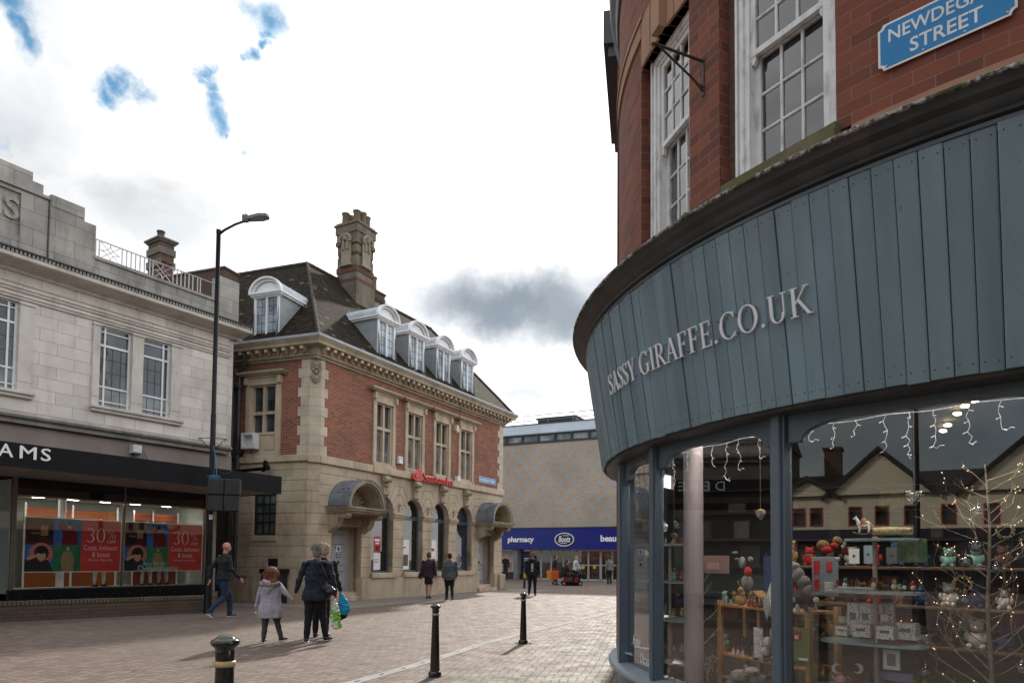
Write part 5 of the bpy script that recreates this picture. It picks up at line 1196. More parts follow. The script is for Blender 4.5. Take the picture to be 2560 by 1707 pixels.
flat_sheet('bank_poster', FS, ARC[2] - .56, ARC[2] + .10, 1.0, 2.15, -.262, wht, 'white poster with red heading in the third arched window', 'poster', [('text', .12, .8, .62, .72, MATS['print_red']), ('picture', .1, .9, .05, .35, maroon)])
# ================================================================== gift shop with the curved front
CX, CY = 5.396, 6.888; K = Cy(CX, CY)
shop = thing('gift_shop', 'red brick corner shop with a curved blue green boarded fascia and arched windows', 'building', (CX, CY, 0))
def chord(R, a, b_, off=0.):
    A = K(a, R, 0); B = K(b_, R, 0); F = Fr((A.x, A.y), degrees(atan2(B.x - A.x, B.y - A.y))); F.O = F.O + F.n * off
    return F, (B - A).length
def arc_us(a, b_, st=1.5): n = max(1, int(abs(b_ - a) / st + .5)); return [a + (b_ - a) * k / n for k in range(n + 1)]
def arc_panel(mb, a, b_, z0, z1, holes, r0, r1, st=1.5):
    us = sorted({a, b_, *[h[0] for h in holes], *[h[1] for h in holes]})
    for p, q in zip(us, us[1:]):
        m = (p + q) / 2; z = z0
        for c, d in sorted([(h[2], h[3]) for h in holes if h[0] < m < h[1]]):
            if c > z: mb.sweep(K, [(r0, z), (r1, z), (r1, c), (r0, c)], arc_us(p, q, st))
            z = max(z, d)
        if z < z1: mb.sweep(K, [(r0, z), (r1, z), (r1, z1), (r0, z1)], arc_us(p, q, st))
RB = 4.267
WN = [(190.4, 200.7), (207.1, 218.35)]; ZS, ZH = 4.20, 6.0
g = MB(); arc_panel(g, 120, 480, 4.16, 7.6, [(a - 1.5, b_ + .05, ZS - .1, ZH) for a, b_ in WN], 4.17, RB); obj('brick_wall', g, M['brick_shop'], shop, smooth=30)
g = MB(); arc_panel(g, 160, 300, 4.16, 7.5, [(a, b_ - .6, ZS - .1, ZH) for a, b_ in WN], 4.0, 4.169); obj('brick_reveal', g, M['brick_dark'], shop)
sand = stone('red_sandstone', (.34, .195, .125), .15, (.12, .07, .05), .3)
g = MB(); arc_panel(g, 219.6, 300, 3.75, 4.158, [], 4.05, RB + .004); arc_panel(g, 160, 189.3, 6.30, 6.46, [], RB, RB + .02); arc_panel(g, 201.9, 205.9, 6.0, 6.46, [], RB, RB + .03); arc_panel(g, 160, 190, 6.45, 6.49, [], RB, RB + .035)
for a, b_ in WN:
    for k in range(8):
        p, q = a - .9 + (b_ - a + 1.3) * k / 8, a - .9 + (b_ - a + 1.3) * (k + 1) / 8; arc_panel(g, p + .05, q - .05, 6.0, 6.46, [], RB - .1, RB + .02 + .004 * (k % 2))
    m = (a + b_) / 2; arc_panel(g, m - .9, m + .9, 6.0, 6.75, [], RB, RB + .09); arc_panel(g, m - 1.2, m + 1.2, 6.62, 6.78, [], RB, RB + .13)
obj('sandstone_dressings', g, sand, shop)
g = MB(); g.sweep(K, [(RB, 7.45), (RB + .03, 7.47), (RB + .05, 7.62), (RB + .10, 7.70), (RB + .12, 7.82), (4.0, 7.9)], arc_us(120, 480, 4)); obj('eaves_cornice', g, paint('dark_eaves', (.05, .05, .055), .6, .2), shop)
g = MB(); g.lathe((CX, CY, 7.9), [(4.2, 0), (.0, 1.2)], 40); obj('roof', g, M['tiles'], shop)
# wing beyond the curve
FWg = Fr((1.255, 8.35), 11); FWg.n = -FWg.n; g = MB(); g.box(FWg, .6, 2.6, -.5, 0, 0, 8.6); obj('wing_wall', g, M['brick_shop'], shop)
g = MB(); g.box(FWg, .5, 2.7, -.6, .12, 8.15, 8.3); g.box(FWg, .45, 2.7, -.65, .18, 8.3, 8.75); obj('wing_cornice', g, MATS['dark_eaves'], shop)
# sash windows
def sash(a, b_, label=None):
    F, L = chord(4.185, a, b_ - .4, 0); W0 = .10
    g = MB(); panel(g, F, 0, L, ZS, ZH, [(W0, L - W0, ZS + .05, ZH - .08)], -.16, -.0); g.bbox(F, .02, .06, 0, .02, ZS, ZH, .006); g.box(F, .0, .018, 0, .035, ZS, ZH); g.box(F, L - .05, L, 0, .02, ZS, ZH); g.box(F, 0, L, 0, .02, ZH - .06, ZH)
    w = obj('sash_window', g, M['white_old'], shop)
    ZM = 5.165
    for nm, z0, z1, n0 in (('lower_sash', ZS + .05, ZM + .02, -.115), ('upper_sash', ZM - .025, ZH - .08, -.06)):
        g = MB(); x0, x1 = W0, L - W0; t = .042
        panel(g, F, x0, x1, z0, z1, [(x0 + t, x1 - t, z0 + .06 if nm[0] == 'l' else z0 + .045, z1 - .045)], n0, n0 + .04)
        ia, ib, za, zb = x0 + t, x1 - t, z0 + (.06 if nm[0] == 'l' else .045), z1 - .045
        for k in (1, 2): u = ia + (ib - ia) * k / 3; g.bbox(F, u - .011, u + .011, n0 + .01, n0 + .036, za, zb, .006)
        nr = 3
        for k in range(1, nr): z = za + (zb - za) * k / nr; g.bbox(F, ia, ib, n0 + .008, n0 + .034, z - .011, z + .011, .006)
        if nm[0] == 'u':
            for u in (x0 + .02, x1 - .02): g.prism(F, [(u - .02, z0), (u + .02, z0), (u + .02, z0 - .03), (u + .008, z0 - .06), (u - .008, z0 - .06), (u - .02, z0 - .03)], n0, n0 + .035)
        s = obj(nm, g, M['white_old'], w, bevel=.002)
        g = MB(); rs = random.Random(int(a * 7) + len(nm))
        for i in range(3):
            for j in range(nr):
                p, q = ia + (ib - ia) * i / 3 + .008, ia + (ib - ia) * (i + 1) / 3 - .008; c, d = za + (zb - za) * j / nr + .008, za + (zb - za) * (j + 1) / nr - .008
                e = [rs.uniform(-.0022, .0022) for _ in range(4)]; g.add([F(p, n0 + .02 + e[0], c), F(q, n0 + .02 + e[1], c), F(q, n0 + .02 + e[2], d), F(p, n0 + .02 + e[0] - e[1] + e[2], d)], [(0, 1, 2, 3)])
        obj('panes', g, glass('sash_glass', (.5, .53, .56), 2.2, .05), s, fix=False)
    g = MB(); g.box(F, -.06, L + .06, -.05, .13, ZS - .10, ZS + .0); g.box(F, -.06, L + .06, -.02, .15, ZS - .11, ZS - .05); obj('window_sill', g, stone('mossy_sill', (.14, .12, .06), .3, (.06, .07, .015), .9), w)
    return w
for a, b_ in WN: sash(a, b_)
g = MB(); g.sweep(K, [(2.2, 3.9), (2.21, 3.9), (2.21, 6.5), (2.2, 6.5)], arc_us(160, 280, 6)); g.lathe((CX, CY, 6.6), [(4.1, 0), (4.1, .05)], 40); g.lathe((CX, CY, 3.86), [(3.95, 0), (3.95, .04)], 40)
obj('upper_room', g, paint('upper_room', (.10, .11, .13), .8, .2), shop)
t = thing('stacked_sheets', 'pale curved shape leaning inside the lower right sash window above the sill', 'board', K(214.8, 3.75, 3.9)); g = MB(); Fi, _ = chord(3.85, 213, 217)
g.tube([Fi(.1, 0, 3.9), Fi(.11, 0, 4.3), Fi(.15, 0, 4.45), Fi(.2, 0, 4.5), Fi(.26, 0, 4.4), Fi(.3, 0, 3.9)], .012, 6); g.box(Fi, .12, .27, -.02, -.01, 3.9, 4.42); obj('board', g, M['white'], t)
# cornice over the fascia
dm = paint('cornice_paint', (.040, .042, .045), .5, .35, 2.5, .15, dirt=(.10, .075, .055), dirt_amt=.4)
bl = paint('shop_blue', (.085, .115, .145), .42, .1, 2)
g = MB(); g.sweep(K, [(4.60, 3.652), (4.665, 3.66), (4.655, 3.685), (4.675, 3.70), (4.69, 3.735), (4.73, 3.76), (4.745, 3.79), (4.76, 3.80), (4.2, 3.80), (4.2, 3.652)], arc_us(140, 300, 1.2)); obj('fascia_cornice', g, dm, shop, smooth=30)
g = MB(); g.sweep(K, [(4.585, 3.60), (4.618, 3.60), (4.622, 3.625), (4.635, 3.63), (4.638, 3.651), (4.585, 3.651)], arc_us(140, 300, 1.2)); obj('fascia_bead', g, bl, shop, smooth=30)
g = MB(); us = arc_us(140, 300, .25); rs = random.Random(2); base = len(g.v)
pr = [(4.755, 3.798), (4.772, 3.802), (4.774, 3.814), (4.765, 3.824), (4.2, 4.02), (4.2, 3.80)]
for u in us:
    e = mnoise.noise(Vector((u * 1.9, 0, 0))) * .003 + rs.uniform(-.0015, .0015)
    for i, (r, z) in enumerate(pr): g.v.append(K(u, r + (e if i < 4 else 0), z + (e * .7 if i in (2, 3) else 0)))
k = len(pr)
for j in range(len(us) - 1):
    for i in range(k): g.f.append([j * k + i, (j + 1) * k + i, (j + 1) * k + (i + 1) % k, j * k + (i + 1) % k]); g.uv.append(None)
def moss_mat():
    b = NB('mossy_cap'); c = b.mix(b.ramp(b.noise(26, 5, rough=.7), .42, .58), (.045, .042, .038), (.42, .41, .40)); c = b.mix(b.ramp(b.noise(7, 4), .5, .62), c, (.06, .07, .02)); b.base(c); b.rough(.95); b.bump(b.noise(60, 4), .8, .01); return b.m
obj('cornice_cap', g, moss_mat(), shop)
# boards: leaning out towards the top, each a little different
def plank_mat(i):
    nm = 'board_paint_%d' % i
    if nm in MATS: return MATS[nm]
    b = NB(nm); f = [1.12, 1.22, 1.28, 1.34, 1.42][i]; h = [0, .006, -.004, .004, .01][i]; col = (.114 * f, (.164 + h * .5) * f, .194 * f)
    c = b.mix(b.ramp(b.noise(5, 6, stretch=(1, 1, .12)), .35, .68), tuple(x * .86 for x in col), tuple(x * 1.14 for x in col))
    c = b.mix(b.ramp(b.noise(1.3, 4), .55, .75, 0, .35), c, (.11, .13, .14)); c = b.mix(b.ramp(b.noise(22, 3, stretch=(1, 1, .5)), .68, .76, 0, .5), c, (.055, .075, .075))
    b.base(c); b.rough(b.ramp(b.noise(9, 3), .3, .7, .38, .58)); b.bump(b.noise(26, 6, stretch=(1, 1, .07), rough=.7), .30, .008); MATS[nm] = b.m; return b.m
ZB, ZTp = 2.42, 3.628; RBt, RTp = 4.437, 4.623
rs = random.Random(11); th = 150.0; nails = MB()
while th < 262:
    w = 1.455 + rs.uniform(-.04, .04); a, b_ = th + .03, th + w - .03; e = rs.uniform(-.004, .010); zb = ZB + rs.choice((0, 0, .002, -.006, .003)); zt = ZTp + rs.uniform(-.004, .004)
    g = MB(); ra, rb = (RBt + e, RTp + e); c = .05; A = []
    for (u, ro) in ((a, 0), (a + .10, .005), (b_ - .10, .005), (b_, 0)):
        for z, r in ((zb, ra), (zt, rb)): A += [K(u, r - .018, z), K(u, r + ro * .6, z)]
    fs = []
    for j in range(3):
        o = j * 4; fs += [(o + 1, o + 5, o + 7, o + 3), (o, o + 2, o + 6, o + 4), (o, o + 4, o + 5, o + 1), (o + 2, o + 3, o + 7, o + 6)]
    fs += [(0, 1, 3, 2), (12, 14, 15, 13)]
    g.add(A, fs); obj('fascia_board', g, plank_mat(rs.randrange(5)), shop)
    for z in (ZB + .055, ZTp - .045):
        for u in (a + .3, b_ - .3):
            t_ = (z - ZB) / (ZTp - ZB); nails.ball(K(u, RBt + (RTp - RBt) * t_ + e + .003, z + rs.uniform(-.004, .004)), .0042, 6, 4)
    th += w
obj('nails', nails, paint('rusty_nails', (.035, .022, .016), .8), shop)
g = MB(); g.sweep(K, [(4.3, 2.44), (4.41, 2.44), (4.575, 3.60), (4.3, 3.60)], arc_us(148, 270, 2)); obj('fascia_backing', g, M['black_matt'], shop)
g = MB(); fsn = lambda x, d, y: K(x, RBt + (RTp - RBt) * (y - ZB) / (ZTp - ZB) + d, y)
put_serif(g, fsn, 'SASSY', 188.2, 195.9, 2.934, 3.112, .020, .030, gap=.05); obj('shop_name', g, paint('letter_white', (.76, .77, .80), .4, .04), shop); g = MB(); put_serif(g, fsn, 'GIRAFFE.CO.UK', 196.9, 218.0, 2.932, 3.108, .020, .030, gap=.06)
obj('shop_name', g, paint('letter_white', (.76, .77, .80), .4, .04), shop)
g = MB()
for u in [188.6 + 1.02 * k for k in range(29)]:
    for z in (2.96, 3.08): g.tube([fsn(u, -.0, z), fsn(u, .022, z)], .004, 5)
obj('letter_pins', g, chrome, shop)
# soffit and shopfront
g = MB(); g.sweep(K, [(4.15, 2.40), (4.40, 2.40), (4.41, 2.42), (4.41, 2.445), (4.15, 2.445)], arc_us(148, 300, 2)); obj('soffit_board', g, dm, shop, smooth=30)
RG = 4.25; PN = [(160, 176.8), (180.3, 192.3), (193.8, 211.7), (213.4, 234.0), (235.7, 254)]
g = MB()
for a, b_ in ((176.8, 180.3), (192.3, 193.8), (211.7, 213.4), (234.0, 235.7), (254, 256)):
    F, L = chord(RG, a, b_); g = MB(); g.box(F, L * .06, L * .94, -.045, .035, .40, 2.41); g.bbox(F, L * .22, L * .78, .035, .06, .40, 2.41, .008); fr_ = obj('shopfront_post', g, bl, shop)
g = MB(); g.sweep(K, [(4.10, .325), (4.335, .325), (4.37, .335), (4.375, .355), (4.36, .375), (4.26, .40), (4.10, .41)], arc_us(156, 300, 1.5)); obj('sill', g, paint('sill_paint', (.20, .24, .28), .4, .12, 3), shop, smooth=35)
g = MB(); g.sweep(K, [(4.05, 0), (4.27, 0), (4.27, .325), (4.05, .325)], arc_us(156, 300, 2)); g.sweep(K, [(4.05, 0), (4.28, 0), (4.28, 2.40), (4.05, 2.40)], arc_us(256, 516, 4)); obj('stallriser', g, bl, shop)
G = []
for i, (a, b_) in enumerate(PN):
    F, L = chord(RG, a, b_); G.append((F, L))
    s = .075; r = min(.28, L * .28); zc, zt = 2.215, 2.335
    pts = [(0, 2.41), (0, zc), (s, zc)] + [(s + .01 + r * (1 - cos(q)), zc + .01 + (zt - zc - .01) * sin(q)) for q in [pi / 2 * k / 9 for k in range(10)]]
    pts += [(L - x, z) for x, z in reversed(pts)]
    g = MB(); g.prism(F, pts, -.06, -.0); obj('arched_head', g, bl, fr_)
    g = MB(); g.add([F(0, -.03, .40), F(L, -.03, .40), F(L, -.03, 2.40), F(0, -.03, 2.40)], [(0, 1, 2, 3)]); obj('glass_pane', g, M['glass'], fr_, fix=False)
# iron bracket on the pier
t = thing('iron_bracket', 'rusty black triangular iron bracket on the brick pier between the two sash windows', 'bracket', K(203.2, RB, 5.1))
F = Fr((0, 0), 0); pB = K(203.2, RB, 0); nn = (K(203.2, 5, 0) - K(203.2, 4, 0)); F.O = pB; F.d = nn; F.n = Vector((-nn.y, nn.x, 0))
g = MB(); g.box(F, .0, .008, -.012, .012, 5.06, 5.36); g.box(F, 0, .47, -.010, .010, 5.335, 5.345)
g.tube([F(.005, 0, 5.10), F(.10, 0, 5.17), F(.44, 0, 5.345)], .009, 6); g.tube([F(.47 + .016 * sin(q), 0, 5.33 - .016 * cos(q) + .0) for q in [k * pi / 5 for k in range(9)]], .006, 5)
g.tube([F(.02, .0, 5.10), F(.04, 0, 5.12), F(.03, 0, 5.15), F(.01, 0, 5.13)], .007, 5); obj('bracket', g, paint('rusty_iron', (.035, .025, .022), .6, .4, 20, .4), t)
FSn, LS = chord(RB, 221.9, 231.1, .015)
street_sign(FSn, 0, LS, 4.378, 4.662, .012, [('NEWDEGATE', .058, .642, 4.538, 4.618), ('STREET', .171, .53, 4.42, 4.505)], 'large blue and white street name plate on the red brick above the boarded fascia', cut=.028)
g = MB(); t = SC.objects['street_sign.001']
for u in (.045, LS * .35, LS * .65, LS - .045):
    for z in (4.398, 4.642): g.ball(FSn(u, .022, z), .006, 8, 5)
obj('screw', g, wp, t, smooth='all')

# interior of the shop
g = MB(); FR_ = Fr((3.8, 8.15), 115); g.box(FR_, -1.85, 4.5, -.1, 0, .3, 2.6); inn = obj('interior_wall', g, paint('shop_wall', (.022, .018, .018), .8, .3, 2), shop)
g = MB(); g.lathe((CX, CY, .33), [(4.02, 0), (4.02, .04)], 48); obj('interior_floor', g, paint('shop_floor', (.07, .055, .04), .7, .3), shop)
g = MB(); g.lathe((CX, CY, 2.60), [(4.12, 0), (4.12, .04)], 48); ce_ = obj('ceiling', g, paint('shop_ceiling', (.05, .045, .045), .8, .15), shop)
g = MB()
for k, (u, n) in enumerate(((1.9, .1), (2.9, .1))): g.box(FR_, u, u + .05, n, n + .5, 2.575, 2.598)
obj('added_strip_light', g, emit('added_strip_light', (1, .93, .82), 1.2), ce_)  # two strips added to give the interior some light
g = MB()
for x, y in ((1020, 85), (970, 115), (930, 155), (880, 215), (855, 245)):
    d = ray(1950 + x / 2.0984, 960 + y / 2.0984); p = Vector((0, 0, CAM_H)) + d * ((2.56 - CAM_H) / d.z); g.ball(p, .022, 8, 6, (1.5, 1, .6))
obj('spot_lamp', g, emit('warm_spot', (1, .75, .4), 14), ce_)
g = MB()
for a in (184, 189, 197, 203, 209, 216, 221, 226, 231): q = K(a, 3.93, 2.585); g.lathe(q, [(.045, 0), (.045, .012)], 12)
obj('unseen_fill_light', g, emit('unseen_fill_light', (1, .90, .78), 110), ce_)  # added discs, unseen above the arched heads, to light the display goods
# things pinned and shelved along the back wall
rs = random.Random(21)
cols = [(.35, .30, .25), (.10, .16, .14), (.30, .05, .05), (.08, .07, .06), (.40, .38, .36), (.16, .11, .07), (.05, .12, .18), (.33, .26, .12)]
for i in range(6):
    z = .7 + .33 * i if i < 5 else 2.3
    g = MB(); g.box(FR_, -1.7, 4.3, .0, .22, z - .02, z); tag(obj('wall_shelf', g, paint('shelf_wood', (.05, .032, .02), .6, .3, 5)), 'dark back wall shelf inside the gift shop, %s from the floor' % ['first', 'second', 'third', 'fourth', 'fifth', 'sixth'][i], 'shelf', 'shelves along the back wall of the gift shop')
nm = 0
cn = ['cream', 'dark green', 'red', 'black', 'white', 'brown', 'navy', 'mustard']; on = ['lowest', 'second', 'middle', 'fourth', 'highest']
on2 = ['first', 'second', 'third', 'fourth', 'fifth', 'sixth', 'seventh', 'eighth']
for i in range(5):
    z = .7 + .33 * i; u = -1.6; k = 0
    while u < 3.4 and k < 8:
        w = rs.uniform(.12, .26); h = rs.uniform(.12, .26); c = rs.randrange(len(cols)); t = thing('framed_card', '%s framed card, %s from left on the %s back wall shelf' % (cn[c], on2[k], on[i]), 'framed card', FR_(u, .1, z), group='framed cards on the back wall shelves'); g = MB(); n = .04 + rs.uniform(0, .1)
        panel(g, FR_, u, u + w, z, z + h, [(u + .015, u + w - .015, z + .015, z + h - .015)], n, n + .02); obj('frame', g, paint('frame_dark', (.03, .025, .02), .5), t); g = MB(); g.box(FR_, u + .01, u + w - .01, n, n + .008, z + .01, z + h - .01); obj('picture', g, paint('gift_%d' % c, tuple(q * .45 for q in cols[c]), .6, .35, 14), t); u += w + rs.uniform(.12, .45); k += 1

def at(i, depth, c, x, y):
    """photo crop coordinates -> point on the plane 'depth' behind pane i"""
    ox, oy, s = {'V': (1430, 1000, 2.2175), 'W': (1950, 960, 2.0984)}[c]; u, z = on_plane(G[i][0], -depth, ox + x / s, oy + y / s); return u, z
def gp(i, depth, u, z): return G[i][0](u, -depth, z)
ice = paint('pale_shelf', (.30, .42, .45), .3, .05)
pinewood = paint('pine_wood', (.42, .23, .09), .55, .2, 9)
furw = paint('white_plush', (.62, .60, .58), .95, .15, 30, .9, bscale=120); furg = paint('grey_plush', (.24, .23, .23), .95, .25, 25, .9, bscale=120); furb = paint('brown_plush', (.22, .12, .05), .95, .3, 25, .9, bscale=120)
redf = paint('red_felt', (.40, .02, .02), .9, .2, 20, .6); darkf = paint('dark_felt', (.035, .035, .04), .95, .3, 20, .6); navyf = paint('navy_plush', (.02, .045, .13), .9, .3, 20, .7)
gold = paint('gold_glitter', (.45, .36, .18), .35, .5, 140, .8, metal=.7, bscale=160); silverm = paint('silver_leaf', (.45, .45, .43), .35, .4, 60, .5, metal=.5)
# tiered stands
def stand(name, i, depth, c, xp, tiers, label, dd_=.16):
    u, _ = at(i, depth, c, xp, 1000); t = thing(name, label, 'display stand', gp(i, depth, u, .37)); F = G[i][0]
    g = MB(); g.tube([gp(i, depth, u, .37), gp(i, depth, u, at(i, depth, c, xp, tiers[0][2])[1] + .02)], .016, 12); obj('pole', g, paint('pale_pole', (.42, .33, .28), .4), t, smooth=40)
    for x0, x1, y in tiers:
        a, z = at(i, depth, c, x0, y); b_, _ = at(i, depth, c, x1, y); m, w = (a + b_) / 2, (b_ - a) / 2
        pts = [(m + w * (1 if cos(q) > 0 else -1) * abs(cos(q)) ** .55, -depth + dd_ * (1 if sin(q) > 0 else -1) * abs(sin(q)) ** .7) for q in [2 * pi * k / 28 for k in range(28)]]
        g = MB(); g.slab(F, pts, z - .012, z + .003); obj('shelf', g, ice, t)
    return u
stand('tiered_stand', 2, .42, 'V', 545, [(360, 690, 805), (372, 690, 993), (370, 700, 1183), (300, 690, 1378)], 'pale blue tiered display stand behind the pinkish column')
stand('tiered_stand', 3, .42, 'W', 500, [(355, 720, 815), (265, 752, 1078), (228, 775, 1330), (200, 780, 1563)], 'pale blue tiered display stand holding the white patterned boxes')
u, _ = at(2, .28, 'V', 674, 1000); a, _ = at(2, .28, 'V', 640, 1000); rr = abs(u - a) * .98
g = MB(); g.lathe(gp(2, .28, u, .37), [(rr, 0), (rr, 2.2)], 28); tag(obj('column', g, paint('pinkish_column', (.36, .31, .34), .45, .05), smooth=40), 'pinkish white round column inside the middle display window', 'column')
# hearts
def heart(i, depth, c, x, y, w, m1, m2, label, ytop):
    u, z = at(i, depth, c, x, y); F = G[i][0]; t = thing('hanging_heart', label, 'ornament', gp(i, depth, u, z)); g = MB()
    pts = [(16 * sin(q) ** 3, 13 * cos(q) - 5 * cos(2 * q) - 2 * cos(3 * q) - cos(4 * q)) for q in [2 * pi * k / 30 for k in range(30)]]
    s = w / 32.; Rg = []
    for n, e in ((-.022, .55), (-.015, .85), (0, 1), (.015, .85), (.022, .55)): Rg += [F(u + px * s * e, -depth + n, z + pz * s * e) for px, pz in pts]
    k = 30; g.add(Rg, [(j * k + q, j * k + (q + 1) % k, (j + 1) * k + (q + 1) % k, (j + 1) * k + q) for j in range(4) for q in range(k)] + [tuple(range(k)), tuple(range(4 * k, 5 * k))]); obj('heart', g, m1, t, smooth=60)
    g = MB(); rs = random.Random(int(x))
    for q in range(26): g.ball(F(u + rs.uniform(-.42, .42) * w, -depth + .02, z + w * rs.uniform(.12, .36)), .006, 5, 4)
    obj('glitter_trim', g, m2, t)
    g = MB(); g.tube([F(u, -depth, z + w * .3), F(u, -depth, z + w * .3 + .12), F(u, -depth, 2.36)], .0018, 4); obj('string', g, m2, t)
hp = paint('mauve_heart', (.30, .25, .29), .4, .1); hg = paint('pearl_heart', (.5, .5, .46), .15, .1)
heart(2, .16, 'V', 1045, 630, .085, hp, gold, 'mauve heart with a glittery top hanging in the right half of the middle window', 470)
heart(2, .22, 'V', 566, 750, .062, hp, gold, 'mauve heart hanging between the post and the pinkish column', 600)
heart(1, .25, 'V', 301, 722, .055, paint('taupe_heart', (.2, .17, .14), .5), gold, 'small taupe heart hanging in the narrow left window', 600)
heart(3, .20, 'W', 705, 595, .11, glass('clear_heart', (.8, .8, .76), 2.5, .2), silverm, 'clear glass heart hanging above the right tiered stand', 430)
# icicle lights
ww = emit('white_wire', (.85, .85, 1.0), .12); ww.node_tree.nodes['Principled BSDF'].inputs['Base Color'].default_value = (.7, .7, .72, 1)
for i, lab in ((1, 'white icicle light string across the top of the narrow left window'), (2, 'white icicle light string across the top of the middle window'), (3, 'white icicle light string across the top of the right window')):
    F, L = G[i]; rs = random.Random(i * 5); t = thing('icicle_lights', lab, 'string lights', F(L / 2, -.08, 2.33)); g = MB(); tw = MB()
    n = int(L / .15)
    g.tube([F(L * k / 20, -.08, 2.325 + .006 * sin(k)) for k in range(1, 20)], .0022, 4)
    for k in range(n):
        u = L * (k + .6 + rs.uniform(-.2, .2)) / n; d = rs.choice((.10, .16, .22, .28)); pts = []; m = int(d / .028)
        for q in range(m + 1): pts.append(F(u + rs.uniform(-.017, .017) * (q > 0), -.08 + rs.uniform(-.01, .01), 2.325 - d * q / m))
        if rs.random() < .5: e = pts[-1]; pts += [e + F.d * .02 - Vector((0, 0, .012)), e + F.d * .04 + Vector((0, 0, .005))]
        g.tube(pts, .0017, 5)
        for q in range(1, len(pts), 2): s = rs.choice((-1, 1)); g.tube([pts[q], pts[q] + F.d * s * .018 + Vector((0, 0, -.006))], .0022, 4); (rs.random() < .5) and tw.ball(pts[q] + F.d * s * .02 + Vector((0, 0, -.007)), .0028, 5, 4)
    obj('wire', g, ww, t); obj('bulb', tw, emit('led', (.9, .9, 1.), 1.0), t)
# wooden shelf unit
t = thing('wooden_shelf_unit', 'rough pine shelf unit with two shelves behind the post between middle and right windows', 'shelf unit', gp(2, .5, .9, .37)); F = G[2][0]
u0, zt = at(2, .5, 'V', 812, 1105); u1, _ = at(2, .5, 'V', 1300, 1140); z1 = at(2, .5, 'V', 900, 1135)[1]; z2 = at(2, .5, 'V', 900, 1408)[1]
for u in (u0, u1): 
    g = MB(); g.bbox(F, u, u + .042, -.52, -.48, .37, zt, .003); g.bbox(F, u, u + .042, -.80, -.76, .37, zt, .003); obj('post', g, pinewood, t)
g = MB(); um = at(2, .5, 'V', 985, 1200)[0]; g.bbox(F, um, um + .035, -.6, -.57, .37, z1, .003); obj('post', g, pinewood, t)
for z in (z1, z2, .45): g = MB(); g.bbox(F, u0 + .04, u1, -.80, -.49, z - .022, z, .003); obj('shelf', g, pinewood, t)
# white branch tree
def twig_tree(name, i, depth, base, z0, H, spread, mat, label, seed, r0=.012, n=26, lit=None, up=.6):
    F = G[i][0]; rs = random.Random(seed); t = thing(name, label, 'decorative tree', F(base, -depth, z0)); g = MB(); tips = []
    trunk = [F(base + .01 * sin(k * 1.3), -depth, z0 + H * k / 8) for k in range(9)]
    g.tube(trunk, [r0 * (1.2 - .95 * k / 8) for k in range(9)], 8)
    def branch(p, d, L, r, lev):
        pts = [p]; q = Vector(p)
        for k in range(4):
            d = (d + Vector((rs.uniform(-.26, .26), rs.uniform(-.2, .2), rs.uniform(-.10, .22)))).normalized(); q = q + d * L / 4; pts.append(q.copy())
            if lev and k in (1, 2, 3) and rs.random() < .9: s = (d + F.d * rs.uniform(-.9, .9) + Vector((0, 0, rs.uniform(-.2, .5)))).normalized(); branch(q, s, L * rs.uniform(.3, .5), r * .55, lev - 1)
            elif rs.random() < .5: tips.append(q + Vector((rs.uniform(-.006, .006), 0, rs.uniform(.0, .008))))
        g.tube(pts, [r, r * .85, r * .7, r * .5, r * .3], 5); tips.append(pts[-1])
    for k in range(n):
        f = .12 + .84 * k / n; p = F(base, -depth, z0 + H * f); s = 1 if k % 2 else -1
        d = (F.d * s * rs.uniform(.5, 1.) + F.n * rs.uniform(-.5, .5) + Vector((0, 0, up * rs.uniform(.5, 1.3)))).normalized(); branch(p, d, spread * (1.0 - .62 * f) * rs.uniform(.6, 1.05), r0 * .34 * (1.1 - .5 * f), 2 if lit else 1)
    obj('branches', g, mat, t, smooth=60)
    if lit:
        b = MB(); [b.ball(q, .0030, 6, 4) for q in tips if rs.random() < .11]; obj('bulb', b, lit, t)
    return t
u, z = at(2, .36, 'V', 715, 1400); _, zt2 = at(2, .36, 'V', 760, 900); twig_tree('white_branch', 2, .36, u, z - .1, zt2 - z + .12, .30, paint('white_branch', (.62, .60, .60), .6, .1), 'white painted branch beside the pinkish column', 4, .010, 15, None, 1.1)
u, z = at(3, .42, 'W', 1108, 1560); _, zt2 = at(3, .42, 'W', 1080, 420); twig_tree('lit_twig_tree', 3, .42, u, .37, zt2 - .37, .56, paint('twig_bark', (.26, .22, .165), .6, .3, 20, .4), 'brown twig tree with warm fairy lights and glass baubles', 12, .015, 40, emit('warm_led', (1, .62, .35), 2.2), .55)
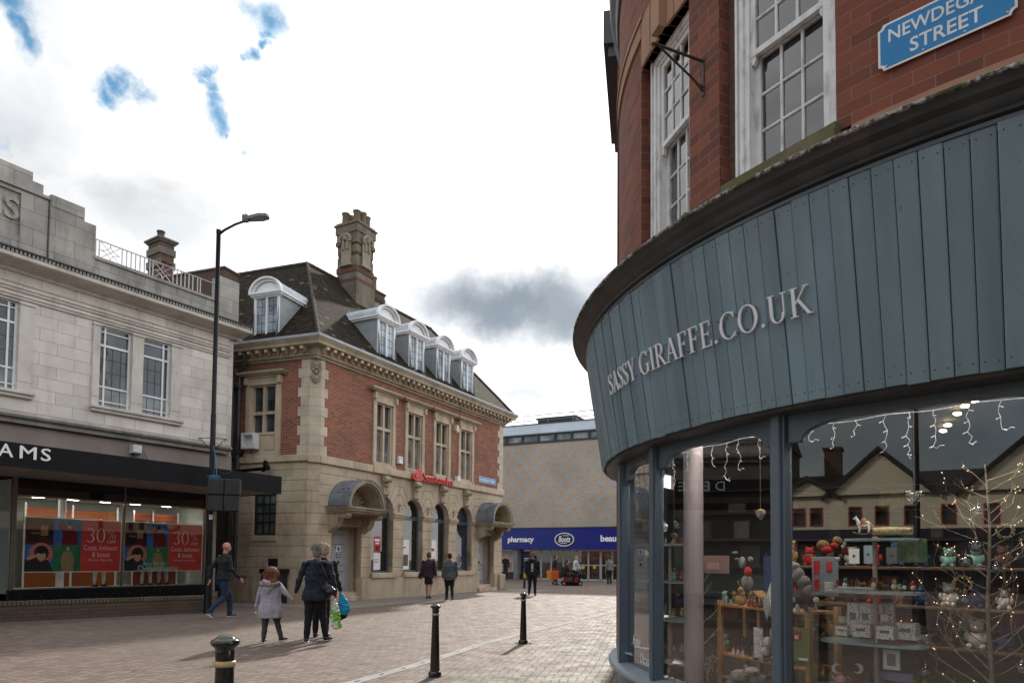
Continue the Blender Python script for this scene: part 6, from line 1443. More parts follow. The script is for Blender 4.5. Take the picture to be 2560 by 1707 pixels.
# baubles and wreaths on the twig tree
def bauble(x, y, r, label, mat):
    u, z = at(3, .36, 'W', x, y); t = thing('bauble', label, 'bauble', gp(3, .36, u, z)); g = MB(); g.ball(gp(3, .36, u, z), r, 18, 12); obj('ball', g, mat, t, smooth='all')
    g = MB(); g.tube([gp(3, .36, u, z + r * .95), gp(3, .36, u, z + r + .012)], .006, 8); g.tube([gp(3, .36, u, z + r + .01), gp(3, .36, u, z + r + .04)], .001, 4); obj('cap', g, silverm, t)
    g = MB(); rs = random.Random(int(x)); [g.ball(gp(3, .36 + rs.uniform(-.5, .5) * r, u + rs.uniform(-.5, .5) * r, z - r * .4 + rs.uniform(-.2, .35) * r), .006, 5, 4) for k in range(12)]; obj('filling', g, silverm, t)
bg_ = glass('bauble_glass', (.82, .84, .86), 2.6, .12)
for x, y, r, l in ((1028, 845, .040, 'clear glass bauble high on the lit twig tree, left of the trunk'), (975, 930, .038, 'clear glass bauble just above the gold wreath on the twig tree'), (968, 1128, .036, 'clear glass bauble just below the gold wreath on the twig tree'), (1135, 965, .030, 'small clear bauble right of the twig tree trunk'), (765, 1508, .038, 'clear glass bauble at the lower left tips of the twig tree'), (1270, 1490, .036, 'clear glass bauble at the lower right edge of the twig tree'), (1040, 665, .036, 'glitter bauble near the top of the twig tree')): bauble(x, y, r, l, bg_)
def wreath(i, d, c, x, y, R_, label, m=None):
    u, z = at(i, d, c, x, y); F = G[i][0]; t = thing('wreath', label, 'wreath', gp(i, d, u, z)); g = MB(); rs = random.Random(int(x + y))
    for k in range(70):
        q = rs.uniform(0, 2 * pi); r = R_ + rs.uniform(-.18, .18) * R_; g.ball(F(u + r * cos(q), -d + rs.uniform(-.008, .008), z + r * sin(q)), R_ * .13, 6, 4)
    obj('ring', g, m or gold, t)
wreath(3, .35, 'W', 958, 1045, .046, 'round gold wreath ornament on the left of the twig tree'); wreath(3, .38, 'W', 1182, 770, .040, 'thin gold wreath ornament on the right of the twig tree'); wreath(3, .36, 'W', 818, 1340, .034, 'brown twig wreath ornament low on the twig tree', furb)
# patterned gift boxes
def pat():
    b = NB('gift_box_paper'); v = b.n('ShaderNodeTexVoronoi'); v.inputs['Scale'].default_value = 75; b.l(b.pos(), v.inputs['Vector'])
    m = b.math('LESS_THAN', v.outputs['Distance'], .32); c = b.mix(m, (.72, .71, .69), b.mix(b.ramp(b.noise(60, 1), .45, .55), (.30, .04, .05), (.07, .10, .12))); b.base(c); b.rough(.5); return b.m
gpat = pat(); lab_ = paint('box_label', (.16, .18, .19), .5)
bx = [(352, 413, 1144, 1262, .50, 'tall patterned gift box standing at the left of the back row'), (416, 480, 1146, 1256, .50, 'tall patterned gift box second in the back row'), (483, 540, 1150, 1330, .50, 'tall patterned gift box third in the back row'), (543, 594, 1150, 1345, .53, 'tall patterned gift box at the right of the back row'),
      (290, 350, 1265, 1330, .36, 'small square patterned gift box at the left front of the shelf'), (378, 470, 1256, 1336, .36, 'square patterned gift box in the middle of the front row'), (504, 596, 1265, 1348, .33, 'square patterned gift box at the right of the front row'), (604, 712, 1250, 1336, .42, 'wide patterned gift box with a mug picture at the right end of the shelf')]
zsh = at(3, .42, 'W', 500, 1330)[1]
for x0, x1, y0, y1, d, l in bx:
    (a, zt_), (b_, _) = at(3, d, 'W', x0, y0), at(3, d, 'W', x1, y0); t = thing('gift_box', l, 'gift box', gp(3, d, (a + b_) / 2, zsh)); F = G[3][0]
    g = MB(); g.bbox(F, a, b_, -d - (b_ - a) * .8, -d, zsh + .004, zt_, .002); obj('box', g, gpat, t)
    g = MB(); g.box(F, a + (b_ - a) * .2, b_ - (b_ - a) * .25, -d, -d + .001, zsh + (zt_ - zsh) * .48, zsh + (zt_ - zsh) * .70); obj('label_patch', g, lab_, t)
for (x, y, l) in ((328, 1235, 'pale patterned mug on top of the small square gift box'), (550, 1225, 'pale patterned mug on top of the right front gift box')):
    u, z = at(3, .38, 'W', x, y); t = thing('mug', l, 'mug', gp(3, .38, u, z - .02)); g = MB(); g.lathe(gp(3, .38, u, z - .022), [(.024, 0), (.026, .02), (.024, .045), (.021, .045), (.022, .02), (0, .005)], 18); obj('cup', g, paint('mug_pattern', (.6, .58, .42), .4, .4, 90), t, smooth=40)
    g = MB(); g.tube([gp(3, .38, u + .024 + .012 * sin(q), z + .012 * cos(q)) for q in [pi * k / 6 for k in range(7)]], .003, 5); obj('handle', g, wht, t)
# rocking horse
def animal(t, F, d, u, z, L, mat, legs=True, head_up=.9, seed=0):
    g = MB(); P = lambda a, n, b: F(u + a * L, -d + n * L, z + b * L)
    g.tube([P(-.42, 0, .50), P(-.30, 0, .58), P(0, 0, .55), P(.28, 0, .60), P(.40, 0, .52)], [.10 * L, .17 * L, .15 * L, .17 * L, .10 * L], 12)
    s = -1 if head_up > 0 else 1
    g.tube([P(s * .30, 0, .60), P(s * .42, 0, .85), P(s * .50, 0, 1.0), P(s * .68, 0, .90)], [.13 * L, .10 * L, .10 * L, .05 * L], 10)
    g.tube([P(s * .48, .05, 1.0), P(s * .46, .06, 1.14)], [.035 * L, .01 * L], 5); g.tube([P(s * .48, -.05, 1.0), P(s * .46, -.06, 1.14)], [.035 * L, .01 * L], 5)
    for a in (-.3, .3):
        for n in (-.1, .1): g.tube([P(a, n, .5), P(a + .05, n, .26), P(a, n, 0)], [.075 * L, .045 * L, .035 * L], 7)
    return obj('body', g, mat, t, smooth=60)
u, z = at(3, .42, 'W', 440, 785); t = thing('rocking_horse', 'white rocking horse toy on the top shelf of the right tiered stand', 'toy', gp(3, .42, u, z)); F = G[3][0]
animal(t, F, .42, u, z + .012, .10, furw)
g = MB(); 
for n in (-.012, .012): g.tube([F(u + .075 * sin(q), -.42 + n, z + .03 - .03 * cos(q) - .0) for q in [(-1.1 + 2.2 * k / 12) for k in range(13)]], .003, 5)
obj('rocker', g, furb, t); g = MB(); g.box(F, u - .015, u + .03, -.44, -.40, z + .06, z + .08); obj('saddle', g, redf, t); g = MB(); g.tube([F(u + .04, -.42, z + .07), F(u + .065, -.42, z + .04)], [.006, .003], 6); g.ball(F(u, -.42, z + .09), .018, 8, 6); obj('tail_and_rider', g, furb, t)
g = MB(); a, z = at(3, .42, 'W', 480, 780); b_, _ = at(3, .42, 'W', 690, 780); g.tube([F(a, -.45, z + .012), F((a + b_) / 2, -.45, z + .012), F(b_, -.43, z + .008)], [.024, .028, .022], 12); tag(obj('wicker_log', g, paint('wicker', (.30, .22, .11), .9, .5, 60, .8), smooth=50), 'long wicker log ornament right of the rocking horse', 'ornament')
# figures on the second tier
zsh2 = at(3, .42, 'W', 500, 1078)[1]
for x, L, m, l in ((345, .05, MATS['board_paint_2'], 'small teal and gold ornament at the left of the second tier'), (430, .062, furb, 'brown deer figure left of the stand pole'), (497, .062, furb, 'brown squirrel figure in front of the stand pole'), (552, .05, furb, 'small brown hare figure right of the stand pole'), (600, .05, paint('straw', (.38, .25, .12), .9, .4, 50), 'round straw hedgehog figure on the second tier'), (655, .045, darkf, 'small dark penguin figure on the second tier'), (700, .045, redf, 'tiny red and white santa figure at the right of the second tier')):
    u, _ = at(3, .42, 'W', x, 1050); t = thing('figurine', l, 'figurine', F(u, -.42, zsh2))
    if 'deer' in l or 'hare' in l: animal(t, F, .42, u, zsh2 + .003, L, m)
    else:
        g = MB(); g.ball(F(u, -.42, zsh2 + L * .5), L * .42, 12, 8, (1, 1, 1.2)); g.ball(F(u, -.41, zsh2 + L * 1.15), L * .27, 10, 8); g.tube([F(u - L * .1, -.42, zsh2 + L * 1.3), F(u - L * .16, -.42, zsh2 + L * 1.6)], [L * .09, L * .02], 6); g.tube([F(u + L * .1, -.42, zsh2 + L * 1.3), F(u + L * .16, -.42, zsh2 + L * 1.6)], [L * .09, L * .02], 6); obj('body', g, m, t, smooth=60)
        g = MB(); g.ball(F(u, -.405, zsh2 + L * .5), L * .28, 10, 8, (1, 1, 1.1)); obj('belly', g, furw, t, smooth=60)
for k, (x0, x1) in enumerate(((314, 366), (368, 440), (440, 505))):
    a, _ = at(3, .38, 'W', x0, 1060); b_, _ = at(3, .38, 'W', x1, 1060); g = MB(); g.bbox(F, a, b_, -.36, -.33, zsh2 + .004, zsh2 + .018, .002); tag(obj('word_block', g, furw), 'white block at the front edge of the second tier, %s' % ['leftmost of three', 'middle of three', 'rightmost of three'][k], 'block', 'white blocks on the second tier')
# cards behind the second tier
for k, (x0, x1, y0, y1, m, l) in enumerate(((358, 412, 862, 940, wht, 'white card with a star behind the second tier'), (436, 485, 845, 940, paint('card_blue', (.35, .45, .55), .6), 'pale blue card beside the star card'), (555, 612, 855, 940, paint('card_grey', (.16, .17, .19), .6), 'grey framed card right of the stand pole'), (615, 770, 812, 935, paint('card_green', (.05, .10, .05), .6, .6, 12), 'green landscape canvas behind the right tiered stand'))):
    a, zt_ = at(3, .62, 'W', x0, y0); b_, zb_ = at(3, .62, 'W', x1, y1); t = thing('greeting_card', l, 'card', F(a, -.62, zb_)); g = MB(); g.box(F, a, b_, -.64, -.63, zb_, zt_); obj('card', g, m, t); g = MB(); c_ = (a + b_) / 2; w_ = (b_ - a) * .22; g.prism(F, [(c_ + w_ * (1 if q % 2 else .45) * cos(q * pi / 5), (zb_ + zt_) / 2 + w_ * (1 if q % 2 else .45) * sin(q * pi / 5)) for q in range(10)], -.63, -.628); obj('print', g, M['joint'], t)
# sleeping bear in a red suit
def plush(t, i, d, parts, name='body', mat=None):
    g = MB()
    for (c, x, y, r, sx_, sz) in parts:
        u, z = at(i, d, c, x, y); g.ball(gp(i, d, u, z), r, 14, 10, (sx_, sx_, sz))
    return obj(name, g, mat, t, smooth='all')
t = thing('plush_bear', 'brown plush bear in a red santa suit lying at the left of the right window', 'soft toy', gp(3, .36, at(3, .36, 'W', 260, 850)[0], 1.6))
plush(t, 3, .36, [('W', 225, 845, .042, 1, .9), ('W', 300, 820, .030, 1, 1), ('W', 318, 900, .014, 1, 1)], 'body', furb); plush(t, 3, .34, [('W', 250, 870, .038, 1.1, .7), ('W', 285, 845, .026, 1, .8), ('W', 335, 870, .022, .7, 1.2)], 'suit', redf); plush(t, 3, .33, [('W', 340, 835, .012, 1, 1.3), ('W', 330, 850, .012, 1, 1), ('W', 305, 915, .014, 1, 1)], 'trim', furw)
t = thing('plush_hat_gnome', 'grey furry hat and dark coat soft toy at the left edge of the right window', 'soft toy', gp(3, .40, at(3, .4, 'W', 110, 1100)[0], 1.3))
plush(t, 3, .40, [('W', 95, 1000, .055, .8, 1), ('W', 125, 1040, .052, .9, 1), ('W', 150, 1075, .045, .9, .8), ('W', 80, 955, .035, 1, .8)], 'hat', furg); plush(t, 3, .44, [('W', 110, 1120, .062, 1.1, .8), ('W', 150, 1130, .05, 1, .8)], 'coat', darkf); plush(t, 3, .36, [('W', 62, 1005, .016, 1, 1), ('W', 65, 1130, .020, 1, 1), ('W', 190, 1130, .020, 1, 1)], 'pompom', furw)
def board(i, d, c, x0, x1, y0, y1, m, l, cat, extra=(), nm='display_board'):
    a, zt_ = at(i, d, c, x0, y0); b_, zb_ = at(i, d, c, x1, y1); F = G[i][0]; t = thing(nm, l, cat, F((a + b_) / 2, -d, zb_)); g = MB(); g.bbox(F, a, b_, -d - .015, -d, zb_, zt_, .003); obj('board', g, m, t)
    for k, (en, p, q, r, s_, mm) in enumerate(extra): g = MB(); g.bbox(F, a + (b_ - a) * p, a + (b_ - a) * q, -d, -d + .006 + k * .001, zb_ + (zt_ - zb_) * r, zb_ + (zt_ - zb_) * s_, .002); obj(en, g, mm, t)
    return t
board(3, .58, 'W', 166, 305, 905, 1110, paint('pale_blue_board', (.22, .27, .31), .6), 'pale blue board with small red stocking decorations', 'board', [('stocking', .08, .32, .55, .9, redf), ('stocking', .58, .8, .6, .88, redf), ('stocking', .1, .3, .1, .42, redf), ('angel', .5, .8, .08, .35, furw)])
board(3, .5, 'W', 42, 160, 1272, 1462, paint('green_card', (.16, .20, .05), .6), 'olive green gift bag with a santa picture on the pine shelf', 'gift bag', [('picture', .2, .6, .62, .9, redf), ('picture_beard', .3, .5, .66, .78, furw), ('price_label', .5, .9, .05, .12, wht)], 'gift_bag')
board(2, .75, 'V', 620, 865, 862, 962, paint('pink_board', (.35, .20, .19), .6), 'dusty pink board behind the pinkish column', 'board', [('print', .55, .8, .2, .6, paint('pink_print', (.45, .3, .28), .6))])
board(2, .45, 'V', 1005, 1052, 1258, 1430, gpat, 'tall white patterned carton on the lower pine shelf', 'carton', (), 'carton')
board(3, .45, 'W', 538, 630, 1388, 1502, wht, 'white square tin with a teapot picture below the gift boxes', 'tin', [('picture', .25, .75, .2, .8, paint('card_mauve', (.35, .28, .30), .6))], 'tin')
board(3, .5, 'W', 510, 700, 1500, 1568, paint('lilac_box', (.28, .27, .42), .5), 'lilac box at the bottom of the right window', 'box', (), 'box')
# teapot, moons
u, z = at(3, .34, 'W', 322, 1545); F = G[3][0]; t = thing('teapot', 'pink teapot at the bottom of the right window', 'teapot', F(u, -.34, z - .04)); pk = paint('pink_china', (.62, .30, .32), .25, .03)
g = MB(); g.lathe(F(u, -.34, z - .035), [(.02, 0), (.036, .01), (.042, .03), (.036, .052), (.018, .06), (.008, .066), (.010, .072), (0, .076)], 24); obj('pot', g, pk, t, smooth=50); g = MB(); g.tube([F(u - .038, -.34, z - .01), F(u - .055, -.34, z + .01), F(u - .062, -.34, z + .028)], [.008, .006, .004], 8); obj('spout', g, pk, t, smooth=50)
g = MB(); g.tube([F(u + .036 + .024 * sin(q), -.34, z + .02 * cos(q)) for q in [pi * k / 8 for k in range(9)]], .004, 6); obj('handle', g, pk, t, smooth=50)
for k, x in enumerate((300, 410)):
    u, z = at(3, .40, 'W', x, 1490); g = MB(); q = [2 * pi * j / 26 for j in range(27)]; s = 1 if k == 0 else -1
    out = [(u - s * .035 * cos(pi / 5 + a * 8 / 13), z + .035 * sin(pi / 5 + a * 8 / 13) * -1) for a in [2 * pi * j / 20 for j in range(21)]]; o1 = [(u - s * .034 * cos(a) * 1, z + .034 * sin(a)) for a in [-2.2 + 4.4 * j / 20 for j in range(21)]]; i1 = [(u - s * .024 * cos(a) + s * .012, z + .026 * sin(a)) for a in [-2.2 + 4.4 * j / 20 for j in range(21)]]
    for j in range(20): g.prism(F, [o1[j], o1[j + 1], i1[j + 1], i1[j]], -.41, -.39)
    tag(obj('moon_ornament', g, furw), 'cream crescent moon ornament behind the pink teapot, %s' % ('open to the right' if k == 0 else 'open to the left'), 'ornament')
# soft toys and figures in the middle window
F = G[2][0]
u, z = at(2, .5, 'V', 905, 1120); t = thing('reindeer_figure', 'golden brown sitting reindeer on the upper pine shelf', 'figurine', F(u, -.5, z1))
g = MB(); g.ball(F(u, -.56, z1 + .045), .048, 14, 10, (1, 1, .95)); g.tube([F(u + .01, -.56, z1 + .07), F(u + .02, -.55, z1 + .12)], [.03, .022], 10); g.ball(F(u + .02, -.54, z1 + .13), .024, 10, 8, (1, 1.3, 1)); obj('body', g, paint('golden_fur', (.33, .20, .06), .9, .3, 30, .6), t, smooth='all')
g = MB()
for s in (-1, 1): g.tube([F(u + .02 + s * .01, -.55, z1 + .15), F(u + .02 + s * .035, -.55, z1 + .18), F(u + .02 + s * .03, -.55, z1 + .215)], .003, 5); g.tube([F(u + .02 + s * .035, -.55, z1 + .18), F(u + .02 + s * .055, -.55, z1 + .20)], .003, 5)
obj('antlers', g, gold, t)
u, _ = at(2, .6, 'V', 975, 900); t = thing('standing_moose', 'grey moose soft toy in a red scarf above the reindeer', 'soft toy', F(u, -.65, z1))
plush(t, 2, .65, [('V', 970, 1010, .055, .9, 1.2), ('V', 945, 900, .040, .8, 1.3), ('V', 990, 880, .022, 1, 1), ('V', 905, 845, .02, 1.4, .6), ('V', 915, 880, .018, 1.2, .7)], 'body', furg); plush(t, 2, .60, [('V', 975, 950, .042, .8, 1.0)], 'scarf', redf)
u, _ = at(2, .4, 'V', 1095, 900); t = thing('plush_gnome', 'tall white gnome soft toy with a long beard beside the window post', 'soft toy', F(u, -.4, z1 - .02))
g = MB(); g.tube([F(u, -.42, z1 - .05), F(u, -.42, z1 + .06), F(u + .005, -.42, z1 + .12), F(u + .01, -.42, z1 + .22)], [.035, .045, .038, .012], 14); obj('hat', g, furw, t, smooth=50)
g = MB(); 
for k in range(9): g.tube([F(u - .028 + .007 * k, -.375, z1 + .075), F(u - .03 + .0075 * k, -.37, z1 - .0 - .02 * (4 - abs(k - 4)))], [.012, .003], 6)
g.ball(F(u, -.365, z1 + .085), .012, 8, 6); obj('beard', g, furw, t, smooth=60)
board(2, .5, 'V', 1060, 1095, 865, 1060, navyf, 'navy blue hot water bottle beside the white gnome', 'hot water bottle', [('neck', .3, .7, .98, 1.08, navyf)], 'hot_water_bottle')
for k, (x, l, m) in enumerate(((968, 'small red kneeling figure in the nativity stable', redf), (1000, 'small dark figure in the middle of the nativity stable', darkf), (1030, 'small green figure right of centre in the nativity stable', MATS['board_paint_0']), (1062, 'small brown figure at the right of the nativity stable', furb))):
    u, _ = at(2, .5, 'V', x, 1100); t = thing('figurine', l, 'figurine', F(u, -.52, z1)); g = MB(); g.lathe(F(u, -.52, z1), [(.014, 0), (.015, .02), (.008, .04)], 10); obj('robe', g, m, t, smooth=50); g = MB(); g.ball(F(u, -.52, z1 + .046), .009, 8, 6); obj('head', g, paint('doll_skin', (.5, .3, .2), .6), t, smooth='all')
t = thing('nativity_stable', 'little wooden stable roof over small figures on the upper pine shelf', 'ornament', F(at(2, .5, 'V', 1025, 1100)[0], -.56, z1)); u, _ = at(2, .56, 'V', 1025, 1100); g = MB(); g.prism(F, [(u - .06, z1 + .075), (u, z1 + .12), (u + .06, z1 + .075), (u + .06, z1 + .085), (u, z1 + .13), (u - .06, z1 + .085)], -.62, -.52); g.box(F, u - .055, u - .047, -.56, -.55, z1, z1 + .08); g.box(F, u + .047, u + .055, -.56, -.55, z1, z1 + .08); obj('frame', g, pinewood, t)
for k, x in enumerate((885, 910, 937)):
    u, _ = at(2, .5, 'V', x, 1380); t = thing('figurine', 'white and red snowman on the lower pine shelf, %s' % ('leftmost of three', 'middle of three', 'rightmost of three')[k], 'figurine', F(u, -.52, z2), group='snowmen on the lower pine shelf')
    g = MB(); g.lathe(F(u, -.52, z2), [(.013, 0), (.016, .015), (.010, .032), (.011, .042), (0, .052)], 12); obj('body', g, furw, t, smooth=60); g = MB(); g.lathe(F(u, -.52, z2 + .045), [(.012, 0), (.010, .008), (0, .028)], 10); obj('hat', g, redf, t, smooth=50)
t = thing('plush_badger', 'grey and white badger soft toy lying below the lower pine shelf', 'soft toy', F(at(2, .38, 'V', 980, 1520)[0], -.4, .5)); plush(t, 2, .40, [('V', 930, 1530, .075, 1, .8), ('V', 1040, 1545, .06, 1, .7), ('V', 900, 1570, .07, 1, .7)], 'body', furg); plush(t, 2, .33, [('V', 1000, 1500, .045, 1.2, .75), ('V', 965, 1480, .02, .7, 1.2)], 'head', paint('pale_plush', (.42, .41, .42), .95, .2, 30, .8)); plush(t, 2, .29, [('V', 962, 1528, .008, 1, 1), ('V', 1012, 1512, .008, 1, 1)], 'eyes', M['black'])
t = thing('plush_dog', 'white floppy dog soft toy with black paws on the lower pine shelf', 'soft toy', F(at(2, .4, 'V', 1090, 1380)[0], -.4, z2)); plush(t, 2, .40, [('V', 1085, 1340, .035, 1, 1.2), ('V', 1075, 1390, .035, 1, 1), ('V', 1115, 1290, .03, .8, 1.6)], 'body', furw); plush(t, 2, .35, [('V', 1020, 1432, .016, 1.3, .8), ('V', 1075, 1440, .016, 1.3, .8)], 'paws', darkf)
# left stand
for (x, y, r, m, l) in ((512, 700, .05, furw, 'white wool lamb soft toy on the top left tier'), (580, 690, .032, furg, 'grey mouse soft toy on the top left tier'), (505, 920, .036, redf, 'round santa soft toy on the second left tier'), (575, 955, .034, paint('pudding_brown', (.09, .03, .02), .8, .2, 30), 'christmas pudding ornament on the second left tier'), (595, 1110, .05, navyf, 'navy blue owl soft toy on the third left tier'), (495, 1150, .03, paint('mint', (.20, .45, .38), .5), 'mint green beehive jar on the third left tier'), (415, 850, .045, furw, 'cream llama soft toy seen through the narrow left window'), (412, 1100, .035, furb, 'brown dried flower bunch seen through the narrow left window')):
    d = .40; i = 2 if x > 440 else 1; u, z = at(i, d, 'V', x, y); t = thing('soft_toy', l, 'soft toy', gp(i, d, u, z - r)); g = MB(); g.ball(gp(i, d, u, z - r * .1), r * .75, 14, 10, (1, 1, 1)); g.ball(gp(i, d - .02, u + r * .1, z + r * .7), r * .45, 12, 8); g.ball(gp(i, d, u - r * .35, z - r * .75), r * .3, 8, 6); g.ball(gp(i, d, u + r * .45, z - r * .75), r * .3, 8, 6); obj('body', g, m, t, smooth='all')
    g = MB(); g.ball(gp(i, d - .02, u - r * .1, z + r * 1.05), r * .2, 8, 6); g.ball(gp(i, d - .02, u + r * .3, z + r * 1.05), r * .2, 8, 6); obj('ears', g, furw if m is not furw else furg, t, smooth='all')
u, z = at(2, .36, 'V', 545, 1480); t = thing('fox_figure', 'orange and white fox ornament at the bottom left of the middle window', 'ornament', F(u, -.36, z - .1)); g = MB(); g.tube([F(u, -.38, .37), F(u, -.38, z - .06), F(u, -.37, z + .03)], [.05, .05, .03], 12); g.ball(F(u + .01, -.36, z + .05), .032, 12, 8); g.tube([F(u - .01, -.36, z + .07), F(u - .02, -.36, z + .10)], [.012, .002], 6); g.tube([F(u + .03, -.36, z + .07), F(u + .035, -.36, z + .10)], [.012, .002], 6); obj('body', g, paint('fox_orange', (.30, .12, .03), .8, .2, 20), t, smooth=60); g = MB(); g.ball(F(u, -.345, z - .04), .026, 10, 8, (.8, 1, 1.8)); obj('chest', g, furw, t, smooth='all')
for (i, x, y, R_, n, l) in ((2, 750, 1460, .13, 170, 'bushy silver glittered leaf arrangement at the bottom of the middle window'), (1, 385, 1430, .09, 110, 'pale dried flower arrangement at the bottom of the narrow left window'), (2, 540, 1240, .06, 60, 'brown squirrel and wooden ornaments cluster on the lower left tier')):
    u, z = at(i, .36, 'V', x, y); rs = random.Random(n); g = MB(); F_ = G[i][0]
    for k in range(n):
        p = gp(i, .36 + rs.gauss(0, .04), u + rs.gauss(0, R_ * .45), z + rs.gauss(0, R_ * .5)); q = Vector((rs.uniform(-1, 1), rs.uniform(-1, 1), rs.uniform(-.4, 1))).normalized() * .014; w_ = q.cross(Vector((0, 0, 1))).normalized() * .006
        g.add([p - q, p + w_, p + q, p - w_], [(0, 1, 2, 3)]); 
    for k in range(8): g.tube([gp(i, .36, u + rs.uniform(-.02, .02), .40), gp(i, .36, u + rs.gauss(0, R_ * .4), z + rs.gauss(0, R_ * .3))], .002, 4)
    tag(obj('leaf_arrangement', g, silverm if i == 2 and n > 100 else paint('dried_leaves', (.28, .22, .17), .8, .4, 30), fix=False), l, 'arrangement')
# vinyl words and sticker on the glass
F1, L1 = G[1]; t = thing('window_lettering', 'white script words at the foot of the narrow left window', 'lettering', F1(.3, -.02, .45)); g = MB()
f1 = lambda x, d, y: F1(x, d, y); put_text(g, f1, 'Home', .16, .42, .60, .70, -.028, -.026, shear=.4); put_text(g, f1, 'Occasions', .40, .84, .46, .56, -.028, -.026, shear=.4); obj('words', g, wp, t)
u, z = at(2, .02, 'V', 487, 408); t = thing('round_sticker', 'small round blue and orange sticker on the left edge of the middle window', 'sticker', G[2][0](.03, -.02, z)); g = MB(); g.prism(G[2][0], [(max(.004, u) + .022 * cos(2 * pi * k / 20) + .02, z + .032 * sin(2 * pi * k / 20)) for k in range(20)], -.028, -.026); obj('disc', g, paint('sticker_blue', (.12, .32, .5), .4), t); g = MB(); g.box(G[2][0], max(.004, u) + .005, max(.004, u) + .038, -.026, -.0255, z - .014, z + .004); obj('band', g, paint('sticker_orange', (.6, .25, .05), .4), t)
# a fuller display: small goods between the tiers and on the pine shelves
rs = random.Random(33); toy_m = [(furw, 'white'), (furg, 'grey'), (furb, 'brown'), (redf, 'red'), (navyf, 'navy'), (MATS['golden_fur'], 'golden'), (MATS['mint'], 'mint green'), (MATS['pudding_brown'], 'dark brown')]
def small_toy(i, d, c, x, zf, L, k, where):
    m, cn_ = toy_m[k]; u = at(i, d, c, x, 1000)[0]; F = G[i][0]; t = thing('ornament', '%s ornament %s' % (cn_, where), 'ornament', F(u, -d, zf), group='small ornaments in the gift shop windows')
    g = MB(); sh_ = rs.randrange(3)
    if sh_ == 0: g.lathe(F(u, -d, zf), [(L * .34, 0), (L * .40, L * .3), (L * .26, L * .8), (L * .20, L), (L * .27, L * 1.2), (L * .2, L * 1.45), (0, L * 1.55)], 14)
    elif sh_ == 1: g.ball(F(u, -d, zf + L * .45), L * .45, 12, 8, (1, 1, 1)); g.ball(F(u + L * .1, -d + L * .1, zf + L * 1.05), L * .3, 10, 8); g.ball(F(u - L * .1, -d, zf + L * 1.32), L * .1, 6, 5); g.ball(F(u + L * .3, -d, zf + L * 1.30), L * .1, 6, 5)
    else: g.tube([F(u, -d, zf), F(u, -d, zf + L * .5), F(u + L * .1, -d, zf + L * 1.7)], [L * .42, L * .36, L * .03], 12); g.ball(F(u, -d + L * .25, zf + L * .45), L * .16, 8, 6)
    obj('body', g, m, t, smooth=60)
    g = MB(); g.ball(F(u, -d + L * .36, zf + L * .55), L * .13, 8, 6); obj('detail', g, toy_m[(k + 3) % 8][0], t, smooth='all')
for n_, y, nmt in ((0, 805, 'top'), (1, 993, 'second'), (2, 1183, 'third'), (3, 1378, 'lowest')):
    z = at(2, .42, 'V', 545, y)[1] + .004
    for j, x in enumerate((470, 520, 565, 610)): small_toy(2, .34 + .05 * (j % 2), 'V', x, z, rs.uniform(.035, .055), rs.randrange(8), '%s from the left on the %s left tier' % (('first', 'second', 'third', 'fourth')[j], nmt))
for j, x in enumerate((850, 880, 1015, 1045)): small_toy(2, .50, 'V', x, z1 + .003, rs.uniform(.03, .05), rs.randrange(8), '%s of four along the upper pine shelf' % ('first', 'second', 'third', 'last')[j])
for j, x in enumerate((850, 955, 985, 1110)): small_toy(2, .55, 'V', x, z2 + .003, rs.uniform(.035, .055), rs.randrange(8), '%s of four along the lower pine shelf' % ('first', 'second', 'third', 'last')[j])
for j, x in enumerate((300, 380, 400, 530, 575, 625, 680, 735)): small_toy(3, .50, 'W', x, zsh2 + .003, rs.uniform(.025, .042), rs.randrange(8), '%s in the back row of the second right tier' % ('first', 'second', 'third', 'fourth', 'fifth', 'sixth', 'seventh', 'eighth')[j])
zb_ = at(3, .42, 'W', 500, 1563)[1]
for j, x in enumerate((225, 265, 470, 700, 745)): small_toy(3, .40, 'W', x, zb_ + .003, rs.uniform(.035, .05), rs.randrange(8), '%s of five on the lowest right tier' % ('first', 'second', 'third', 'fourth', 'last')[j])
for j, x in enumerate((45, 90, 135, 185)): small_toy(3, .52, 'W', x, at(3, .52, 'W', x, 1190)[1], rs.uniform(.035, .05), rs.randrange(8), '%s of four on the pine shelf end right of the post' % ('first', 'second', 'third', 'last')[j])

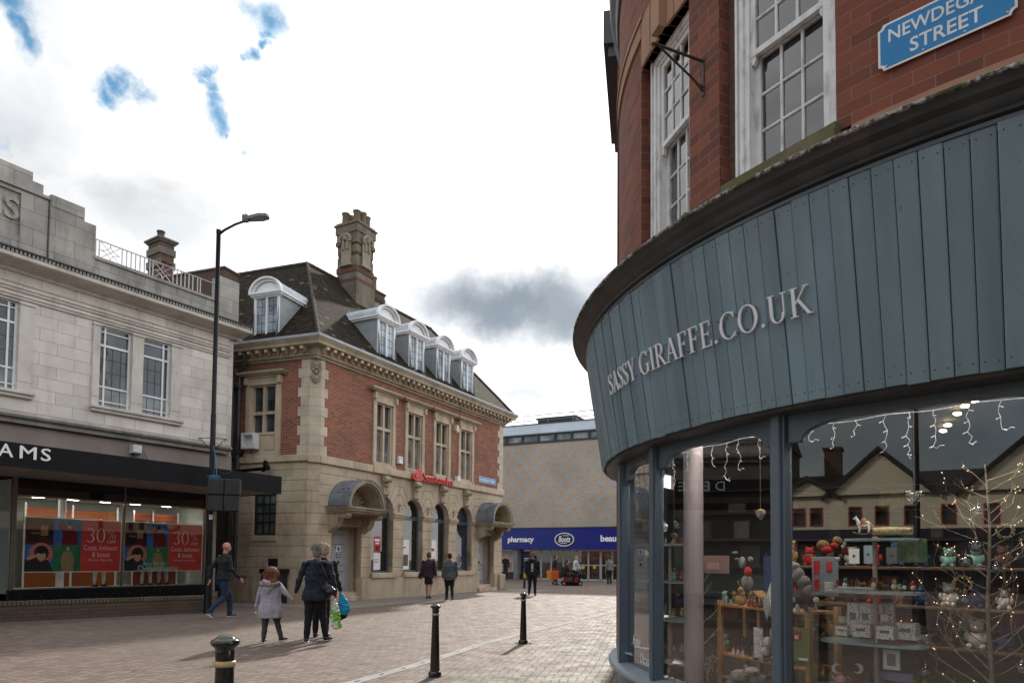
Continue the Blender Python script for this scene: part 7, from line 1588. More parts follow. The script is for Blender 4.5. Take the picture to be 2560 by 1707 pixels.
# goods rack standing further back in the shop
t = thing('goods_rack', 'dark three tier rack of toys standing behind the window display', 'rack', gp(3, 1.0, .6, .37)); F = G[3][0]
for z in (.85, 1.12, 1.39): g = MB(); g.bbox(F, -.5, 1.45, -1.15, -.85, z - .02, z, .003); obj('shelf', g, paint('rack_wood', (.12, .075, .045), .6), t)
for u in (-.48, .45, 1.41): g = MB(); g.box(F, u, u + .03, -1.15, -1.12, .37, 1.6); obj('upright', g, MATS['rack_wood'], t)
nth = ['first', 'second', 'third', 'fourth', 'fifth', 'sixth', 'seventh', 'eighth', 'ninth', 'tenth', 'eleventh', 'last']
def toy_at(F, d, u, z, L, k, label):
    m = toy_m[k][0]; t = thing('soft_toy', '%s %s' % (toy_m[k][1], label), 'soft toy', F(u, -d, z), group='soft toys on the rack behind the display'); g = MB(); a = rs.uniform(-.3, .3)
    g.ball(F(u, -d, z + L * .5), L * .42, 12, 8, (1, 1, 1.15)); g.ball(F(u + a * L * .2, -d + L * .12, z + L * 1.15), L * .32, 12, 8); g.ball(F(u + a * L * .2, -d + L * .38, z + L * 1.08), L * .13, 8, 6)
    for s_ in (-1, 1): g.ball(F(u + s_ * L * .3, -d + L * .3, z + L * .12), L * .15, 8, 6); g.ball(F(u + s_ * L * .42, -d + L * .1, z + L * .62), L * .14, 8, 6, (1, 1, 1.8)); g.ball(F(u + s_ * L * .26, -d, z + L * 1.42), L * .12, 8, 6)
    obj('body', g, m, t, smooth='all'); g = MB(); g.tube([F(u - L * .24, -d + L * .1, z + L * .88), F(u, -d + L * .34, z + L * .86), F(u + L * .24, -d + L * .1, z + L * .88)], L * .07, 6); obj('scarf', g, toy_m[(k + 3) % 8][0], t, smooth='all')
    g = MB(); [g.ball(F(u + a * L * .2 + s_ * L * .1, -d + L * .41, z + L * 1.22), L * .035, 6, 4) for s_ in (-1, 1)]; obj('eyes', g, M['black'], t)
for r_, (z, nm_) in enumerate(((.85, 'lowest'), (1.12, 'middle'), (1.39, 'top'))):
    for j in range(12): toy_at(F, .95, -.42 + j * .158, z + .002, rs.uniform(.075, .13), rs.randrange(8), 'soft toy on the %s rack shelf, %s from the left' % (nm_, nth[j]))
F = G[2][0]
for j, x in enumerate((850, 905, 1000, 1060, 1110)): toy_at(F, .66, at(2, .66, 'V', x, 1000)[0], z1 + .003, rs.uniform(.06, .10), rs.randrange(8), 'soft toy at the back of the upper pine shelf, %s from the left' % nth[j])
for j, x in enumerate((850, 910, 960, 1050, 1100)): toy_at(F, .68, at(2, .68, 'V', x, 1000)[0], z2 + .003, rs.uniform(.07, .10), rs.randrange(8), 'soft toy at the back of the lower pine shelf, %s from the left' % nth[j])
# ================================================================== buildings behind the camera, seen in the shop windows
FCc = Fr((-28.8, -12.9), -28.4); HZ = lambda z: 1.42 + (z - 1.42) * 1.6; HU = lambda u: u * 1.6
cream_r = paint('cream_render', (.74, .67, .50), .8, .08, 1.5); redw = paint('red_window_frame', (.30, .03, .02), .5); slate = paint('dark_slate', (.035, .028, .026), .8, .3, 5)
t = thing('gabled_house', 'cream gabled house with red framed windows, reflected in the right shop window', 'house', FCc(0, -3, 0))
wc = [3.62, 3.08, 1.9, 1.13, .3, -.7, -1.8, -3.0, -4.2]; hs = [(HU(c - .2), HU(c + .2), HZ(2.62), HZ(3.25)) for c in wc]
g = MB(); panel(g, FCc, HU(-9), HU(4.2), HZ(2.5), HZ(3.6), hs, -.4, 0); g.box(FCc, HU(-9), HU(4.2), -8, -.4, 0, HZ(3.6))
gb = [(3.35, .85, 4.15), (1.2, 1.5, 5.0), (-2.6, 1.5, 5.0)]
for c, w, z in gb: g.prism(FCc, [(HU(c - w), HZ(3.6)), (HU(c + w), HZ(3.6)), (HU(c), HZ(z))], -3, 0)
obj('wall', g, cream_r, t)
g = MB()
for c, w, z in gb:
    for s_ in (-1, 1): g.prism(FCc, [(HU(c), HZ(z + .04)), (HU(c + s_ * (w + .2)), HZ(3.45)), (HU(c + s_ * (w + .2)), HZ(3.6)), (HU(c), HZ(z + .2))], -4, .25)
g.sweep(FCc, [(.2, HZ(3.6)), (-4, HZ(4.6)), (-8, HZ(3.6))], [HU(-9.1), HU(4.3)]); obj('roof', g, slate, t)
for a, b_, c, d in hs:
    g = MB(); panel(g, FCc, a, b_, c, d, [(a + .08, b_ - .08, c + .08, d - .08)], -.1, .04); w = obj('window', g, redw, t); g = MB(); g.box(FCc, a + .05, b_ - .05, -.12, -.1, c + .05, d - .05); obj('pane', g, M['pane'], w)
g = MB(); g.box(FCc, HU(-9), HU(4.2), -.2, .15, HZ(2.1), HZ(2.48)); obj('shop_fascia', g, paint('dull_blue_fascia', (.01, .012, .03), .5), t)
g = MB(); g.box(FCc, HU(-9), HU(4.2), -.3, .02, 0, HZ(2.1)); obj('shopfront', g, dark_glass('dark_shopfront', (.02, .02, .02), .1), t)
g = MB(); g.box(FCc, HU(2.5), HU(3.05), -4.5, -3.4, 5, HZ(5.5)); g.box(FCc, HU(2.45), HU(3.1), -4.6, -3.3, HZ(5.5), HZ(5.6)); obj('chimney', g, M['brick_dark'], t)
t = thing('brick_house', 'tall dark brick building with white sashes, reflected left of the cream gables', 'building', FCc(12, -4, 0))
g = MB(); hs = [(HU(u), HU(u + .5), HZ(z), HZ(z + 1.1)) for u in (4.7, 5.7, 6.7, 7.7, 8.7, 9.7) for z in (2.5, 4.1)]; panel(g, FCc, HU(4.3), HU(11), 0, HZ(5.7), hs, -.4, .0); g.box(FCc, HU(4.3), HU(11), -8, -.4, 0, HZ(5.7)); obj('wall', g, M['brick_dark'], t)
for a, b_, c, d in hs: g = MB(); m_ = (c + d) / 2; panel(g, FCc, a, b_, c, d, [(a + .09, b_ - .09, c + .09, m_ - .04), (a + .09, b_ - .09, m_ + .04, d - .09)], -.1, .02); w = obj('window', g, M['white_old'], t); g = MB(); g.box(FCc, a + .05, b_ - .05, -.12, -.1, c + .05, d - .05); obj('pane', g, M['pane'], w)
g = MB(); g.sweep(FCc, [(.3, HZ(5.7)), (-4, HZ(6.6)), (-8.2, HZ(5.7))], [HU(4.2), HU(11.1)]); obj('roof', g, slate, t)
t = thing('opposite_shops', 'dark brick shop row across the street, reflected in the department store glass', 'building', (6, 20, 0)); FO = Fr((2.9, 12.0), 24)
g = MB(); g.box(FO, 0, 20, 0, 8, 3.2, 7.6); obj('wall', g, M['brick_dark'], t); g = MB(); g.box(FO, 0, 20, .05, 8, 0, 2.5); obj('shopfront', g, MATS['dark_shopfront'], t); g = MB(); g.box(FO, 0, 20, -.1, .1, 2.5, 3.2); sb = obj('signboard', g, cream_r, t)
g = MB(); put_text(g, lambda x, d, y: FO(x, d, y), 'OPTI', 7.5, 5.2, 2.62, 3.08, -.1, -.12, bold=.02); obj('lettering', g, M['black_matt'], sb)
t = thing('corner_terrace', 'brown brick terrace behind the camera, reflected along the edge of the right shop window', 'building', (-8, -24, 0)); FT = Fr((-20, -16), 60); g = MB(); g.box(FT, 0, 34, 6, 14, 0, 8.5); obj('wall', g, M['brick_dark'], t); g = MB(); g.sweep(FT, [(5.6, 8.5), (10, 11.5), (14.4, 8.5)], [-.3, 34.3]); obj('roof', g, slate, t)
t = thing('ornate_lamp', 'black street lamp reflected in front of the cream gabled house', 'street lamp', (-7.2, -1.1, 0)); g = MB(); g.lathe((-7.2, -1.1, 0), [(.14, 0), (.10, .9), (.06, 1.0), (.05, 7.5), (.0, 7.6)], 14); obj('pole', g, M['black'], t, smooth=35)
g = MB()
for s in (-1, 1): g.tube([Vector((-7.2, -1.1, 4.6)) + Vector((-.4, .9, 0)) * s * .5 * sin(q * .35) + Vector((0, 0, .5 * (1 - cos(q * .45)))) * .5 for q in range(8)], .018, 5)
obj('scroll_bracket', g, M['black'], t)

# ================================================================== bollards
def bollard(loc, H, label, band=None, moss=False):
    t = thing('bollard', label, 'bollard', loc, 0, 'black iron bollards with domed tops'); c = Vector(loc); s = 1
    g = MB(); g.lathe(c, [(.078, 0), (.080, .045), (.070, .062), (.060, .066), (.040, H - .135), (.040, H - .125)], 24); obj('column', g, M['boll'], t, smooth=40)
    g = MB(); g.lathe(c, [(.039, H - .145), (.047, H - .140), (.049, H - .130), (.047, H - .120), (.040, H - .116)], 24); obj('gold_ring', g, M['gold_paint'], t, smooth=50)
    g = MB(); g.lathe(c, [(.041, H - .117), (.043, H - .075), (.041, H - .068), (.050, H - .055), (.061, H - .045), (.0635, H - .036), (.060, H - .026), (.050, H - .020), (.044, H - .018), (.040, H - .012), (.024, H - .003), (0, H)], 28); obj('cap', g, M['boll'], t, smooth=50)
    if band: g = MB(); g.lathe(c, [(.049, H - .42), (.047, H - .18)], 20); g.f = g.f[:-2] if False else g.f; obj('yellow_band', g, paint('yellow_band', (.6, .42, .02), .5), t, smooth=40)
    return t
M['boll'] = paint('bollard_paint', (.010, .010, .011), .13, .3, 30, .12, bscale=90, spec=.6, dirt=(.07, .06, .05), dirt_amt=.35); M['gold_paint'] = paint('gold_paint', (.42, .32, .15), .4, .25, 30)
b_ = gpt(571, 2176); 
bollard((-1.288, 3.1, 0), 1.07, 'nearest black bollard, cut off by the bottom edge of the photo'); bollard(gpt(1087, 1690), .875, 'black bollard left of the drain channel near the bottom edge'); bollard(gpt(1308, 1608), .86, 'black bollard right of the pale drain channel with moss at its foot'); bollard(gpt(1311, 1470), .93, 'distant black bollard with a yellow band in front of the pharmacy', band=True)
q = gpt(1308, 1608); g = MB(); rs = random.Random(3)
for k in range(90):
    a = rs.uniform(0, 2 * pi); r = rs.uniform(.07, .13); p = q + Vector((r * cos(a) * 1.2, r * sin(a), 0)); d = Vector((rs.uniform(-1, 1), rs.uniform(-1, 1), 0)).normalized() * .004; g.add([p - d, p + d, p + Vector((rs.uniform(-.01, .01), rs.uniform(-.01, .01), rs.uniform(.012, .035)))], [(0, 1, 2)])
tag(obj('moss', g, paint('moss_green', (.07, .14, .02), .9, .3, 30), fix=False), 'tuft of green moss and grass around the foot of the bollard', 'moss', kind='stuff')
g = MB(); rs = random.Random(8)
for k in range(70):
    x = rs.uniform(-9, 2.0); y = rs.uniform(5, 26); 
    if x > .13 * y: continue
    p = Vector((x, y, .012)); a = rs.uniform(0, 6.3); s = rs.uniform(.010, .026); d = Vector((cos(a), sin(a), 0)) * s; e = Vector((-sin(a), cos(a), 0)) * s * .6; g.add([p - d, p + e + Vector((0, 0, .006)), p + d, p - e], [(0, 1, 2, 3)])
tag(obj('litter_scraps', g, paint('leaf_scrap', (.40, .36, .28), .8, .5, 3), fix=False), 'scattered small pale leaves and paper scraps on the paving', 'litter', kind='stuff')
# pale marking slab beyond the channel
g = MB(); a, b_ = gpt(1495, 1520), gpt(1525, 1521); g.add([a + Vector((0, 0, .004)), b_ + Vector((0, 0, .004)), b_ + Vector((0, .35, .004)), a + Vector((-.03, .35, .004))], [(0, 1, 2, 3)]); structure('pale_paving_mark', g, conc, fix=False)
# ================================================================== people
def _ell(bm, c, r):
    c = Vector(c); r = r if isinstance(r, (tuple, list)) else (r, r, r); vs = []
    for i in range(7):
        a = pi * i / 6
        for k in range(10 if 0 < i < 6 else 1): vs.append(bm.verts.new(c + Vector((sin(a) * cos(2 * pi * k / 10) * r[0], sin(a) * sin(2 * pi * k / 10) * r[1], -cos(a) * r[2]))))
    return vs
def blobmesh(name, hulls, mat, parent, vox=.012, it=6, rip=0., rscale=9., seed=0):
    """one continuous surface: convex hulls of ellipsoid chains, voxel-fused and smoothed"""
    bm = bmesh.new()
    for h in hulls:
        for a, b_ in (zip(h, h[1:]) if len(h) > 1 else [(h[0], h[0])]):
            b2 = bmesh.new(); _ell(b2, *a); 
            if b_ is not a: _ell(b2, *b_)
            r = bmesh.ops.convex_hull(b2, input=b2.verts); bmesh.ops.delete(b2, geom=[v for v in b2.verts if not v.link_faces], context='VERTS')
            m_ = bpy.data.meshes.new('tmp'); b2.to_mesh(m_); b2.free(); bm.from_mesh(m_); bpy.data.meshes.remove(m_)
    me = bpy.data.meshes.new('tmp2'); bm.to_mesh(me); bm.free(); o = bpy.data.objects.new('tmp2', me)
    m = o.modifiers.new('r', 'REMESH'); m.mode = 'VOXEL'; m.voxel_size = vox
    s = o.modifiers.new('s', 'SMOOTH'); s.iterations = it; s.factor = .5
    me2 = baked(o); bpy.data.meshes.remove(me)
    me2.name = name
    if rip:
        N_s = [0.] * (3 * len(me2.vertices)); me2.vertices.foreach_get('normal', N_s); C_s = [0.] * (3 * len(me2.vertices)); me2.vertices.foreach_get('co', C_s)
        for i in range(0, len(C_s), 3):
            p = Vector(C_s[i:i + 3]) * rscale + Vector((seed, seed, 0)); n = (mnoise.noise(Vector((p.x * .8, p.y * .8, p.z * 1.5))) + .6 * abs(mnoise.noise(Vector((p.x * 1.3 + p.z, p.y * 1.3, p.z * 2.6)))) - .15) * rip * 1.5
            C_s[i] += N_s[i] * n; C_s[i + 1] += N_s[i + 1] * n; C_s[i + 2] += N_s[i + 2] * n
        me2.vertices.foreach_set('co', C_s); me2.update()
    for p in me2.polygons: p.use_smooth = True
    me2.materials.clear(); me2.materials.append(mat); o = bpy.data.objects.new(name, me2); COL.objects.link(o); o.parent = parent
    return o
def cloth(name, col, var=.25, sc=14, rough=.9): return paint(name, col, rough, var, sc, .5, bscale=110)
def skin_mat(nm, col): return paint(nm, col, .55, .1, 12, .1)
SK = skin_mat('skin', (.46, .25, .18)); SKP = skin_mat('skin_pink', (.50, .21, .16))
STAND = dict(L=[(-.055, .01, .285), (-.055, 0, .045)], R=[(.055, .01, .285), (.055, 0, .045)], AL=[(-.145, -.01, .63), (-.150, .02, .485)], AR=[(.145, -.01, .63), (.150, .02, .485)])
def person(label, loc, az, H, top, trs, shoe, hair=None, skin=SK, pose=None, build=1., hem=.50, top_rip=.006, hairb=None, vox=.012, skirt=None, bare=False, sleeve=True, sole=None, child=False, seated=False, turn=0., grp=None):
    P = dict(STAND); P.update(pose or {}); t = thing('person', label, 'person', loc, -radians(az), grp); S = lambda v: (v[0] * H, v[1] * H, v[2] * H)
    hs = .068 if not child else .088; B = build
    hz = 1 - hs * 1.02; hip = P.get('hip', (0, 0, .50)); lean = P.get('lean', (0, 0)); ch = (lean[0], lean[1] + hip[1], hip[2] + .24); sh = hip[2] + .305; nk = sh + .045
    hd = (lean[0] * 1.3 + P.get('head', (0, 0))[0], lean[1] * 1.5 + hip[1] + .012 + P.get('head', (0, 0))[1], nk + .085 * (1 if not child else 1.15))
    sx_ = .105 * B if not child else .115
    SL, SR = (-sx_ + lean[0], hip[1] + lean[1], sh - .01), (sx_ + lean[0], hip[1] + lean[1], sh - .01)
    def ank(k): return P[k][1]
    def toe(k):
        if k + 'toe' in P: return P[k + 'toe']
        a = P[k][1]; return (a[0] * 1.1, a[1] + .075, .022 if a[2] < .06 else a[2] - .03)
    E_ = lambda c, r: (S(c), tuple(x * H for x in (r if isinstance(r, tuple) else (r, r, r))))
    rot = Matrix.Rotation(radians(turn), 3, 'Z'); hdv = Vector(hd)
    def HD(dx, dy, dz): v = rot @ Vector((dx, dy, dz)); return tuple(hdv + v * (hs / .068))
    hx = hs / .068
    def HE(dx, dy, dz, r): return E_(HD(dx, dy, dz), tuple(x * hx for x in (r if isinstance(r, tuple) else (r, r, r))))
    torso = [E_((hip[0], hip[1], hip[2]), (.085 * B, .062 * B, .05)), E_((lean[0] * .5, hip[1] + lean[1] * .5, hip[2] + .12), (.072 * B, .055 * B, .05)), E_(ch, (.095 * B, .062 * B, .06)), E_((lean[0], hip[1] + lean[1], sh), (.075, .045, .03))]
    body = [torso, [E_((lean[0], hip[1] + lean[1], sh), (.035, .035, .02)), HE(0, -.008, -.045, (.030, .032, .03))],
            [HE(0, 0, .012, (.046, .056, .056)), HE(0, .012, -.03, (.036, .042, .036))], [HE(0, .030, -.045, (.022, .016, .014))], [HE(0, .055, -.004, (.007, .006, .014)), HE(0, .062, -.016, (.009, .009, .007))],
            [HE(-.047, -.004, .0, (.006, .012, .017))], [HE(.047, -.004, .0, (.006, .012, .017))]]
    for s, k in ((SL, 'AL'), (SR, 'AR')):
        e, w = P[k]; body.append([E_(s, .030), E_(e, .022), E_(w, .014)])
        # hand: palm, four fingers and a thumb, slightly curled
        d = (Vector(w) - Vector(e)).normalized(); f = Vector(P.get(k + 'fw', (0, 1, 0))); f = (f - d * f.dot(d)).normalized(); sd_ = d.cross(f); inn_ = -1 if k == 'AR' else 1
        wv = Vector(w); pc = wv + d * .028; body.append([E_(tuple(wv + d * .006), .013), E_(tuple(pc), (.010, .018, .020) if abs(d.z) > .7 else .016)])
        for j, ln in enumerate((.034, .040, .038, .030)):
            b0 = pc + d * .014 + f * (.016 - .0105 * j); m0 = b0 + d * ln * .6 + sd_ * inn_ * .004; e0 = m0 + d * ln * .45 + sd_ * inn_ * P.get('curl', .014); body.append([E_(tuple(b0), .0052), E_(tuple(m0), .005), E_(tuple(e0), .0042)])
        tb = wv + d * .012 + f * .012; body.append([E_(tuple(tb), .0065), E_(tuple(tb + f * .016 + d * .018), .0056), E_(tuple(tb + f * .018 + d * .034 + sd_ * inn_ * .006), .0046)])
    for k, s in (('L', -1), ('R', 1)):
        kn, an = P[k]; tt = toe(k); body.append([E_((hip[0] + s * .048, hip[1], hip[2] - .02), (.05, .055, .05)), E_(kn, .032), E_(tuple(Vector(kn).lerp(Vector(an), .35)), .031), E_(an, .018)]); body.append([E_((an[0], an[1] - .012, max(.02, an[2] - .02)), .018), E_(tt, (.017, .02, .012))])
    obj_b = blobmesh('body', body, skin, t, min(vox, .010 if vox < .02 else .014), 3)
    # eyes and mouth
    g = MB(); ez = .012
    for s in (-1, 1): g.ball(Vector(S(HD(s * .019, .050, ez))), .0065 * H * hx, 8, 6)
    obj('eyes', g, paint('eye_dark', (.02, .015, .012), .2), t, local=True, smooth='all')
    g = MB(); g.ball(Vector(S(HD(0, .049, -.034))), .011 * H * hx, 8, 6, (1, .4, .25)); obj('lips', g, paint('lips', (.30, .09, .07), .5), t, local=True, smooth='all')
    # trousers
    if not bare and trs:
        tr = [[E_((hip[0], hip[1], hip[2] + .02), (.092 * B, .070 * B, .05)), E_((hip[0], hip[1], hip[2] - .03), (.096 * B, .072 * B, .05))]]
        for k, s in (('L', -1), ('R', 1)):
            kn, an = P[k]; tr.append([E_((hip[0] + s * .046 * B, hip[1], hip[2] - .03), (.053 * B, .064 * B, .05)), E_(kn, (.042, .043, .04)), E_((an[0], an[1], an[2] + .005), (.031, .036, .018))])
        blobmesh('trousers', tr, trs, t, vox, 3, .005, 9, 3)
    if skirt: blobmesh('skirt', [[E_((hip[0], hip[1], hip[2] + .03), (.088, .068, .03)), E_((hip[0], hip[1], .33), (.098, .080, .02))]], skirt, t, vox, 3, .003, 9, 3)
    sh_ = []
    for k in ('L', 'R'):
        an = P[k][1]; tt = toe(k); sh_.append([E_((an[0], an[1] - .018, max(.026, an[2] - .016)), (.024, .028, .024)), E_(tt, (.026, .032, .018))])
    so_ = blobmesh('shoes', sh_, shoe, t, max(.008, vox * .8), 2)
    if sole:
        g = []
        for k in ('L', 'R'):
            an = P[k][1]; tt = toe(k); g.append([E_((an[0], an[1] - .02, max(.006, an[2] - .038)), (.027, .030, .007)), E_((tt[0], tt[1], tt[2] - .014), (.028, .034, .007))])
        blobmesh('soles', g, sole, t, .008, 1)
    # top
    hz_ = hem
    kq = 1.12 if hem < .45 else 1.03
    jk = [[E_((hip[0], hip[1], hz_), (.106 * B * kq, .082 * B * kq * 1.05, .015)), E_((hip[0], hip[1], max(hz_ + .02, hip[2] - .02)), (.106 * B * kq, .082 * B * kq * 1.05, .02)), E_((lean[0] * .5, hip[1] + lean[1] * .5, hip[2] + .12), (.092 * B, .072 * B, .05)), E_(ch, (.106 * B, .076 * B, .06)), E_((lean[0], hip[1] + lean[1], sh + .008), (.082, .052, .03))]]
    if sleeve:
        for s, k in ((SL, 'AL'), (SR, 'AR')): e, w = P[k]; jk.append([E_(s, (.040, .042, .038)), E_(e, .032), E_(tuple(Vector(w).lerp(Vector(e), .06)), .024)])
    jk.append([E_((lean[0], hip[1] + lean[1], sh + .015), (.05, .042, .02)), E_((lean[0] * 1.1, hip[1] + lean[1] * 1.1, nk), (.040, .042, .012))])
    tp = blobmesh('jacket', jk, top, t, vox, 4, top_rip * H, 8, 1)
    if hair:
        hh = hairb(HE) if hairb else [[HE(0, -.012, .026, (.052, .056, .050)), HE(0, -.026, .0, (.051, .042, .046))], [HE(0, -.030, -.02, (.044, .030, .035))]]
        hb = blobmesh('hair', hh, hair, t, .007 if vox < .02 else .012, 1, .0035, 45, 2)
    return t, S, HD, P, tp
def strands(name, parent, S, HD, hx, H, mat, n, L, seed, r=.0032, wave=.006, low=-.2):
    rs = random.Random(seed); g = MB()
    for k in range(n):
        a = rs.uniform(0, 2 * pi); b_ = rs.uniform(low, 1.2); c = Vector((.054 * cos(a) * cos(b_), -.012 + .056 * sin(a) * cos(b_), .026 + .052 * sin(b_)))
        if c.y > .03 and c.z < .03: continue
        o = Vector((c.x, c.y + .012, c.z - .02)).normalized(); p = Vector(S(HD(*c))); pts = [p]; l = L * rs.uniform(.6, 1.2)
        d = (o * (.08 if L > .05 else .5) + Vector((rs.uniform(-.4, .4), rs.uniform(-.4, .2), -.9 if L > .05 else rs.uniform(-.8, .2)))).normalized()
        for q in range(1, 5): pts.append(p + d * l * q / 4 + o * (.08 if L > .05 else .25) * l * sin(pi * q / 5) + Vector((sin(q * 1.9 + k) * wave, cos(q * 1.3 + k) * wave, 0)))
        g.tube(pts, [r * 1.2, r * 1.1, r, r * .7, r * .3], 4)
    return obj(name, g, mat, parent, local=True, smooth='all')
WALK = dict(L=[(-.05, .035, .285), (-.052, .055, .045)], R=[(.052, .015, .275), (.055, -.085, .075)], Rtoe=(.058, -.03, .028), AL=[(-.145, -.03, .63), (-.15, -.035, .49)], AR=[(.145, .0, .63), (.150, .05, .49)])
def bag(label, kind, pts, mat, handles, t_loc, hm=None, extra=None, rip=.006):
    t = thing(kind, label, 'bag', t_loc); b_ = blobmesh('bag_body', pts, mat, t, .009, 2, rip, 16, 5); b_.location = -Vector(t_loc); g = MB()
    for h in handles: g.tube(h, .007, 6)
    obj('handle', g, hm or mat, t)
    return t
navy_c = cloth('navy_coat', (.013, .018, .034)); blk = cloth('black_cloth', (.010, .010, .012)); char = cloth('charcoal_jacket', (.016, .017, .019)); jean = cloth('dark_denim', (.016, .035, .075)); lil = cloth('lilac_parka', (.36, .34, .40), .08, 6); shoe_d = paint('dark_shoe', (.015, .015, .02), .5, .3)
white_sole = paint('white_sole', (.6, .6, .58), .6)
greyhair = paint('grey_hair', (.20, .19, .18), .7, .5, 60, 1., bscale=130)
# bald man walking past the lamp post
p, S, HD, P, tp = person('bald person in a charcoal jacket and dark jeans striding past the lamp post', (-6.72, 15.95, 0), 40, 1.76, char, jean, paint('teal_shoe', (.01, .05, .06), .6), None, SKP,
    dict(L=[(-.05, .12, .30), (-.05, .13, .045)], R=[(.05, .0, .285), (.045, -.19, .10)], Rtoe=(.048, -.165, .025), hip=(0, 0, .495), AL=[(-.155, -.085, .66), (-.16, -.10, .51)], AR=[(.155, .03, .64), (.165, .14, .52)], ALfw=(1, 0, 0), lean=(0, .015)), 1.05, .50, .007, vox=.010, turn=-12, sole=white_sole)
g = MB(); g.box(LOC, -.03, .03, -.118, -.112, 1.44, 1.45); obj('white_logo', g, white_sole, p, local=True)
# woman in navy coat
WX, WY = -3.27, 11.5
p, S, HD, P, tp = person('grey haired person in a hooded navy coat holding the hand of the girl', (WX, WY, 0), -6, 1.62, navy_c, blk, shoe_d, greyhair, SK,
    dict(L=[(-.075, .0, .285), (-.09, -.01, .045)], R=[(.055, .06, .29), (.085, .085, .05)], Rtoe=(.13, .14, .028), AL=[(-.170, -.01, .655), (-.212, .0, .515)], AR=[(.165, -.02, .64), (.185, .03, .47)], hip=(-.01, 0, .50), curl=.02), 1.2, .44, .008, vox=.009, sole=white_sole,
    hairb=lambda HE: [[HE(0, -.006, .026, (.055, .060, .052)), HE(0, -.030, -.004, (.053, .042, .048))], [HE(0, -.030, -.035, (.046, .030, .026))]])
strands('loose_hair', p, S, HD, 1, 1.62, greyhair, 170, .035, 3)
blobmesh('hood', [[((-.12, -.04, 1.335), (.06, .06, .045)), ((0, -.10, 1.32), (.08, .06, .055)), ((.12, -.04, 1.335), (.06, .06, .045))], [((0, -.10, 1.31), (.09, .05, .05)), ((0, -.125, 1.21), (.05, .03, .03))]], navy_c, p, .009, 4, .008, 10)
g = MB(); sm = cloth('coat_seam', (.006, .008, .016)); g.tube([(-.16, -.13, .98), (0, -.165, .97), (.16, -.13, .98)], .006, 5); obj('waist_seam', g, sm, p, local=True)
WL = lambda x, y, z: Vector((WX + x, WY + y, z))
t = bag('black leather shoulder bag on the right hip of the navy coat', 'shoulder_bag', [[((WX + .20, WY - .13, .92), (.09, .05, .07)), ((WX + .27, WY - .14, .86), (.10, .05, .07))]], paint('black_leather', (.012, .012, .013), .35, .3), [[WL(.12, -.16, .97), WL(.05, -.19, 1.15), WL(-.06, -.15, 1.32)], [WL(.30, -.14, .92), WL(.22, -.2, 1.1), WL(.12, -.17, 1.30)]], (WX + .24, WY - .14, .85))
plast = paint('green_white_plastic', (.55, .60, .50), .35, .2, 6)
def plastic_mat():
    b = NB('carrier_plastic'); n = b.noise(7, 3); c = b.mix(b.ramp(n, .50, .53), (.62, .64, .60), (.16, .46, .03)); b.base(c); b.rough(.3); b.bump(b.noise(18, 4), .6, .02); return b.m
pl = plastic_mat(); bxp = (WX + .325, WY + .02, .30)
bag('white and green plastic carrier bag hanging from the right hand', 'carrier_bag', [[((WX + .30, WY, .70), (.02, .02, .03)), ((WX + .31, WY, .58), (.07, .035, .05)), ((WX + .33, WY, .40), (.085, .045, .08)), ((WX + .345, WY, .26), (.09, .05, .03))]], pl, [[WL(.30, 0, .68), WL(.30, .0, .78)]], bxp, rip=.014)
# girl
GX, GY = -4.01, 11.42; fur = paint('fur_trim', (.22, .19, .18), .95, .4, 60, 1., bscale=140)
ginger = paint('ginger_hair', (.17, .06, .022), .6, .45, 45, 1., bscale=120)
p, S, HD, P, tp = person('girl with ginger hair in a lilac fur trimmed parka and grey leggings', (GX, GY, 0), 4, 1.26, lil, cloth('grey_leggings', (.06, .058, .07), .5, 40), paint('plum_shoe', (.03, .012, .02), .6), ginger, SK,
    dict(L=[(-.068, .0, .25), (-.075, -.02, .045)], R=[(.075, .06, .26), (.115, .085, .055)], Rtoe=(.17, .13, .045), hip=(0, 0, .46), AL=[(-.165, -.01, .60), (-.20, .0, .46)], AR=[(.195, .0, .655), (.262, .0, .605)], curl=.02), 1.42, .335, .006, vox=.009, child=True, sole=white_sole,
    hairb=lambda HE: [[HE(0, -.010, .022, (.064, .066, .054)), HE(-.005, -.035, -.02, (.066, .042, .045))], [HE(-.045, -.03, -.02, (.025, .03, .03)), HE(-.055, -.04, -.062, (.018, .02, .02))], [HE(.045, -.03, -.02, (.028, .03, .03)), HE(.055, -.05, -.075, (.020, .02, .022))], [HE(.0, -.05, -.02, (.035, .02, .03)), HE(.018, -.06, -.085, (.028, .016, .022))]])
strands('loose_hair', p, S, lambda a, b, c: HD(a * 1.12, b * 1.08, c), 1, 1.26, ginger, 260, .10, 5, .004, .007, -.4)
blobmesh('fur_collar', [[((-.16, -.06, .985), .032), ((-.10, -.135, .965), .032), ((0, -.155, .955), .032), ((.10, -.135, .965), .032), ((.16, -.06, .985), .032)]], fur, p, .008, 1, .010, 45, 2)
blobmesh('hood', [[((-.10, -.08, .95), (.05, .05, .04)), ((0, -.13, .90), (.07, .05, .05)), ((.10, -.08, .95), (.05, .05, .04))], [((0, -.125, .92), (.09, .04, .04)), ((0, -.14, .84), (.045, .025, .02))]], lil, p, .009, 4, .006, 10)
blobmesh('pink_hood', [[((-.07, -.10, 1.02), (.05, .035, .035)), ((.0, -.125, 1.00), (.05, .03, .03))]], cloth('pink_fleece', (.50, .28, .45), .1), p, .008, 3, .004, 14)
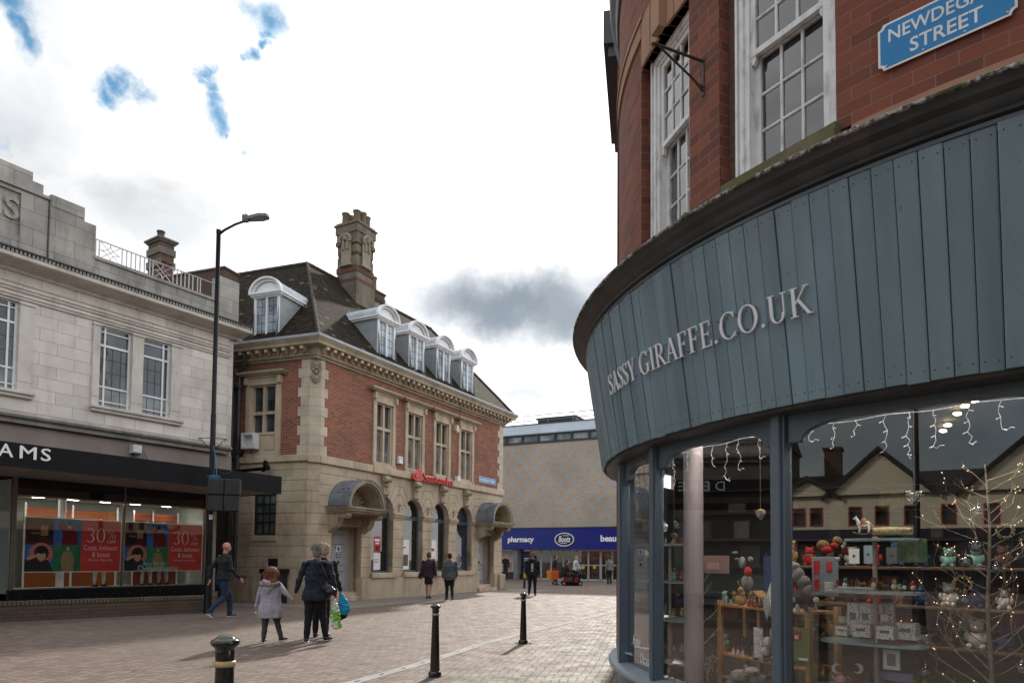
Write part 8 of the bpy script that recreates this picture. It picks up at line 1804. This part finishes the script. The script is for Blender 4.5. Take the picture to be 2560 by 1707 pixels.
# person behind with blonde hair
BX, BY = -3.40, 12.25
p, S, HD, P, tp = person('blonde person in black half hidden behind the navy coat', (BX, BY, 0), 0, 1.66, blk, blk, shoe_d, paint('blonde_hair', (.42, .33, .20), .6, .4, 50, .9, bscale=120), SK, dict(AR=[(.160, .0, .64), (.205, .02, .50)], curl=.02, lean=(.02, 0)), 1.08, .50, .007, vox=.012,
    hairb=lambda HE: [[HE(0, -.006, .026, (.058, .062, .054)), HE(.004, -.030, -.008, (.056, .044, .050))]])
strands('loose_hair', p, S, HD, 1, 1.66, paint('blonde_hair', (.42, .33, .20)), 150, .04, 6)
bag('bright blue carrier bag held beside the navy coat', 'carrier_bag', [[((BX + .36, BY, .76), (.03, .02, .03)), ((BX + .40, BY, .62), (.09, .05, .06)), ((BX + .43, BY, .50), (.10, .06, .05)), ((BX + .42, BY, .42), (.06, .05, .03))]], paint('bright_blue_plastic', (.0, .28, .52), .4, .15, 6, .3, bscale=30), [[Vector((BX + .345, BY, .74)), Vector((BX + .34, BY, .84))]], (BX + .4, BY, .4), rip=.008)
bag('dark bag hanging below the bright blue carrier', 'hand_bag', [[((BX + .28, BY + .02, .36), (.12, .07, .08)), ((BX + .40, BY + .02, .40), (.08, .06, .07))]], blk, [[Vector((BX + .26, BY, .44)), Vector((BX + .33, BY, .62)), Vector((BX + .33, BY, .80))]], (BX + .3, BY, .3))
# couple in the middle distance
p, S, HD, P, tp = person('person in a plum jacket and black skirt walking with bare legs', (-2.92, 24.1, 0), 14, 1.63, cloth('plum_jacket', (.035, .018, .028)), None, shoe_d, paint('brown_hair', (.09, .05, .03), .7, .4, 50, .8), SK, WALK, 1.18, .46, .007, vox=.013, skirt=blk, bare=True)
bag('dark shoulder bag on the left arm of the plum jacket', 'hand_bag', [[((-3.22, 24.08, .86), (.06, .09, .08)), ((-3.22, 24.08, .76), (.07, .11, .06))]], blk, [[Vector((-3.22, 24.08, .9)), Vector((-3.14, 24.08, 1.3))]], (-3.22, 24.08, .7))
p, S, HD, P, tp = person('person in a grey jacket with a burgundy hat and black leggings', (-2.12, 23.4, 0), -12, 1.60, cloth('mid_grey_jacket', (.075, .08, .09)), blk, shoe_d, cloth('burgundy_hat', (.07, .008, .016), .3, 60), SK, WALK, 1.28, .47, .007, vox=.013)
blobmesh('patterned_tunic', [[((0, 0, .80), (.20, .155, .04)), ((0, 0, .70), (.20, .155, .015))]], cloth('floral_print', (.14, .13, .12), .9, 55), p, .013, 2, .004, 9)
# boy with the lettered hood jacket
p, S, HD, P, tp = person('ginger haired person in a black hooded jacket with white lettering', (.82, 26.9, 0), 3, 1.68, blk, blk, shoe_d, paint('sandy_hair', (.30, .14, .05), .7, .4, 50, .9), SK, dict(L=[(-.06, .02, .285), (-.075, .04, .05)], R=[(.06, .0, .28), (.065, -.03, .045)]), 1.22, .48, .008, vox=.013, hairb=lambda HE: [[HE(0, -.004, .028, (.060, .064, .056)), HE(0, -.02, .005, (.058, .05, .05))]])
strands('loose_hair', p, S, HD, 1, 1.68, paint('sandy_hair', (.30, .14, .05)), 130, .04, 7, .005, .012)
blobmesh('hood', [[((-.10, -.04, 1.40), (.07, .06, .05)), ((0, -.10, 1.37), (.09, .06, .07)), ((.10, -.04, 1.40), (.07, .06, .05))]], blk, p, .014, 3, .008, 10)
g = MB(); put_text(g, lambda x, d, y: Vector((-y, -.150 - d, x)), 'PUMA', .95, 1.27, -.04, .055, 0, .012, bold=.03); obj('back_lettering', g, white_sole, p, local=True)
# person on the telephone by the pharmacy window
p, S, HD, P, tp = person('person in black holding a telephone to the ear beside the pharmacy poster', (-.42, 46.3, 0), 165, 1.72, blk, cloth('navy_jeans', (.012, .02, .05)), shoe_d, paint('short_dark_hair', (.05, .035, .025), .8, .3, 50), SK, dict(AR=[(.15, .06, .68), (.075, .09, .84)], ARfw=(0, 1, 0)), 1.0, .49, .006, vox=.02)
# group in front of the pharmacy
p, S, HD, P, tp = person('dark haired person in a black coat and jeans carrying two orange bags', (2.42, 38.0, 0), 82, 1.68, blk, cloth('light_denim', (.055, .12, .23)), shoe_d, paint('black_hair', (.012, .010, .010), .6), SK, WALK, 1.15, .50, .007, vox=.018)
for k, (dx, l, m) in enumerate(((-.12, 'yellow orange shopping bag, the left one of the pair', paint('amber_bag', (.72, .28, .01), .4, .1)), (.14, 'deep orange shopping bag, the right one of the pair', paint('orange_bag', (.68, .10, .01), .4, .1)))):
    c = Vector((2.25 + dx, 37.62 - .05 * k, .30)); t = thing('shopping_bag', l, 'bag', c); g = MB(); g.bbox(LOC, c.x - .19, c.x + .19, c.y - .07, c.y + .07, .33, .80, .02); obj('bag_body', g, m, t, bevel=.01); g = MB(); g.tube([(c.x - .09, c.y, .80), (c.x - .06, c.y, .92), (c.x + .06, c.y, .92), (c.x + .09, c.y, .80)], .012, 5); obj('handle', g, m, t)
p, S, HD, P, tp = person('fair haired person in a pale blue shirt beside the mobility scooter', (3.58, 38.5, 0), 75, 1.62, cloth('pale_blue_shirt', (.50, .56, .62), .06), blk, shoe_d, paint('fair_hair', (.40, .24, .11), .7, .3, 50), SK, dict(AR=[(.13, .06, .64), (.12, .18, .58)], AL=[(-.13, .05, .64), (-.12, .17, .57)], lean=(0, .015)), 1.18, .50, .006, vox=.018)
bag('black hand bag on the scooter handlebar', 'hand_bag', [[((4.05, 38.1, .55), (.13, .08, .14)), ((4.05, 38.1, .42), (.15, .09, .08))]], blk, [[Vector((4.0, 38.1, .66)), Vector((4.02, 38.1, .85))]], (4.05, 38.1, .4))
p, S, HD, P, tp = person('dark haired person in a grey jumper partly hidden by the blue shop post', (5.72, 40.0, 0), -20, 1.66, cloth('grey_jumper', (.16, .16, .155), .2), blk, shoe_d, MATS['black_hair'], SK, None, 1.1, .50, .006, vox=.018)
# mobility scooter and rider, heading right
sx0, sy0 = 3.25, 37.55
t = thing('mobility_scooter', 'black mobility scooter with red battery cover between the pale shirt and the black coat', 'mobility scooter', (sx0, sy0, 0))
X = lambda x, y, z: Vector((sx0 + x, sy0 + y, z))
g = MB(); g.tube([X(-.42, 0, .20), X(-.1, 0, .16), X(.38, 0, .16), X(.52, 0, .30)], [.09, .10, .10, .07], 10, sy=2.2); g.tube([X(.50, 0, .25), X(.42, 0, .60), X(.34, 0, .92)], .035, 8); g.tube([X(.34, -.22, .93), X(.34, .22, .93)], .022, 6); g.bbox(LOC, sx0 + .36, sx0 + .56, sy0 - .16, sy0 + .16, .42, .62, .02); obj('chassis', g, M['black'], t, smooth=40)
g = MB(); g.bbox(LOC, sx0 - .45, sx0 - .02, sy0 - .22, sy0 + .22, .46, .56, .02); g.bbox(LOC, sx0 - .50, sx0 - .40, sy0 - .22, sy0 + .22, .5, 1.02, .02); obj('seat', g, blk, t)
g = MB(); g.bbox(LOC, sx0 + .20, sx0 + .36, sy0 - .16, sy0 + .16, .20, .44, .02); g.bbox(LOC, sx0 - .38, sx0 - .1, sy0 - .17, sy0 + .17, .22, .42, .02); obj('battery_cover', g, paint('scooter_red', (.30, .01, .015), .3), t)
for x in (-.40, .50):
    for y in (-.24, .24):
        g = MB(); g.tube([X(x, y - .035, .13), X(x, y + .035, .13)], .13, 20); w = obj('wheel', g, M['black_matt'], t, smooth=40); g = MB(); g.tube([X(x, y - .038, .13), X(x, y + .038, .13)], .06, 14); obj('rim', g, paint('rim_silver', (.5, .5, .5), .3, metal=.7), w)
p, S, HD, P, tp = person('seated person in dark clothes and a flat cap riding the mobility scooter', (sx0 - .22, sy0, 0), 90, 1.62, cloth('dark_brown_coat', (.03, .022, .02)), blk, shoe_d, darkf, SK, dict(hip=(0, 0, .36), L=[(-.06, .24, .38), (-.06, .26, .13)], R=[(.06, .24, .38), (.06, .26, .13)], AL=[(-.14, .08, .50), (-.12, .25, .52)], AR=[(.14, .08, .50), (.12, .25, .52)], Ltoe=(-.06, .33, .115), Rtoe=(.06, .33, .115), lean=(0, .01)), 1.15, .36, .006, vox=.018)

bpy.data.scenes.remove(TMP)
